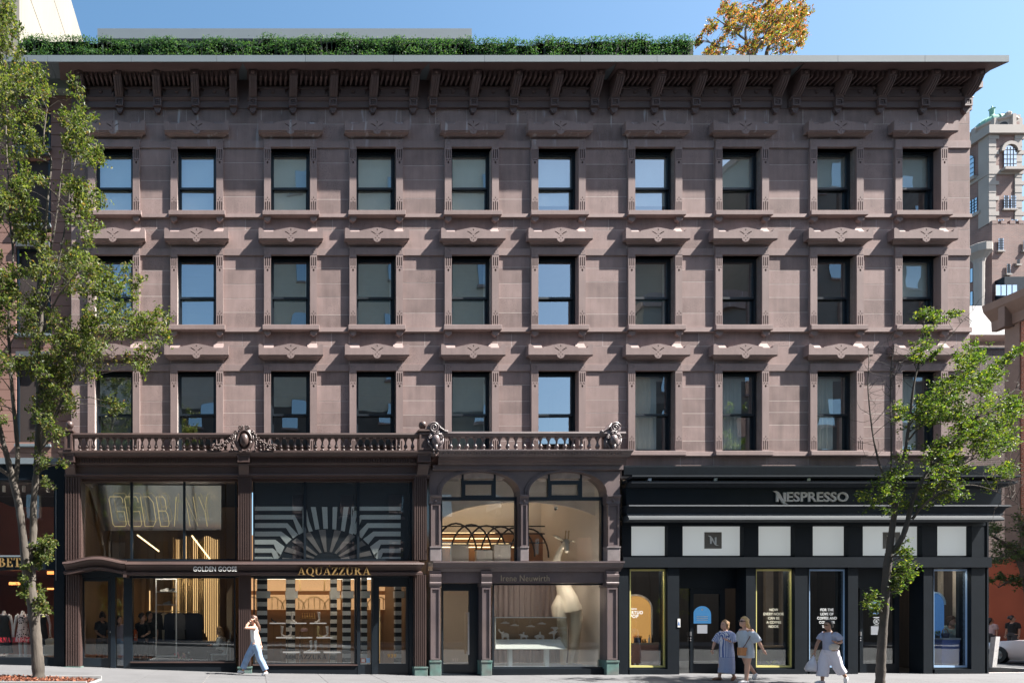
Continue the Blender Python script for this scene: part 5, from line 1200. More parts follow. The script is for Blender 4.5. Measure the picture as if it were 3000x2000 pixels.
def make_tree(name, label, base, stems, polys, leafm, seed, nclus, lpc, lsize, crad, bark, dspread=1.0, thr=-.12, nfreq=5.0, base_y=0, bare=(), ground=None):
    R = random.Random(seed); t = thing(name, label, 'tree', base); tr = MB(); br = MB(); lv = MB(); pts = []
    for st in stems:                                   # px, py, y, radius
        P = smooth_path([(*P3(a,b,y), r) for a, b, y, r in st], 6)
        (tr if st[0][3] > .06 else br).tube([p[:3] for p in P], [p[3]*(1+.08*R.uniform(-1,1)) for p in P], 10 if st[0][3] > .06 else 6)
        pts += [(Vector(p[:3]), p[3]) for p in P]
    for poly, n, rad, lp, dsp in polys:
        xs = [q[0] for q in poly]; ys = [q[1] for q in poly]; k = 0; tries = 0
        while k < n and tries < n*60:
            tries += 1; px, py = R.uniform(min(xs),max(xs)), R.uniform(min(ys),max(ys))
            if not inpoly(px, py, poly): continue
            if mnoise.noise(Vector((px/1000*nfreq*2.2, py/1000*nfreq*2.2, seed))) < thr: continue
            y = base_y+R.gauss(0, .5)*dsp; c = P3(px, py, y); k += 1
            # branch from the nearest stem point lying lower
            best = min(pts, key=lambda q: (q[0]-c).length+max(0, (q[0].z-c.z+.15))*2.5)
            b0, r0 = best; L = (c-b0).length
            mid = b0.lerp(c, .5)+Vector((R.gauss(0,.06*L), R.gauss(0,.06*L), .10*L))
            r1 = min(r0*.55, .010+.010*L)
            br.tube([b0, b0.lerp(mid,.5)+Vector((0,0,.02*L)), mid, mid.lerp(c,.55)+Vector((0,0,.03*L)), c], [r1, r1*.85, r1*.65, r1*.45, .004], 5)
            if L > .5: pts.append((mid, r1*.65)); pts.append((c, .006))
            for q in range(R.randint(3,5)):            # twigs with leaves
                d = Vector((R.gauss(0,1), R.gauss(0,1), R.gauss(.15,.8))).normalized()*rad*R.uniform(.6,1.5); e = c+d
                br.tube([c, c+d*.5+Vector((0,0,.05*rad)), e], [.005,.0035,.002], 3, False)
                for _ in range(lp//4):
                    tt = R.random()**.7; leaf(lv, c+d*tt+Vector((R.gauss(0,1),R.gauss(0,1),R.gauss(0,1)))*rad*.22, lsize*R.uniform(.6,1.3), R, .35, .52)
    for (a, b, y, n, ln) in bare:                       # leafless twigs
        for _ in range(n):
            c = P3(a+R.gauss(0,12), b+R.gauss(0,45), y); best = min(pts, key=lambda q: (q[0]-c).length)[0]
            p = best; d = (c-best); d = d.normalized() if d.length > .02 else Vector((1,0,.5)); pth = [p]
            for q in range(4): d = (d+Vector((R.gauss(0,.45),R.gauss(0,.3),R.gauss(.1,.4)))).normalized(); p = p+d*ln*R.uniform(.15,.4); pth.append(p)
            br.tube(pth, [.006,.005,.004,.003,.002], 3, False)
    autosmooth(tr.build('trunk', bark, t), 60); br.build('branches', bark, t); lv.build('crown', leafm, t); return t
YT1 = -3.8
stemsL = [[(113,1996,YT1,.165),(113,1975,YT1,.15),(108,1900,YT1,.14),(101,1820,YT1,.135),(92,1740,YT1,.135),(84,1690,YT1,.13)],
          [(82,1700,YT1,.115),(74,1640,YT1-.05,.10),(66,1560,YT1-.1,.095),(55,1480,YT1-.1,.09),(38,1410,YT1-.1,.085),(24,1350,YT1-.15,.07),(8,1290,YT1-.2,.06),(-6,1230,YT1-.2,.05)],
          [(92,1700,YT1,.11),(92,1640,YT1+.05,.085),(98,1560,YT1+.1,.085),(98,1480,YT1+.1,.08),(106,1390,YT1+.1,.075),(110,1300,YT1+.1,.07),(112,1200,YT1+.1,.06),(112,1100,YT1+.1,.052),(112,1000,YT1+.1,.05),(122,930,YT1+.1,.045),(112,860,YT1+.1,.04),(124,760,YT1+.1,.036),(132,680,YT1+.1,.032),(142,560,YT1,.028),(150,470,YT1,.022),(128,420,YT1,.018),(138,320,YT1,.012)],
          [(44,1420,YT1-.1,.06),(52,1340,YT1,.055),(46,1250,YT1,.05),(36,1150,YT1,.045),(30,1050,YT1,.04),(24,950,YT1,.035),(32,850,YT1,.03),(38,740,YT1,.028),(28,640,YT1,.024),(24,520,YT1,.02),(18,400,YT1,.016),(20,250,YT1,.012),(16,100,YT1,.008)],
          [(40,1400,YT1-.1,.05),(10,1380,YT1-.2,.045),(-20,1360,YT1-.3,.04)],
          [(118,920,YT1+.1,.03),(150,850,YT1,.026),(185,700,YT1-.2,.022),(205,560,YT1-.3,.018),(225,450,YT1-.3,.012)],
          [(116,880,YT1+.1,.028),(135,800,YT1+.3,.024),(165,640,YT1+.5,.02),(178,520,YT1+.5,.016),(190,420,YT1+.5,.012)],
          [(112,1330,YT1+.1,.05),(140,1270,YT1,.042),(175,1190,YT1-.1,.035),(215,1120,YT1-.2,.025),(260,1060,YT1-.2,.018)],
          [(113,1150,YT1+.1,.04),(150,1090,YT1+.2,.034),(200,1000,YT1+.2,.028),(270,950,YT1+.1,.02),(330,930,YT1,.014),(420,950,YT1,.009)],
          [(112,1020,YT1+.1,.03),(140,930,YT1-.2,.024),(190,840,YT1-.4,.018),(250,790,YT1-.4,.012),(340,790,YT1-.4,.008)]]
crownL = [(-40,-40),(22,-5),(40,30),(58,60),(40,110),(60,150),(66,190),(95,215),(120,185),(150,215),(172,222),(185,250),(215,240),(235,265),(248,310),(250,350),(285,345),(270,395),(290,430),(292,490),(262,530),(330,545),(372,590),(372,612),(330,618),(288,640),(278,700),(245,725),(270,755),(330,770),(400,755),(412,800),(396,860),(400,900),(440,905),(478,920),(500,985),(505,1025),(470,1030),(436,1008),(430,1050),(470,1080),(474,1110),(415,1100),(365,1085),(360,1150),(352,1210),(330,1205),(290,1130),(262,1120),(230,1160),(205,1210),(196,1260),(150,1290),(90,1280),(-40,1300)]
low1 = [(55,1340),(185,1330),(195,1250),(120,1230),(40,1270)]
make_tree('street_tree', 'tall leafy street tree with forked trunk at the left edge', (FX(113,YT1), YT1, GZ(-5)), stemsL,
          [(crownL, 640, .20, 60, 1.3), ([(60,1380),(120,1380),(130,1440),(190,1400),(195,1350),(140,1330),(60,1330)], 10, .16, 40, .5), ([(45,1560),(60,1620),(100,1680),(95,1610),(140,1560),(150,1600),(105,1790),(165,1800),(178,1740),(130,1660),(60,1680),(70,1740),(110,1790)], 80, .12, 44, .35)],
          LEAF_T, 5, 0, 0, .082, .2, BARK, thr=-.16, nfreq=4.2, base_y=YT1)
# mulch bed
mul = MB(); Rm = random.Random(8); MUL = leafmat('bark_mulch', [(0,(.09,.03,.018)),(.5,(.20,.07,.04)),(1,(.34,.15,.09))], .0, .9, .2)
tb_ = thing('tree_pit', 'tree pit filled with red-brown bark mulch around the left trunk', 'tree pit', (-5, -3.8, GZ(-5)))
for _ in range(2600):
    xx = Rm.uniform(-7.4,-3.75); yy = Rm.uniform(-4.7,-3.45); zz_ = GZ(xx)+.01+.05*max(0, 1-((xx+5.3)/2.2)**2)*Rm.random(); leaf(mul, Vector((xx,yy,zz_)), Rm.uniform(.05,.11), Rm, 2.5, .35)
mul.build('mulch', MUL, tb_)['kind'] = 'stuff'
ed = MB()
for (a, b, c, d) in ((-7.5,-3.65,-4.78,-4.72),(-7.5,-3.65,-3.45,-3.38),(-3.7,-3.63,-4.72,-3.45)): 
    for x0 in ([a] if c < -4.7 and d > -4 else [a]): ed.box(a, b, c, d, GZ(a)-.05 if b-a < 1 else GZ(-5)-.1, GZ((a+b)/2)+.03)
ed.build('edging', KERB, tb_)
YT2 = -3.4
stemsR = [[(2578,2030,YT2,0.09504),(2580,1960,YT2,0.09011),(2584,1880,YT2,0.08448),(2590,1800,YT2,0.08096),(2596,1700,YT2,0.07744),(2604,1620,YT2,0.07392)],
          [(2604,1630,YT2,0.0704),(2612,1560,YT2,0.05984),(2622,1490,YT2,0.0528),(2630,1420,YT2,0.04224),(2644,1360,YT2,0.0352),(2655,1300,YT2,0.02957),(2668,1200,YT2,0.02394),(2680,1110,YT2,0.0183),(2698,1040,YT2,0.01408),(2704,970,YT2,0.009856),(2710,930,YT2,0.005632)],
          [(2610,1620,YT2,0.05984),(2640,1580,YT2-.1,0.0528),(2658,1530,YT2-.1,0.04787),(2672,1470,YT2-.1,0.04224),(2700,1410,YT2-.2,0.0352),(2740,1350,YT2-.2,0.02957),(2790,1290,YT2-.3,0.02253),(2850,1230,YT2-.3,0.0169),(2920,1180,YT2-.3,0.01126),(2975,1140,YT2-.3,0.00704)],
          [(2622,1500,YT2,0.0352),(2604,1420,YT2+.1,0.02394),(2580,1370,YT2+.1,0.01971),(2560,1290,YT2+.1,0.01549),(2548,1200,YT2+.1,0.01267),(2542,1120,YT2+.1,0.009152),(2545,1060,YT2+.1,0.005632),(2542,1010,YT2+.1,0.00352)],
          [(2614,1450,YT2+.1,0.02464),(2611,1370,YT2+.2,0.01971),(2611,1280,YT2+.2,0.01549),(2609,1180,YT2+.2,0.01267),(2610,1080,YT2+.2,0.009856),(2618,1020,YT2+.2,0.005632),(2612,990,YT2+.2,0.00352)],
          [(2660,1290,YT2,0.02253),(2720,1220,YT2+.1,0.0183),(2790,1160,YT2+.2,0.01408),(2840,1110,YT2+.2,0.01056),(2880,1050,YT2+.2,0.00704)],
          [(2700,1405,YT2-.2,0.02394),(2780,1380,YT2-.4,0.0183),(2860,1340,YT2-.5,0.01408),(2950,1310,YT2-.5,0.009152),(3010,1290,YT2-.5,0.005632)],
          [(2684,1090,YT2,0.01267),(2730,1040,YT2,0.01056),(2780,990,YT2,0.008448),(2820,940,YT2,0.006336),(2850,910,YT2,0.004224)],
          [(2672,1520,YT2-.1,0.03168),(2715,1470,YT2-.3,0.02394),(2770,1440,YT2-.4,0.0183),(2840,1420,YT2-.4,0.01267),(2920,1440,YT2-.4,0.007744),(2990,1480,YT2-.4,0.004224)]]
pr1 = [(2620,1185),(2650,1205),(2690,1165),(2745,1130),(2790,1065),(2835,1005),(2870,1010),(2885,1060),(2940,1060),(2950,1100),(2915,1130),(2960,1150),(2990,1190),(2995,1250),(2970,1300),(2960,1330),(2985,1360),(2960,1400),(2900,1385),(2860,1430),(2800,1440),(2760,1410),(2700,1390),(2650,1395),(2640,1330),(2680,1290),(2620,1260)]
make_tree('street_tree', 'slimmer street tree with bare twigs and sunlit leaves in front of the coffee shop', (FX(2580,YT2), YT2, GZ(15)), stemsR,
          [(pr1, 350, .17, 56, 1.1), ([(2660,920),(2700,905),(2750,910),(2745,960),(2715,1000),(2720,1050),(2670,1060),(2665,1000),(2655,960)], 22, .13, 48, .5), ([(2775,930),(2800,905),(2815,930),(2845,905),(2850,935),(2790,960)], 6, .11, 36, .3), ([(2925,1010),(2970,1000),(3010,1010),(3000,1045),(2930,1045)], 9, .13, 44, .4), ([(2690,1040),(2760,1015),(2760,1045),(2700,1065)], 6, .1, 36, .3),
           ([(2520,1455),(2560,1420),(2600,1390),(2660,1385),(2740,1400),(2770,1440),(2740,1480),(2700,1520),(2640,1490),(2640,1530),(2560,1530),(2545,1490)], 52, .16, 50, .8), ([(2760,1430),(2830,1400),(2900,1400),(2920,1420),(2850,1450),(2790,1470)], 16, .13, 44, .5),
           ([(2610,1590),(2640,1570),(2690,1560),(2680,1600),(2640,1650),(2605,1640)], 14, .11, 38, .4), ([(2590,1660),(2670,1650),(2670,1690),(2640,1720),(2680,1755),(2660,1790),(2620,1800),(2540,1790),(2515,1765),(2560,1735),(2590,1710)], 40, .13, 46, .4)],
          LEAF_R, 9, 0, 0, .066, .2, BARKD, thr=-.11, nfreq=5.5, base_y=YT2,
          bare=[(2560,1250,YT2+.1,16,.5),(2548,1120,YT2+.1,14,.45),(2612,1150,YT2+.2,16,.5),(2615,1040,YT2+.2,14,.5),(2700,930,YT2,6,.4),(2640,1080,YT2,10,.5),(2840,920,YT2,8,.4),(2960,1450,YT2-.4,18,.6),(2980,1390,YT2-.4,10,.5),(2985,1150,YT2-.3,8,.4),(2575,1350,YT2+.1,10,.4)])
# roof maple
YM = 3.0
stM = [[(2248,200,YM,.07),(2246,160,YM,.06),(2252,135,YM,.05),(2262,105,YM,.035),(2285,75,YM,.02),(2330,40,YM,.012)],[(2194,200,YM,.06),(2192,150,YM,.05),(2185,115,YM,.04),(2186,80,YM,.03),(2200,40,YM,.02),(2210,0,YM,.012)],
       [(2192,145,YM,.04),(2220,128,YM,.03),(2245,115,YM,.02),(2280,90,YM,.012)],[(2186,118,YM,.03),(2160,100,YM,.024),(2120,70,YM,.016),(2090,50,YM,.01)],[(2190,150,YM,.03),(2130,140,YM,.02),(2100,138,YM,.015),(2070,115,YM,.01)],[(2250,150,YM,.03),(2290,120,YM,.02),(2340,95,YM,.012)]]
make_tree('roof_maple', 'orange and yellow autumn maple rising above the roof edge', (FX(2220,YM), YM, 17.43), stM,
          [([(2062,78),(2085,55),(2100,25),(2128,8),(2150,20),(2175,25),(2200,8),(2218,-25),(2262,-40),(2275,5),(2310,25),(2325,0),(2345,-30),(2362,-5),(2350,25),(2385,45),(2375,80),(2350,100),(2352,128),(2320,158),(2060,165),(2075,138),(2110,125),(2085,95)], 240, .15, 64, 2.2),
           ([(2035,125),(2055,102),(2075,112),(2095,122),(2080,130)], 7, .10, 40, .4)], LEAF_M, 13, 0, 0, .080, .2, BARKD, thr=-.2, nfreq=9, base_y=YM)
# shaded locust on the side street
YL = 9.0
stL = [[(3040,2000,YL,.16),(3020,1850,YL,.15),(3010,1720,YL,.13),(2985,1640,YL,.10),(2940,1590,YL,.06),(2890,1560,YL,.03)],[(3000,1690,YL,.08),(2960,1700,YL,.05),(2925,1720,YL,.02)],[(3005,1650,YL,.09),(2995,1560,YL,.06),(2980,1500,YL,.03)],[(2960,1610,YL,.05),(2920,1640,YL,.03),(2870,1660,YL,.015)]]
make_tree('locust_tree', 'feathery dark green tree in shade on the side street', (FX(3040,YL), YL, .02), stL,
          [([(2845,1560),(2870,1500),(2900,1530),(2940,1490),(3010,1500),(3040,1560),(3020,1640),(2960,1640),(2900,1650),(2860,1640)], 60, .3, 60, 1.5), ([(2890,1700),(2940,1680),(3010,1690),(3010,1715),(2950,1715),(2905,1735)], 16, .2, 50, .6)], LEAF_D, 17, 0, 0, .11, .3, BARKD, thr=-.1, nfreq=7, base_y=YL)
# ================================================================== shop interiors
OAK = pm('honey_wood', (.30,.19,.10), .45, var=.18, vs=1.5, stretch=(1,1,.12)); GREYF = pm('grey_floor', (.14,.135,.13), .4, var=.1)
def lamp_box(name, parent, x0, x1, y0, y1, z0, z1, mat): return MB().box(x0, x1, y0, y1, z0, z1).build(name, mat, parent)
# ---------------------------------- clothes shop (double height)
r1 = room('clothes_shop_room', FX(226), FX(712), .32, 6.0, .08, 5.95, OAK, GREYF, pm('dark_ceiling', (.05,.05,.05), .8), None)
MB().box(FX(226), FX(330), 2.2, 6.0, 3.1, 3.25).build('gallery_floor', OAK, r1)
mir = thing('tilted_mirror', 'big tilted mirror panel hung high inside the clothes shop', 'mirror', (FX(450,1.4), 1.4, 4.2))
y0, y1 = 1.25, 1.75
pa, pb, pc, pd = P3(258,1420,y0), P3(648,1422,y0), P3(648,1552,y1), P3(303,1554,y1)
MB().add([pa,pb,pc,pd,pa+Vector((0,.05,.02)),pb+Vector((0,.05,.02)),pc+Vector((0,.05,.02)),pd+Vector((0,.05,.02))], [(3,2,1,0),(4,5,6,7),(0,1,5,4),(1,2,6,5),(2,3,7,6),(3,0,4,7)]).build('mirror_plate', pm('mirror', (.62,.62,.60), .12, metal=.9, var=.08, vs=1), mir)
neon = thing('tube_sign', 'gold tube letters hung in front of the tilted mirror in the clothes shop', 'sign', (FX(460,1.1), 1.1, 4.4))
TUBE = emit('gold_tube', (.85,.66,.32), .15)
GL = {'G': [[(1,.8),(1,.92),(.9,1),(.1,1),(0,.92),(.0,.08),(.1,0),(.9,0),(1,.08),(1,.5),(.45,.5)]], 'D': [[(0,0),(0,1),(.7,1),(1,.8),(1,.2),(.7,0),(0,0)]], 'B': [[(0,0),(0,1),(.8,1),(.95,.9),(.95,.6),(.8,.52),(0,.52)],[(.8,.52),(1,.42),(1,.1),(.85,0),(0,0)]], '/': [[(0,0),(1,1)]], 'N': [[(0,0),(0,1),(1,0),(1,1)]], 'Y': [[(0,1),(.5,.45),(1,1)],[(.5,.45),(.5,0)]]}
for ch, a, b in (('G',318,357),('G',364,402),('D',411,446),('B',457,483),('/',497,516),('N',543,566),('Y',582,605)):
    m = MB()
    for pl in GL[ch]:
        q = [P3(a+(b-a)*u+(1-v)*14, 1541-(1541-1454)*v, 1.05+.25*(1-v)) for u, v in pl]
        m.tube(q, .011, 6)
    m.build('letter', TUBE, neon)
led = thing('led_strip', 'slanting warm light strip, left one of the two above the clothes rail', 'light', P3(402,1566,1.6)); MB().tube([P3(402,1566,1.6),P3(466,1614,1.6)], .022, 6).build('strip', emit('led', (1,.70,.36), 1.0), led)
led = thing('led_strip', 'slanting warm light strip, right one nearer the pilaster', 'light', P3(562,1568,1.9)); MB().tube([P3(562,1568,1.9),P3(616,1638,1.9)], .024, 6).build('strip', MATS['led'], led)
slat = thing('brass_screen', 'screen of tall glowing brass slats at the back of the clothes shop', 'screen', (FX(580,3.4), 3.4, .1))
Rs = random.Random(2); bm_ = MB().box(-.016,.016,-.03,.03,0,1).mesh('slat', BRASS); gm_ = MB().box(-.009,.009,-.045,-.031,0,1).mesh('lit_slat', emit('lit_brass', (1.0,.62,.28), .42))
for k in range(26):
    px_ = 508+k*5.4; yy = 3.2+.5*sin(k*.6); zb_ = .9+.3*sin(k*.5); inst('slat', bm_, (FX(px_,yy), yy, zb_), slat, (1,1,4.4-zb_))
    if Rs.random() < .55: inst('lit_slat', gm_, (FX(px_,yy), yy, zb_), slat, (1,1,4.4-zb_))
facets = thing('folded_wood_panels', 'faceted honey wood wall panels at the back left of the clothes shop', 'wall panel', (FX(330,4), 4, .1))
for k in range(14):
    x0 = FX(236+k*22,4.0); m = MB(); a, b, c, d = 4.0+.35*Rs.random(), 4.0+.35*Rs.random(), 4.0+.3*Rs.random(), 4.0+.3*Rs.random(); w_ = FX(258,4)-FX(236,4)
    m.add([(x0,a,.1),(x0+w_*.98,b,.1),(x0+w_*.98,c,5.2),(x0,d,5.2)], [(0,1,2),(0,2,3)]); m.build('facet', OAK, facets)
    if k % 3 == 0: MB().box(x0+.05, x0+.08, 3.93, 3.97, Rs.uniform(.8,1.6), Rs.uniform(2,3.2)).build('lit_slot', MATS['lit_brass'], facets)
vit = thing('shoe_rack', 'tall white metal display frame with shoe shelves behind the clothes shop glass', 'shoe rack', (FX(485,.7), .7, .15))
MB().ring(FX(456,.7), FX(518,.7), .68, .72, FZ(1922,.7), FZ(1694,.7), .03).build('frame', WHITE, vit)
for pz in (1733,1771): MB().box(FX(458,.7), FX(516,.7), .60, 1.0, FZ(pz,.7), FZ(pz,.7)+.015).build('shelf', STEEL, vit)
def sneaker(name, label, x, y, z, mat, s=1, group=None, flip=1):
    t = thing(name, label, 'shoe', (x,y,z), group); m = MB(); L = .27*s
    for k in range(1): m.loft([(x,y,z,L*.5,.045*s),(x,y,z+.02*s,L*.5,.047*s),(x-flip*.02*s,y,z+.045*s,L*.42,.04*s),(x+flip*.05*s,y,z+.08*s,L*.24,.034*s),(x+flip*.07*s,y,z+.105*s,L*.17,.03*s)], 12)
    autosmooth(m.build('upper', mat, t), 40); MB().loft([(x,y,z-.0005,L*.51,.048*s),(x,y,z+.018*s,L*.51,.048*s)], 12).build('sole', WHITE, t); return t
sneaker('sneaker', 'white sneaker on the upper shelf of the white display frame', FX(482,.8), .8, FZ(1733,.7)+.0155, WHITE)
sneaker('sneaker', 'black sneaker on the upper shelf beside the white one', FX(503,.85), .85, FZ(1733,.7)+.0155, BLACK)
sneaker('sneaker', 'grey sneaker on the lower shelf of the white display frame', FX(490,.8), .8, FZ(1771,.7)+.0155, pm('grey_suede', (.35,.34,.33), .8))
rail = thing('clothes_rail', 'brass clothes rail running across the clothes shop', 'clothes rail', (FX(510,2.2), 2.2, .08))
MB().tube([(FX(440,2.2),2.2,FZ(1789,2.2)),(FX(585,2.2),2.2,FZ(1789,2.2))], .015, 8).build('bar', BRASS, rail)
for p in (440,585): MB().tube([(FX(p,2.2),2.2,.08),(FX(p,2.2),2.2,FZ(1789,2.2))], .015, 8).build('upright', BRASS, rail)
CL = [pm('black_cloth', (.012,.012,.014), .9), pm('navy_cloth', (.018,.024,.04), .9), pm('cream_cloth', (.50,.42,.30), .9), pm('grey_cloth', (.12,.12,.13), .9)]
for k, px_ in enumerate((446,454,462,471,482,497,507,517,528,538,549,560,570,579)):
    mt = CL[2] if k in (4,) else CL[3] if k in (8,) else CL[k % 2]; cn = 'cream coat' if k == 4 else 'grey coat' if k == 8 else 'dark garment'
    lb = {4:'cream coat hanging among the dark garments on the clothes rail',8:'pale grey coat near the middle of the clothes rail'}.get(k, 'dark %s on the brass clothes rail, %s from the left' % (('coat','jacket')[k % 2], ('first','second','third','fourth','fifth','sixth','seventh','eighth','ninth','tenth','eleventh','twelfth','thirteenth','fourteenth')[k]))
    x, y, z1 = FX(px_,2.2), 2.2, FZ(1789,2.2)-.06; g = thing('hanging_garment', lb, 'garment', (x, y, z1-1.0), 'garments on the clothes rail'); m = MB(); ln = Rs.uniform(.85,1.05)
    m.prism_y([(x-.03,z1),(x+.03,z1),(x+.16,z1-.07),(x+.2,z1-.55),(x+.15,z1-.55),(x+.17,z1-ln),(x-.17,z1-ln),(x-.15,z1-.55),(x-.2,z1-.55),(x-.16,z1-.07)], y-.05-.02*(k % 3), y+.05); m.build('cloth', mt, g)
    MB().tube([(x,y,z1-.02),(x,y,z1+.06),(x+.02,y,z1+.075)], .004, 5).build('hanger', STEEL, g)
# flowers
fl = thing('flower_arrangement', 'pink and white flowers in a vase on the floor behind the clothes shop glass', 'flowers', (FX(527,.8), .8, .1))
MB().lathe([(.06,0),(.09,.05),(.10,.14),(.06,.2)], (FX(527,.8),.8,.1), 12).build('vase', BLACK, fl, smooth=True)
FC = [('pink_petal',(.70,.22,.28)),('white_petal',(.80,.74,.66)),('peach_petal',(.75,.42,.28)),('red_petal',(.5,.04,.06))]
for k in range(22):
    c = (FX(527,.8)+Rs.gauss(0,.12), .8+Rs.gauss(0,.08), .1+.25+Rs.random()*.24); n, cc = FC[k % 4]; m = MB()
    for q in range(6): a = q*pi/3; m.ball((c[0]+.018*cos(a), c[1]-.01, c[2]+.018*sin(a)), (.018,.012,.018), 6, 4)
    m.ball(c, .016, 6, 4); m.build('blossom', pm(n, cc, .7), fl)
m = MB()
for k in range(160): leaf(m, Vector((FX(527,.8)+Rs.gauss(0,.13), .8+Rs.gauss(0,.08), .28+Rs.random()*.22)), .07, Rs)
m.build('leaves', LEAF_D, fl)
bag = thing('shopping_bag', 'orange paper shopping bag inside the clothes shop window', 'bag', (FX(397,1.2), 1.2, FZ(1876,1.2)))
m = MB(); x0, x1 = FX(389,1.2), FX(405,1.2); m.prism_y([(x0,FZ(1876,1.2)),(x1,FZ(1876,1.2)),(x1-.05,FZ(1843,1.2)),(x0,FZ(1843,1.2))], 1.1, 1.22); m.build('body', pm('orange_paper', (.75,.14,.03), .7), bag); MB().tube([(x0+.03,1.15,FZ(1843,1.2)),(x0+.06,1.15,FZ(1835,1.2)),(x0+.1,1.15,FZ(1843,1.2))], .004, 4).build('handle', WHITE, bag)
cnt = thing('sales_counter', 'long low dark counter across the clothes shop', 'counter', (FX(540,1.9), 1.9, .08)); MB().box(FX(386,1.9), FX(672,1.9), 1.5, 2.05, .08, FZ(1880,1.9)).build('body', pm('dark_counter', (.05,.05,.055), .3), cnt); MB().box(FX(384,1.9), FX(674,1.9), 1.46, 2.08, FZ(1880,1.9), FZ(1876,1.9)).build('top', pm('stone_top', (.25,.24,.23), .3), cnt)
ch = thing('white_chair', 'white metal chair just inside the clothes shop window', 'chair', (FX(645,.9), .9, .08)); x0, x1, zf, zs_ = FX(618,.9), FX(672,.9), .08, .53
m = MB()
for xx in (x0, x1-.1):
    for yy in (.75,1.15): MB().tube([(xx+.02,yy,zf),(xx+.04,yy,zs_)], .015, 6).build('leg', WHITE, ch)
MB().box(x0, x1-.06, .72, 1.18, zs_, zs_+.03).build('seat', WHITE, ch); b = MB(); b.ring(x1-.10, x1-.06, .74, 1.16, zs_, 1.0, .4) if False else b.tube([(x1-.08,.75,zs_),(x1-.02,.75,.98),(x1-.02,1.15,.98),(x1-.08,1.15,zs_)], .016, 6); b.build('backrest', WHITE, ch)
lean = thing('leaning_panel', 'tall pale wood panel at the right side of the clothes shop window', 'panel', (FX(674,.6), .6, .1)); MB().prism_y([(FX(664,.6),FZ(1740,.6)),(FX(680,.6),FZ(1710,.6)),(FX(680,.6),FZ(1860,.6)),(FX(664,.6),FZ(1830,.6))], .58, .62).build('board', pm('pale_plywood', (.52,.34,.19), .6), lean); MB().tube([(FX(674,.6),.63,.1),(FX(674,.6),.63,FZ(1840,.6))], .01, 6).build('support', STEEL, lean)

# ---------------------------------- shoe shop
AMB = pm('amber_wall', (.34,.20,.10), .6, var=.06)
r2 = room('shoe_shop_room', FX(722), FX(1210), .3, 4.2, .02, FZ(1668), AMB, GREYF, BLACK, WARMS, 2, .10)
# panelled back wall with arches
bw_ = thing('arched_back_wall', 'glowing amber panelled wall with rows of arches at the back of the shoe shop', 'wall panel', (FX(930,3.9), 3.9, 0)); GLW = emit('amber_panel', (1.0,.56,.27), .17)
zA_, zB_ = 3.05, 2.05
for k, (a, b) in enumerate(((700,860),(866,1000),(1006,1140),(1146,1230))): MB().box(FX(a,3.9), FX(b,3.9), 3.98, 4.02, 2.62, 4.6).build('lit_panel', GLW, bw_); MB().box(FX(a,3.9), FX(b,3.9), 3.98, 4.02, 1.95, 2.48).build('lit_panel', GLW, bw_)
for k in range(7):
    c = FX(735+k*62,3.9); ar = MB().arcband(c, 1.97, (.40,.42), (.43,.45), 0, 180, 14, 3.93, 3.975); ar.build('arch_bar', BRASS, bw_)
    for q in (-.2,0,.2): MB().box(c+q-.012, c+q+.012, 3.93, 3.975, 1.97, 1.97+.42*sqrt(max(.05,1-(q/.4)**2))).build('glazing_bar', BRASS, bw_)
for k in range(2): c = FX(800+k*230,3.9); MB().arcband(c, 2.6, (.95,1.6), (.99,1.66), 0, 180, 20, 3.93, 3.975).build('arch_bar', BRASS, bw_)
MB().box(FX(720,3.9), FX(1200,3.9), 3.9, 3.97, 3.28, 3.32).build('rail', BRASS, bw_)
# striped columns
def striped_column(px0, px1, y, label, zt, z0=.02):
    t = thing('striped_column', label, 'column', (FX((px0+px1)/2,y), y, z0)); x0, x1 = FX(px0,y), FX(px1,y); h = .132; k = 0; z = z0
    while z < zt-.02: MB().box(x0, x1, y-.1, y+.1, z+.0004, min(z+h, zt)).build('stripe', WHITE if k % 2 else BLACK, t); z += h; k += 1
    m = MB(); m.box(x0-.02, x1+.09, y-.12, y+.12, FZ(1751,y), FZ(1731,y)); m.build('capital', WHITE, t)
striped_column(753, 783, .55, 'black and white striped column at the left side of the shoe window', FZ(1690,.55))
striped_column(838, 864, 2.6, 'black and white striped column standing deep behind the shoe display, left of centre', 3.3)
striped_column(968, 986, 2.4, 'narrow striped column deep in the shoe shop, right of centre', 3.3)
striped_column(1004, 1026, 1.2, 'striped column at the right end of the shoe display', FZ(1692,1.2))
striped_column(1058, 1074, 1.0, 'striped column behind the narrow pane beside the shoe shop door', FZ(1692,1.0))
striped_column(1156, 1174, 1.0, 'striped column seen through the shoe shop door', FZ(1710,1.0))
# white shelves on glass plinths, shoes
GLC = glass('clear_plinth', .12, (.9,.93,.93)); n_ = 0
PLC = [('top', 1826, [(790,836),(851,897),(908,955)], 1.5), ('middle', 1868, [(809,855),(867,914),(928,975)], 1.1), ('bottom', 1911, [(829,877),(890,937),(949,997)], .75)]
side = ('left','centre','right')
for row, pz, xs_, y in PLC:
    for k, (a, b) in enumerate(xs_):
        st_ = thing('shoe_stand', 'white shelf slab on a clear plinth, %s row, %s of the shoe display' % (row, side[k]), 'display stand', (FX((a+b)/2,y), y, .02), 'shoe display stands')
        x0, x1, z = FX(a,y), FX(b,y), FZ(pz,y); MB().box(x0, x1, y-.14, y+.14, z, z+.035).build('slab', emit('glowing_slab', (.85,.78,.74), .12), st_); MB().ring(x0+.12, x1-.12, y-.1, y+.1, .02, z, .012).build('plinth', GLC, st_)  # white slab with a faint glow put in, no lamp
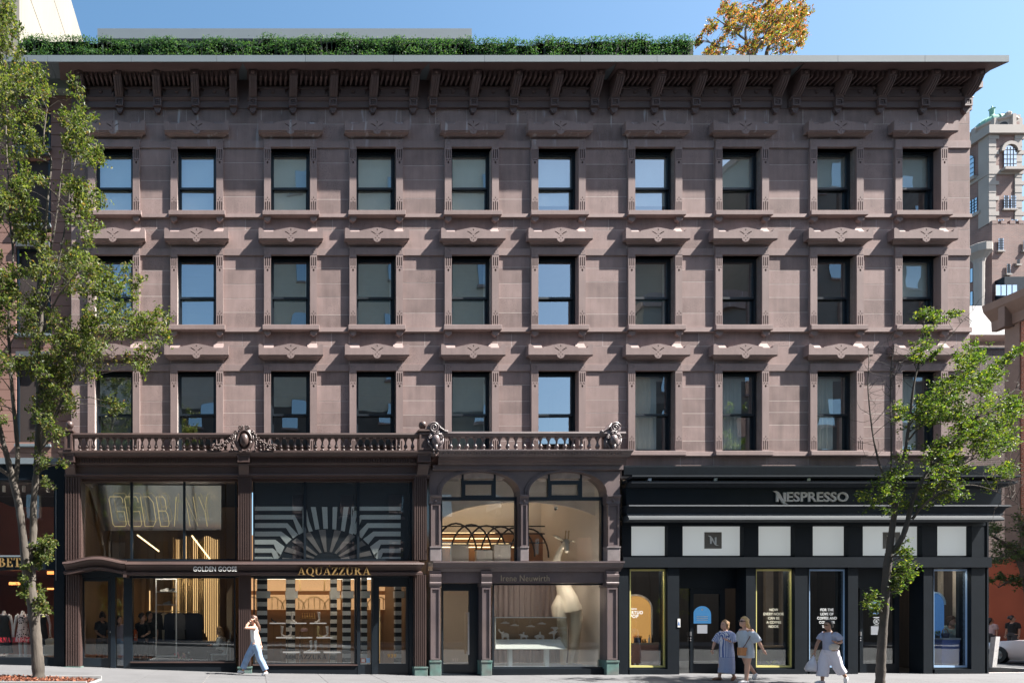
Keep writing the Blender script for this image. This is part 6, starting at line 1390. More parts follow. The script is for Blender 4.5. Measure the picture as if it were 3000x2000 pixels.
def heel(label, px, row, mat, flip=1, high=False):
    pz, y = {'top':(1826,1.5),'middle':(1868,1.1),'bottom':(1911,.75)}[row]; x = FX(px,y); z = FZ(pz,y)+.036; t = thing('high_heel', label, 'shoe', (x,y,z)); m = MB(); f = flip
    P = [(-.085,.012),(-.03,.02),(.03,.055),(.075,.10),(.085,.14)]; m.tube([(x+f*a, y, z+b) for a, b in P], [.022,.028,.024,.026,.02], 8); m.tube([(x+f*.075,y,z+.10),(x+f*.085,y,z)], [.012,.004], 6)
    if high: m.tube([(x+f*.07,y,z+.12),(x+f*.06,y,z+.30),(x+f*.05,y,z+.34)], [.034,.045,.05], 10)
    m.build('shoe_body', mat, t, smooth=True); MB().tube([(x+f*.05,y-.03,z+.13),(x+f*.09,y,z+.15),(x+f*.05,y+.03,z+.13)], .005, 5).build('ankle_strap', mat, t)
WS = pm('white_leather', (.75,.70,.66), .4); TS = pm('tan_leather', (.42,.25,.12), .4); BK = pm('black_leather', (.02,.02,.02), .3)
for lb, px_, rw, mt, fp, hi in (('black high heel at the left of the top shelf row',803,'top',BK,-1,False),('white ankle boot on the left of the top centre slab',862,'top',WS,-1,True),('white ankle boot on the top right slab',929,'top',WS,1,True),('white boot at the right end of the top left slab',832,'middle',WS,-1,True),
    ('pale sandal on the right of the middle left slab',845,'middle',WS,1,True),('gold heel on the left of the middle right slab',938,'middle',pm('gold_leather', (.6,.45,.2), .35),-1,True),('white tall heel at the right of the middle right slab',953,'middle',WS,1,True),('left white boot of the pair on the bottom centre slab',905,'bottom',WS,1,True),('right white boot of the pair on the bottom centre slab',919,'bottom',WS,1,True)):
    heel(lb, px_, rw, mt, fp, hi)
hb = thing('handbag', 'blush handbag on the middle centre slab of the shoe display', 'bag', (FX(891,1.1),1.1,FZ(1868,1.1)+.0355)); x, z = FX(891,1.1), FZ(1868,1.1)+.0355
MB().ring(x-.13, x+.13, 1.02, 1.16, z, z+.17, .01).build('stand', GLC, hb); MB().loft([(x,1.1,z+.172,.10,.05),(x,1.1,z+.22,.105,.055),(x,1.1,z+.27,.095,.05),(x,1.1,z+.275,.02,.02)], 14).build('body', pm('blush_leather', (.55,.33,.30), .4), hb); MB().tube([(x-.05,1.1,z+.27),(x,1.1,z+.32),(x+.05,1.1,z+.27)], .007, 6).build('handle', BRASS, hb)
for k in range(6):
    px_ = 886+k*7; t = thing('gold_bottle', 'small gold bottle on the back shelf of the shoe shop, '+('first','second','third','fourth','fifth','sixth')[k]+' from the left', 'bottle', (FX(px_,3.7),3.7,1.62), 'gold bottles on the back shelf'); MB().lathe([(.035,0),(.04,.02),(.03,.1),(.015,.14),(.02,.2),(.02,.21)], (FX(px_,3.7),3.7,1.62), 8).build('body', BRASS, t, smooth=True)
sh = thing('back_shelf', 'amber shelf along the back wall of the shoe shop', 'shelf', (FX(900,3.75), 3.75, 1.6)); MB().box(FX(790,3.75), FX(1000,3.75), 3.6, 3.9, 1.585, 1.619).build('board', AMB, sh)
nt_ = thing('door_notices', 'two small square notices low on the side pane of the shoe shop door', 'notice', (FX(1066,.11), .11, FZ(1938))); MB().box(FX(1057,.1), FX(1071,.1), .108, .117, FZ(1940,.1), FZ(1927,.1)).build('red_notice', pm('red_edge', (.6,.2,.15), .5), nt_); MB().box(FX(1059,.1), FX(1069,.1), .105, .1079, FZ(1938,.1), FZ(1929,.1)).build('white_notice', WHITE, nt_); MB().box(FX(1073,.1), FX(1084,.1), .108, .117, FZ(1940,.1), FZ(1926,.1)).build('blue_notice', pm('pale_blue_paper', (.4,.6,.8), .6), nt_)
# sunburst screen on the upper floor
sb = thing('sunburst_screen', 'black screen with white sunburst stripes behind the upper shoe shop glass', 'screen', (FX(959,.1), .1, FZ(1643,.1))); ys = .095
MB().box(FX(744,ys), FX(1203,ys), ys, ys+.05, FZ(1642,ys), FZ(1404,ys)).build('backing', pm('black_screen', (.010,.017,.028), .7), sb)
STR = pm('white_stripe', (.62,.65,.65), .6, var=.02)
def sp(x, y): return (FX(744+(x-283)/1.96, ys), FZ(1200+y/1.96, ys))
cx_, cy_ = 704, 880
def arcpt(x): 
    t = (x-cx_)/278; return cy_-200*sqrt(max(0,1-t*t))
bars = [(555,578,563,566),(603,628,515,566),(650,677,475,533),(698,725,440,495),(745,772,405,455),(795,820,393,432),(843,866,385,416)]
for i, (ya, yb, xk, xe) in enumerate(bars):
    for s_ in (1,-1):
        f = (lambda x: x) if s_ == 1 else (lambda x: 2*cx_-x)
        m = MB(); m.prism_y([sp(f(283),ya), sp(f(xk),ya), sp(f(xk-8),yb), sp(f(283),yb)], ys-.010, ys-.001)
        ye = arcpt(xe); dxx = 26
        if i == 0: m.prism_y([sp(f(xk-2),ya), sp(f(xk+3),ya), sp(f(570),700), sp(f(562),690)], ys-.0105, ys-.001)
        else: m.prism_y([sp(f(xk),ya), sp(f(xe+4),ye-6), sp(f(xe-dxx),arcpt(xe-dxx)-2), sp(f(xk-8),yb)], ys-.0105, ys-.001)
        m.build('stripe', STR, sb)
for (xt0, xt1, xb0, xb1) in ((617,645,643,667),(681,712,690,715),(743,770,741,763),(806,835,790,812),(868,892,836,858)): MB().prism_y([sp(xt0-8,557), sp(xt1-8,557), sp(xb1-8,arcpt(xb1)+2), sp(xb0-8,arcpt(xb0)+2)], ys-.010, ys-.001).build('stripe', STR, sb)
MB().prism_y([sp(585,570), sp(600,640), sp(620,695), sp(598,700), sp(585,660)], ys-.010, ys-.001).build('stripe', STR, sb); MB().prism_y([sp(866,590), sp(858,660), sp(830,697), sp(845,700)], ys-.0102, ys-.001).build('stripe', STR, sb)
DIM = pm('taupe_stripe', (.24,.215,.21), .7)
for a in range(9):
    t0 = 12+a*20; m = MB(); p = []
    for ang, rr_ in ((t0,.30),(t0+9,.30),(t0+9,.94),(t0,.94)): p.append(sp(cx_+278*rr_*cos(radians(ang)), cy_-200*rr_*sin(radians(ang))-6))
    m.prism_y(p, ys-.009, ys-.001); m.build('dim_stripe', DIM, sb)
# ---------------------------------- jewellery shop
r3 = room('jewellery_shop_room', FX(1262), FX(1812), .26, 5.0, .02, FZ(1362), CREAM, GREYF, CREAM, WARMS, 3, .08)
MB().box(FX(1262), FX(1812), 1.6, 5, FZ(1668), FZ(1650)).build('mezzanine_floor', CREAM, r3)
lamp_box('ceiling_light', r3, FX(1300), FX(1780), 2.0, 2.3, FZ(1670)-.06, FZ(1670)-.03, WARMS)
nw = thing('arched_screen_wall', 'cream wall with one wide arched opening behind the upper windows of the arched shopfront', 'wall panel', (FX(1530,1.3), 1.3, FZ(1645,1.3))); y = 1.3
ca, ra = FX(1525,y), FX(1765,y)-FX(1525,y); zb_ = FZ(1660,y); zc_ = FZ(1540,y)
MB().plate([(FX(1230,y),zb_),(FX(1840,y),zb_),(FX(1840,y),FZ(1360,y)),(FX(1230,y),FZ(1360,y))], [[(ca-ra,zb_+.001),(ca+ra,zb_+.001)]+[(ca+ra*cos(pi*k/24), zc_+.75*sin(pi*k/24)) for k in range(25)]], y, y+.08).build('wall', pm('cream_gloss', (.80,.72,.66), .6), nw)
cage = thing('black_arch_frames', 'row of black metal hoops and bars inside the upper floor of the arched shopfront', 'frame', (FX(1480,2.6), 2.6, FZ(1645,2.6)))
for k in range(6):
    c = FX(1330+k*52,2.4); m = MB(); yy = 2.2+.25*k; m.tube([(c+.62*cos(pi*q/14)*1.1, yy, FZ(1650,2.4)+.30+1.0*sin(pi*q/14)) for q in range(15)], .03, 6); m.build('hoop', BLACK, cage)
for z_ in (1.25,1.0,.7): MB().tube([(FX(1295,2.4),2.5,FZ(1650,2.4)+z_),(FX(1600,2.4),2.5,FZ(1650,2.4)+z_)], .022, 6).build('bar', BLACK, cage)
for k, pz in enumerate((1562,1578,1592,1603)): t = thing('light_strip', 'warm light strip on the upper ceiling of the arched shopfront, '+('topmost','second','third','lowest')+[''][0:0] if False else 'warm light strip on the upper ceiling of the arched shopfront, '+('topmost','second from top','third from top','lowest')[k], 'light', (FX(1400,4.5), 4.5, FZ(pz,4.5)), 'upper ceiling light strips'); MB().box(FX(1296,4.5), FX(1450+20*k,4.5), 4.48, 4.52, FZ(pz,4.5), FZ(pz,4.5)+.03).build('strip', MATS['led'], t)
for k, (a, b, pz) in enumerate(((1322,1370,1596),(1394,1440,1612),(1444,1492,1596))): t = thing('beige_cabinet', 'beige cabinet on the upper floor of the arched shopfront, '+side[k]+' one of three', 'cabinet', (FX((a+b)/2,2.0), 2.0, FZ(1650)), 'upper floor cabinets'); MB().box(FX(a,2.0), FX(b,2.0), 1.9, 2.1, FZ(1650), FZ(pz,2.0)).build('body', CREAM, t); MB().box(FX(a,2.0)-.02, FX(b,2.0)+.02, 1.88, 2.12, FZ(pz,2.0), FZ(pz,2.0)+.03).build('top', BLACK, t)
MB().box(FX(1290,4.9), FX(1780,4.9), 4.85, 4.95, FZ(1650), FZ(1560,4.9)).build('brown_back_panel', pm('brown_panel', (.32,.17,.09), .6), r3)
cm = thing('dome_camera', 'white dome camera under the ceiling of the arched shopfront', 'camera', (FX(1628,1.2), 1.2, FZ(1490,1.2))); MB().lathe([(.06,.0),(.06,.06),(.02,.08)], (FX(1628,1.2),1.2,FZ(1490,1.2)), 12).build('housing', WHITE, cm, smooth=True); MB().ball((FX(1628,1.2),1.2,FZ(1490,1.2)), .045, 10, 6).build('lens', BLACK, cm, smooth=True)
# pleated curtain and display table
cu = thing('pleated_curtain', 'mauve-beige pleated curtain behind the jewellery display window', 'curtain', (FX(1540,1.9), 1.9, .05)); m = MB(); n = 90
for i in range(n+1):
    xx = FX(1430,1.9)+(FX(1665,1.9)-FX(1430,1.9))*i/n; yy = 1.9+.06*(i/6 % 1 if True else 0)+.02*sin(i*.9); m.v += [(xx,yy,.05),(xx,yy,FZ(1690,1.9))]
m.f = [(2*i,2*i+2,2*i+3,2*i+1) for i in range(n)]; m.m = [0]*n; m.build('cloth', pm('mauve_cloth', (.42,.33,.30), .8, var=.03), cu)
MB().box(FX(1430,1.9), FX(1665,1.9), 1.94, 1.98, FZ(1700,1.9), FZ(1690,1.9)).build('curtain_track', WHITE, cu)
pl = thing('window_plinth', 'pale grey window floor slab in the jewellery display', 'plinth', (FX(1605,.5), .5, .05)); MB().box(FX(1443), FX(1770), .12, 1.6, .0, FZ(1950,.3)).build('slab', pm('pale_grey_slab', (.42,.46,.52), .5), pl)
tb2 = thing('display_table', 'white box table holding paper animals in the jewellery window', 'table', (FX(1550,.7), .7, FZ(1948,.5)))
xa, xb, y0, y1 = FX(1450,.13), FX(1661,.13), .13, .75; zt_, zm_, zb_ = FZ(1806,.13), FZ(1866,.5), FZ(1899,.13); BX = pm('white_box', (.82,.80,.76), .5, var=.02)
MB().box(xa, xb, y0, y1, zb_-.02, zb_+.0).build('tray', BX, tb2); MB().prism_x([(y0+.005,zb_+.001),(y0+.36,zb_+.26),(y1-.01,zb_+.26),(y1-.01,zb_+.001)], xa+.03, xb-.03).build('sloped_bed', BX, tb2); MB().box(xa, xb, y1, y1+.03, zb_+.02, zt_-.03).build('back', pm('tan_back', (.46,.30,.19), .7), tb2); MB().box(xa, xb, y0, y1+.03, zt_-.03, zt_).build('lid', BX, tb2); MB().box(xa, xa+.025, y0, y1, zb_+.02, zt_-.03).build('side', BX, tb2); MB().box(xb-.025, xb, y0, y1, zb_+.02, zt_-.03).build('side', GLC, tb2)

for p in (1490,1598): MB().box(FX(p,.3), FX(p+11,.3), .3, .42, FZ(1950,.3)+.001, zb_-.02).build('leg', BX, tb2)
PAP = pm('paper_white', (.76,.68,.64), .7)
def paper(name, label, px, pts, y, z0, k=.0105):
    t = thing(name, label, 'figurine', (FX(px,y), y, z0)); m = MB().prism_y([(FX(px,y)+a*k, z0+b*k) for a, b in pts], y-.02, y+.02); m.build('body', PAP, t); return t
yb_, zb2 = .6, zb_+.262
paper('paper_elephant', 'white paper elephant with raised trunk in the display box', 1481, [(-10,0),(-7,0),(-6,6),(4,6),(5,0),(9,0),(10,8),(8,16),(2,19),(-4,18),(-6,24),(-10,20),(-14,22),(-18,28),(-15,29),(-20,30),(-21,26),(-16,20),(-12,16),(-11,10)], yb_, zb2)
paper('paper_horse', 'white paper horse and rider left of centre in the display box', 1535, [(-9,0),(-7,0),(-5,6),(5,6),(6,0),(8,0),(9,9),(13,6),(10,12),(0,13),(1,20),(-2,21),(-3,14),(-8,16),(-14,14),(-14,12),(-9,11),(-10,6)], yb_, zb2)
paper('paper_hippo', 'white paper hippo with rider right of centre in the display box', 1582, [(-9,0),(-5,0),(-4,4),(5,4),(6,0),(10,0),(12,6),(11,11),(4,13),(2,14),(1,22),(-1,22),(-2,14),(-8,13),(-14,10),(-16,6),(-12,5)], yb_, zb2)
paper('paper_tree', 'white paper tree at the right end of the display box', 1622, [(-1,0),(2,0),(2,14),(8,20),(12,22),(6,25),(10,30),(14,32),(8,36),(-4,36),(-10,33),(-2,31),(1,26),(-6,22),(-14,18),(-12,15),(-4,17),(-1,14)], yb_, zb2)
paper('paper_bush', 'small white paper bush at the foot of the paper tree', 1637, [(-6,0),(6,0),(7,3),(3,4),(4,8),(0,7),(-3,4),(-7,3)], yb_-.06, zb2)
for k, (px_, pz) in enumerate(((1478,1824),(1506,1831),(1553,1834),(1585,1826))): t = paper('paper_cloud', 'white paper cloud hung in the display box, '+('first','second','third','fourth')[k]+' from the left', px_, [(-10,-1),(12,-2),(14,1),(8,2),(4,5),(0,3),(-3,4),(-6,1),(-12,0)], yb_+.1, FZ(pz,yb_)); MB().tube([(FX(px_,yb_+.1),yb_+.1,FZ(pz,yb_)+.03),(FX(px_,yb_+.1),yb_+.1,zt_-.03)], .002, 4).build('thread', WHITE, t)
# giraffe sculpture
gf = thing('giraffe_sculpture', 'cream giraffe sculpture standing through two floors of the jewellery shop', 'sculpture', (FX(1668,1.0), 1.0, .1)); g = MB(); yg = 1.0
def gp(px, py, dy=0): return P3(px, py, yg+dy)
g.tube([gp(1672,1790), gp(1664,1752), gp(1650,1718), gp(1641,1690), gp(1632,1660), gp(1630,1640), gp(1637,1618), gp(1648,1600), gp(1655,1592)], [.33,.28,.21,.175,.14,.11,.092,.088,.085], 14)
g.ball(gp(1664,1790,.55), (.36,.60,.40), 18, 12)
g.tube([gp(1640,1745,.02), gp(1634,1775,0), gp(1640,1815,0), gp(1652,1860,0), gp(1654,1905,0), gp(1650,1948,0)], [.10,.19,.20,.12,.085,.07], 12)
g.tube([gp(1672,1742,.05), gp(1683,1775,.08), gp(1684,1815,.1), gp(1683,1860,.1), gp(1676,1905,.1), gp(1670,1948,.1)], [.10,.21,.23,.14,.09,.07], 12)
for sx in (1650,1690): g.tube([gp(sx,1800,.8), gp(sx,1870,.85), gp(sx-3,1946,.85)], [.2,.1,.07], 10)
g.ball(gp(1658,1588), (.11,.13,.11), 14, 10); g.tube([gp(1656,1588,-.05), gp(1660,1604,-.22), gp(1661,1616,-.32)], [.10,.075,.055], 12)
b_ = g.build('body', pm('cream_resin', (.80,.68,.52), .5, var=.05), gf); remesh(b_, .022, 3)
for (p0, p1, p2, r_) in ((gp(1650,1583),gp(1632,1572),gp(1616,1566),.05),(gp(1668,1586),gp(1678,1584),gp(1686,1589),.04)): m = MB(); m.loft([]) if False else m.tube([p0,p1,p2], [.03,r_,.008], 10); m.build('ear', MATS['cream_resin'], gf, smooth=True)
for px_ in (1656,1665): m = MB().tube([gp(px_,1578), gp(px_+1,1560), gp(px_+2,1554)], [.022,.018,.026], 8); m.build('horn', pm('gold_resin', (.6,.45,.28), .5), gf, smooth=True)
m = MB().ball(gp(1645,1588,-.09), (.02,.02,.02), 8, 6); m.ball(gp(1667,1590,-.1), (.02,.02,.02), 8, 6); m.build('eyes', BLACK, gf)
# ---------------------------------- coffee shop
DW = pm('dark_oak_wall', (.055,.042,.036), .6, var=.2, stretch=(6,6,.3))
r4 = room('coffee_shop_room', FX(1824), FX(2884), .36, 5.5, .02, FZ(1545), DW, DKF, BLACK, WARMS, 2, .05)
def lines(keys, c, pz0, step, y, mat, parent, hh=11):
    for i, k in enumerate(keys):
        vs_, _ = FONTS[k]; w0 = max(v[0] for v in vs_)-min(v[0] for v in vs_); h0 = max(v[1] for v in vs_)-min(v[1] for v in vs_); hw = w0/h0*hh*.43; sign_text(k, FX(c-hw,y), FX(c+hw,y), FZ(pz0+i*step+hh,y), FZ(pz0+i*step,y), y, .003, mat, parent, True, 'text_line')
LW = emit('glowing_white_vinyl', (.85,.85,.83), .15); LY = emit('glowing_cream_vinyl', (.85,.80,.62), .12)  # window vinyl brightened by a glow of its own
w1 = thing('window_lettering', 'five short lines of pale lettering on the yellow-framed middle window', 'sign', (FX(2265,.09), .09, FZ(1830))); lines(['NOW','EVERY NOOK','CAN BE','A COFFEE','NOOK'], 2267, 1781, 12.2, .093, LY, w1, 8)
w2 = thing('window_lettering', 'five lines of white lettering on the dark blue-framed window', 'sign', (FX(2422,.09), .09, FZ(1830))); lines(['FOR THE','LOVE OF','COFFEE AND','COUNTER','SPACE'], 2423, 1781, 12.2, .093, LW, w2, 8)
ag = thing('arched_poster', 'amber arch-topped panel with white lettering in the first yellow-framed window', 'poster', (FX(1862,.6), .6, FZ(1870,.6))); y = .6; x0, x1 = FX(1815,y), FX(1907,y); c = (x0+x1)/2; r_ = (x1-x0)/2
MB().prism_y([(x0,FZ(1885,y)),(x1,FZ(1885,y))]+[(c+r_*cos(pi*k/16), FZ(1783,y)+r_*sin(pi*k/16)*.85) for k in range(17)], y, y+.05).build('panel', emit('glowing_amber_poster', (.78,.40,.12), .20), ag); MB().arcband(c, FZ(1783,y), (r_,r_*.85), (r_+.05,r_*.85+.05), 0, 180, 16, y-.01, y+.05).build('arch_edge', CREAM, ag)  # amber panel has a glow put into its colour
MB().box(x1, x1+.05, y-.01, y+.05, FZ(1885,y), FZ(1783,y)).build('side_edge', CREAM, ag)
sign_text('NEW', FX(1850,.08), FX(1867,.08), FZ(1785,.08), FZ(1780,.08), .093, .003, LW, ag, True, 'text_line'); sign_text('ERTUO', FX(1845,.08), FX(1884,.08), FZ(1798,.08), FZ(1788,.08), .093, .003, LW, ag, True, 'text_line'); sign_text('POP', FX(1846,.08), FX(1871,.08), FZ(1809,.08), FZ(1799,.08), .093, .003, LW, ag, True, 'text_line')
bl = thing('arched_poster', 'blue arch-topped panel in the last blue-framed window', 'poster', (FX(2748,.6), .6, FZ(1870,.6))); x0, x1 = FX(2715,y), FX(2766,y); c = (x0+x1)/2; r_ = (x1-x0)/2
MB().prism_y([(x0,FZ(1890,y)),(x1,FZ(1890,y))]+[(c+r_*cos(pi*k/16), FZ(1770,y)+r_*1.3*sin(pi*k/16)) for k in range(17)], y, y+.05).build('panel', emit('glowing_blue_poster', (.07,.20,.50), .15), bl); MB().arcband(c, FZ(1770,y), (r_,r_*1.3), (r_+.05,r_*1.3+.05), 0, 180, 16, y-.01, y+.05).build('arch_edge', BLU, bl)  # blue panel glows by itself as well
def bar(label, px0, px1, pz, mat, top, ya=.35, yb=.8):
    t = thing('window_counter', label, 'counter', (FX((px0+px1)/2,.55), .55, .02)); MB().box(FX(px0,.5), FX(px1,.5), ya, yb, .02, FZ(pz,.4)).build('body', mat, t); MB().box(FX(px0,.5), FX(px1,.5), ya-.03, yb+.03, FZ(pz,.4), FZ(pz-5,.4)).build('top', top, t); return FZ(pz-5,.4)
zc1 = bar('terracotta counter in the first yellow-framed window', 1840, 1952, 1887, pm('terracotta', (.40,.16,.10), .6), OAK); zc2 = bar('deep blue counter in the last blue-framed window', 2732, 2836, 1872, pm('deep_blue', (.08,.13,.42), .5), pm('blue_grey_top', (.30,.35,.46), .4), .24, .5)
zc3 = bar('dim wooden counter behind the middle yellow-framed window', 2215, 2320, 1895, DW, OAK)
cf = thing('coffee_machine', 'black and amber coffee machine on the terracotta counter', 'coffee machine', (FX(1868,.5), .5, zc1)); MB().lathe([(.09,0),(.10,.02),(.10,.14),(.08,.15)], (FX(1868,.5),.5,zc1+.0005), 14).build('body', BLACK, cf, smooth=True); MB().lathe([(.11,.15),(.115,.17),(.11,.21),(.05,.23)], (FX(1868,.5),.5,zc1), 14).build('lid', pm('amber_plastic', (.75,.32,.05), .35), cf, smooth=True)
jar = thing('glass_jar', 'round gold jar beside the coffee machine', 'jar', (FX(1887,.5), .5, zc1)); MB().lathe([(.05,0),(.07,.05),(.06,.10),(.03,.12)], (FX(1887,.5),.5,zc1+.0005), 12).build('body', BRASS, jar, smooth=True)
for k, px_ in enumerate((1902,1912)): t = thing('bottle', ('white' if k == 0 else 'black')+' bottle on the terracotta counter', 'bottle', (FX(px_,.5), .5, zc1)); MB().lathe([(.03,0),(.032,.02),(.032,.13),(.012,.17),(.012,.21)], (FX(px_,.5),.5,zc1+.0005), 10).build('body', WHITE if k == 0 else BLACK, t, smooth=True); MB().lathe([(.014,.21),(.014,.235)], (FX(px_,.5),.5,zc1), 10).build('cap', BLACK, t)
bk = thing('blue_basket', 'dark blue basket with round handle on the deep blue counter', 'basket', (FX(2769,.38), .38, zc2)); MB().loft([(FX(2769,.38),.38,zc2+.0005,.09,.07),(FX(2769,.38),.38,zc2+.14,.11,.08)], 14).build('body', pm('navy_basket', (.02,.03,.09), .6), bk); MB().tube([(FX(2769,.38)+.09*cos(a),.38,zc2+.14+.13*sin(a)) for a in [pi*k/10 for k in range(11)]], .012, 6).build('handle', pm('wood_handle', (.35,.2,.1), .5), bk)
pt = thing('potted_plant', 'small green potted plant on the deep blue counter', 'plant', (FX(2747,.38), .38, zc2)); MB().lathe([(.05,0),(.065,.08)], (FX(2747,.38),.38,zc2+.0005), 12).build('pot', NAVY, pt); m = MB()
for _ in range(60): leaf(m, Vector((FX(2747,.38)+Rs.gauss(0,.05), .38+Rs.gauss(0,.04), zc2+.09+Rs.random()*.12)), .06, Rs)
m.build('leaves', LEAF_R, pt)
for c0, lab in ((2255,'yellow-green leafy plant low in the middle yellow-framed window'),(2390,'yellow-green leafy plant low in the dark blue-framed window')):
    pt = thing('window_plant', lab, 'plant', (FX(c0,.3), .3, .06)); MB().lathe([(.06,0),(.08,.1)], (FX(c0,.3),.3,.06), 10).build('pot', BLACK, pt); m = MB()
    for k in range(14):
        a = Rs.uniform(-1.2,1.2); L_ = Rs.uniform(.25,.5); q = [(FX(c0,.3)+L_*t_*sin(a)*(.6+.6*t_), .3-.06*t_, .16+L_*(t_-.55*t_*t_)*cos(a)*1.1) for t_ in (0,.25,.5,.75,1)]; m.tube(q, [.006,.014,.016,.012,.003], 5)
    m.build('leaves', LEAF_Y, pt, smooth=True)
# door stickers and notices, film and paper given a faint glow of their own
st_ = thing('door_sticker', 'blue arch-shaped sticker on the first coffee shop door', 'sticker', (FX(2058,.35), .35, FZ(1825))); y = .352; x0, x1 = FX(2031,y), FX(2083,y); c = (x0+x1)/2; r_ = (x1-x0)/2
MB().prism_y([(x0,FZ(1825,y)),(x1,FZ(1825,y))]+[(c+r_*cos(pi*k/14), FZ(1800,y)+r_*sin(pi*k/14)) for k in range(15)], y-.004, y).build('film', emit('glowing_sticker_blue', (.10,.36,.72), .12), st_)
m = MB(); [m.box(c-.17, c+.17, y-.006, y-.0041, FZ(1806+5*k,y), FZ(1804+5*k,y)) for k in range(3)]; m.prism_y(ell(c, FZ(1784,y), .03, .03, 10), y-.006, y-.0041); m.build('print', WHITE, st_)
nt_ = thing('door_notice', 'white paper notice under the blue sticker', 'notice', (FX(2057,.35), .35, FZ(1855))); MB().box(FX(2043,y), FX(2072,y), y-.003, y, FZ(1854,y), FZ(1829,y)).build('paper', emit('glowing_white_paper', (.8,.8,.82), .1), nt_)
nt_ = thing('hygiene_notice', 'small white and blue letter card beside the first coffee shop door', 'notice', (FX(1989,.0), .0, FZ(1836))); MB().box(FX(1985,-.07), FX(1993,-.07), -.075, -.0605, FZ(1836,-.07), FZ(1811,-.07)).build('card', WHITE, nt_); sign_text('A', FX(1986,-.075), FX(1992,-.075), FZ(1832,-.075), FZ(1819,-.075), -.076, .002, pm('card_blue', (.05,.2,.6), .5), nt_, True, 'text_line')
st_ = thing('door_sticker', 'pale blue round sticker on the second coffee shop door', 'sticker', (FX(2565,.35), .35, FZ(1800))); MB().prism_y(ell(FX(2566,y), FZ(1778,y), .2, .22, 20), y-.004, y).build('film', emit('glowing_sticker_pale', (.25,.42,.68), .12), st_)
st_ = thing('circle_letter_sticker', 'white circled letter B with bars on the second coffee shop door', 'sticker', (FX(2568,.35), .35, FZ(1830))); cB = FX(2568,y)
MB().arcband(cB, FZ(1819,y), (.075,.075), (.09,.09), 0, 360, 24, y-.004, y).build('circle', LW, st_); sign_text('B', cB-.03, cB+.03, FZ(1823,y), FZ(1815,y), y, .004, LW, st_, True, 'text_line'); MB().box(cB-.08, cB+.08, y-.004, y, FZ(1830.5,y), FZ(1829.5,y)).build('bar', LW, st_); MB().box(cB-.09, cB+.09, y-.004, y, FZ(1808.5,y), FZ(1806,y)).build('bar', LW, st_)
nt_ = thing('door_notice', 'white paper notice on the second coffee shop door', 'notice', (FX(2565,.35), .35, FZ(1858))); MB().box(FX(2552,y), FX(2580,y), y-.003, y, FZ(1858,y), FZ(1833,y)).build('paper', MATS['glowing_white_paper'], nt_)
# pale interior fins
for k, (px0, px1, y) in enumerate(((2752,2762,1.15),(2796,2806,.72),(2240,2262,1.8),(2285,2310,1.8))): t = thing('wall_fin', ('narrow pale vertical panel inside the last window, left one','pale vertical panel inside the last window, right one','taupe vertical panel deep in the middle yellow-framed window','broad taupe panel at the right of the middle yellow-framed window')[k], 'panel', (FX(px0,y), y, .02), 'tall panels inside the coffee shop'); MB().box(FX(px0,y), FX(px1,y), y-.05, y+.05, .02, 4.2).build('board', pm('pale_fin', (.50,.45,.38), .7) if k < 2 else pm('taupe_fin', (.26,.21,.17), .7), t); MB().box(FX(px0,y)-.01, FX(px1,y)+.01, y-.06, y+.06, .02, .1).build('foot', BLACK, t)
# fill lamps added out of sight behind the window heads to brighten the displays
DL = MATS['hidden_fill_light']
for nm, par, a, b, y, z in (('j', r3, 1450, 1765, .34, 2.74), ('j', r3, 1300, 1770, .3, FZ(1362)-.02), ('s', r2, 850, 960, .38, 2.98), ('c', r1, 430, 600, .40, 3.05), ('c', r1, 400, 560, .40, 5.93), ('n', r4, 1845, 1950, .40, 3.2), ('n', r4, 2215, 2325, .40, 3.2), ('n', r4, 2735, 2845, .40, 3.2)):
    MB().box(FX(a), FX(b), y-.03, y+.03, z-.03, z-.005).build('hidden_fill_light', emit('clothes_fill', (1.0,.86,.72), 9.0) if nm == 'c' else emit('jewel_fill', (1.0,.92,.84), 9.0) if nm == 'j' and z < 3 else DL, par)
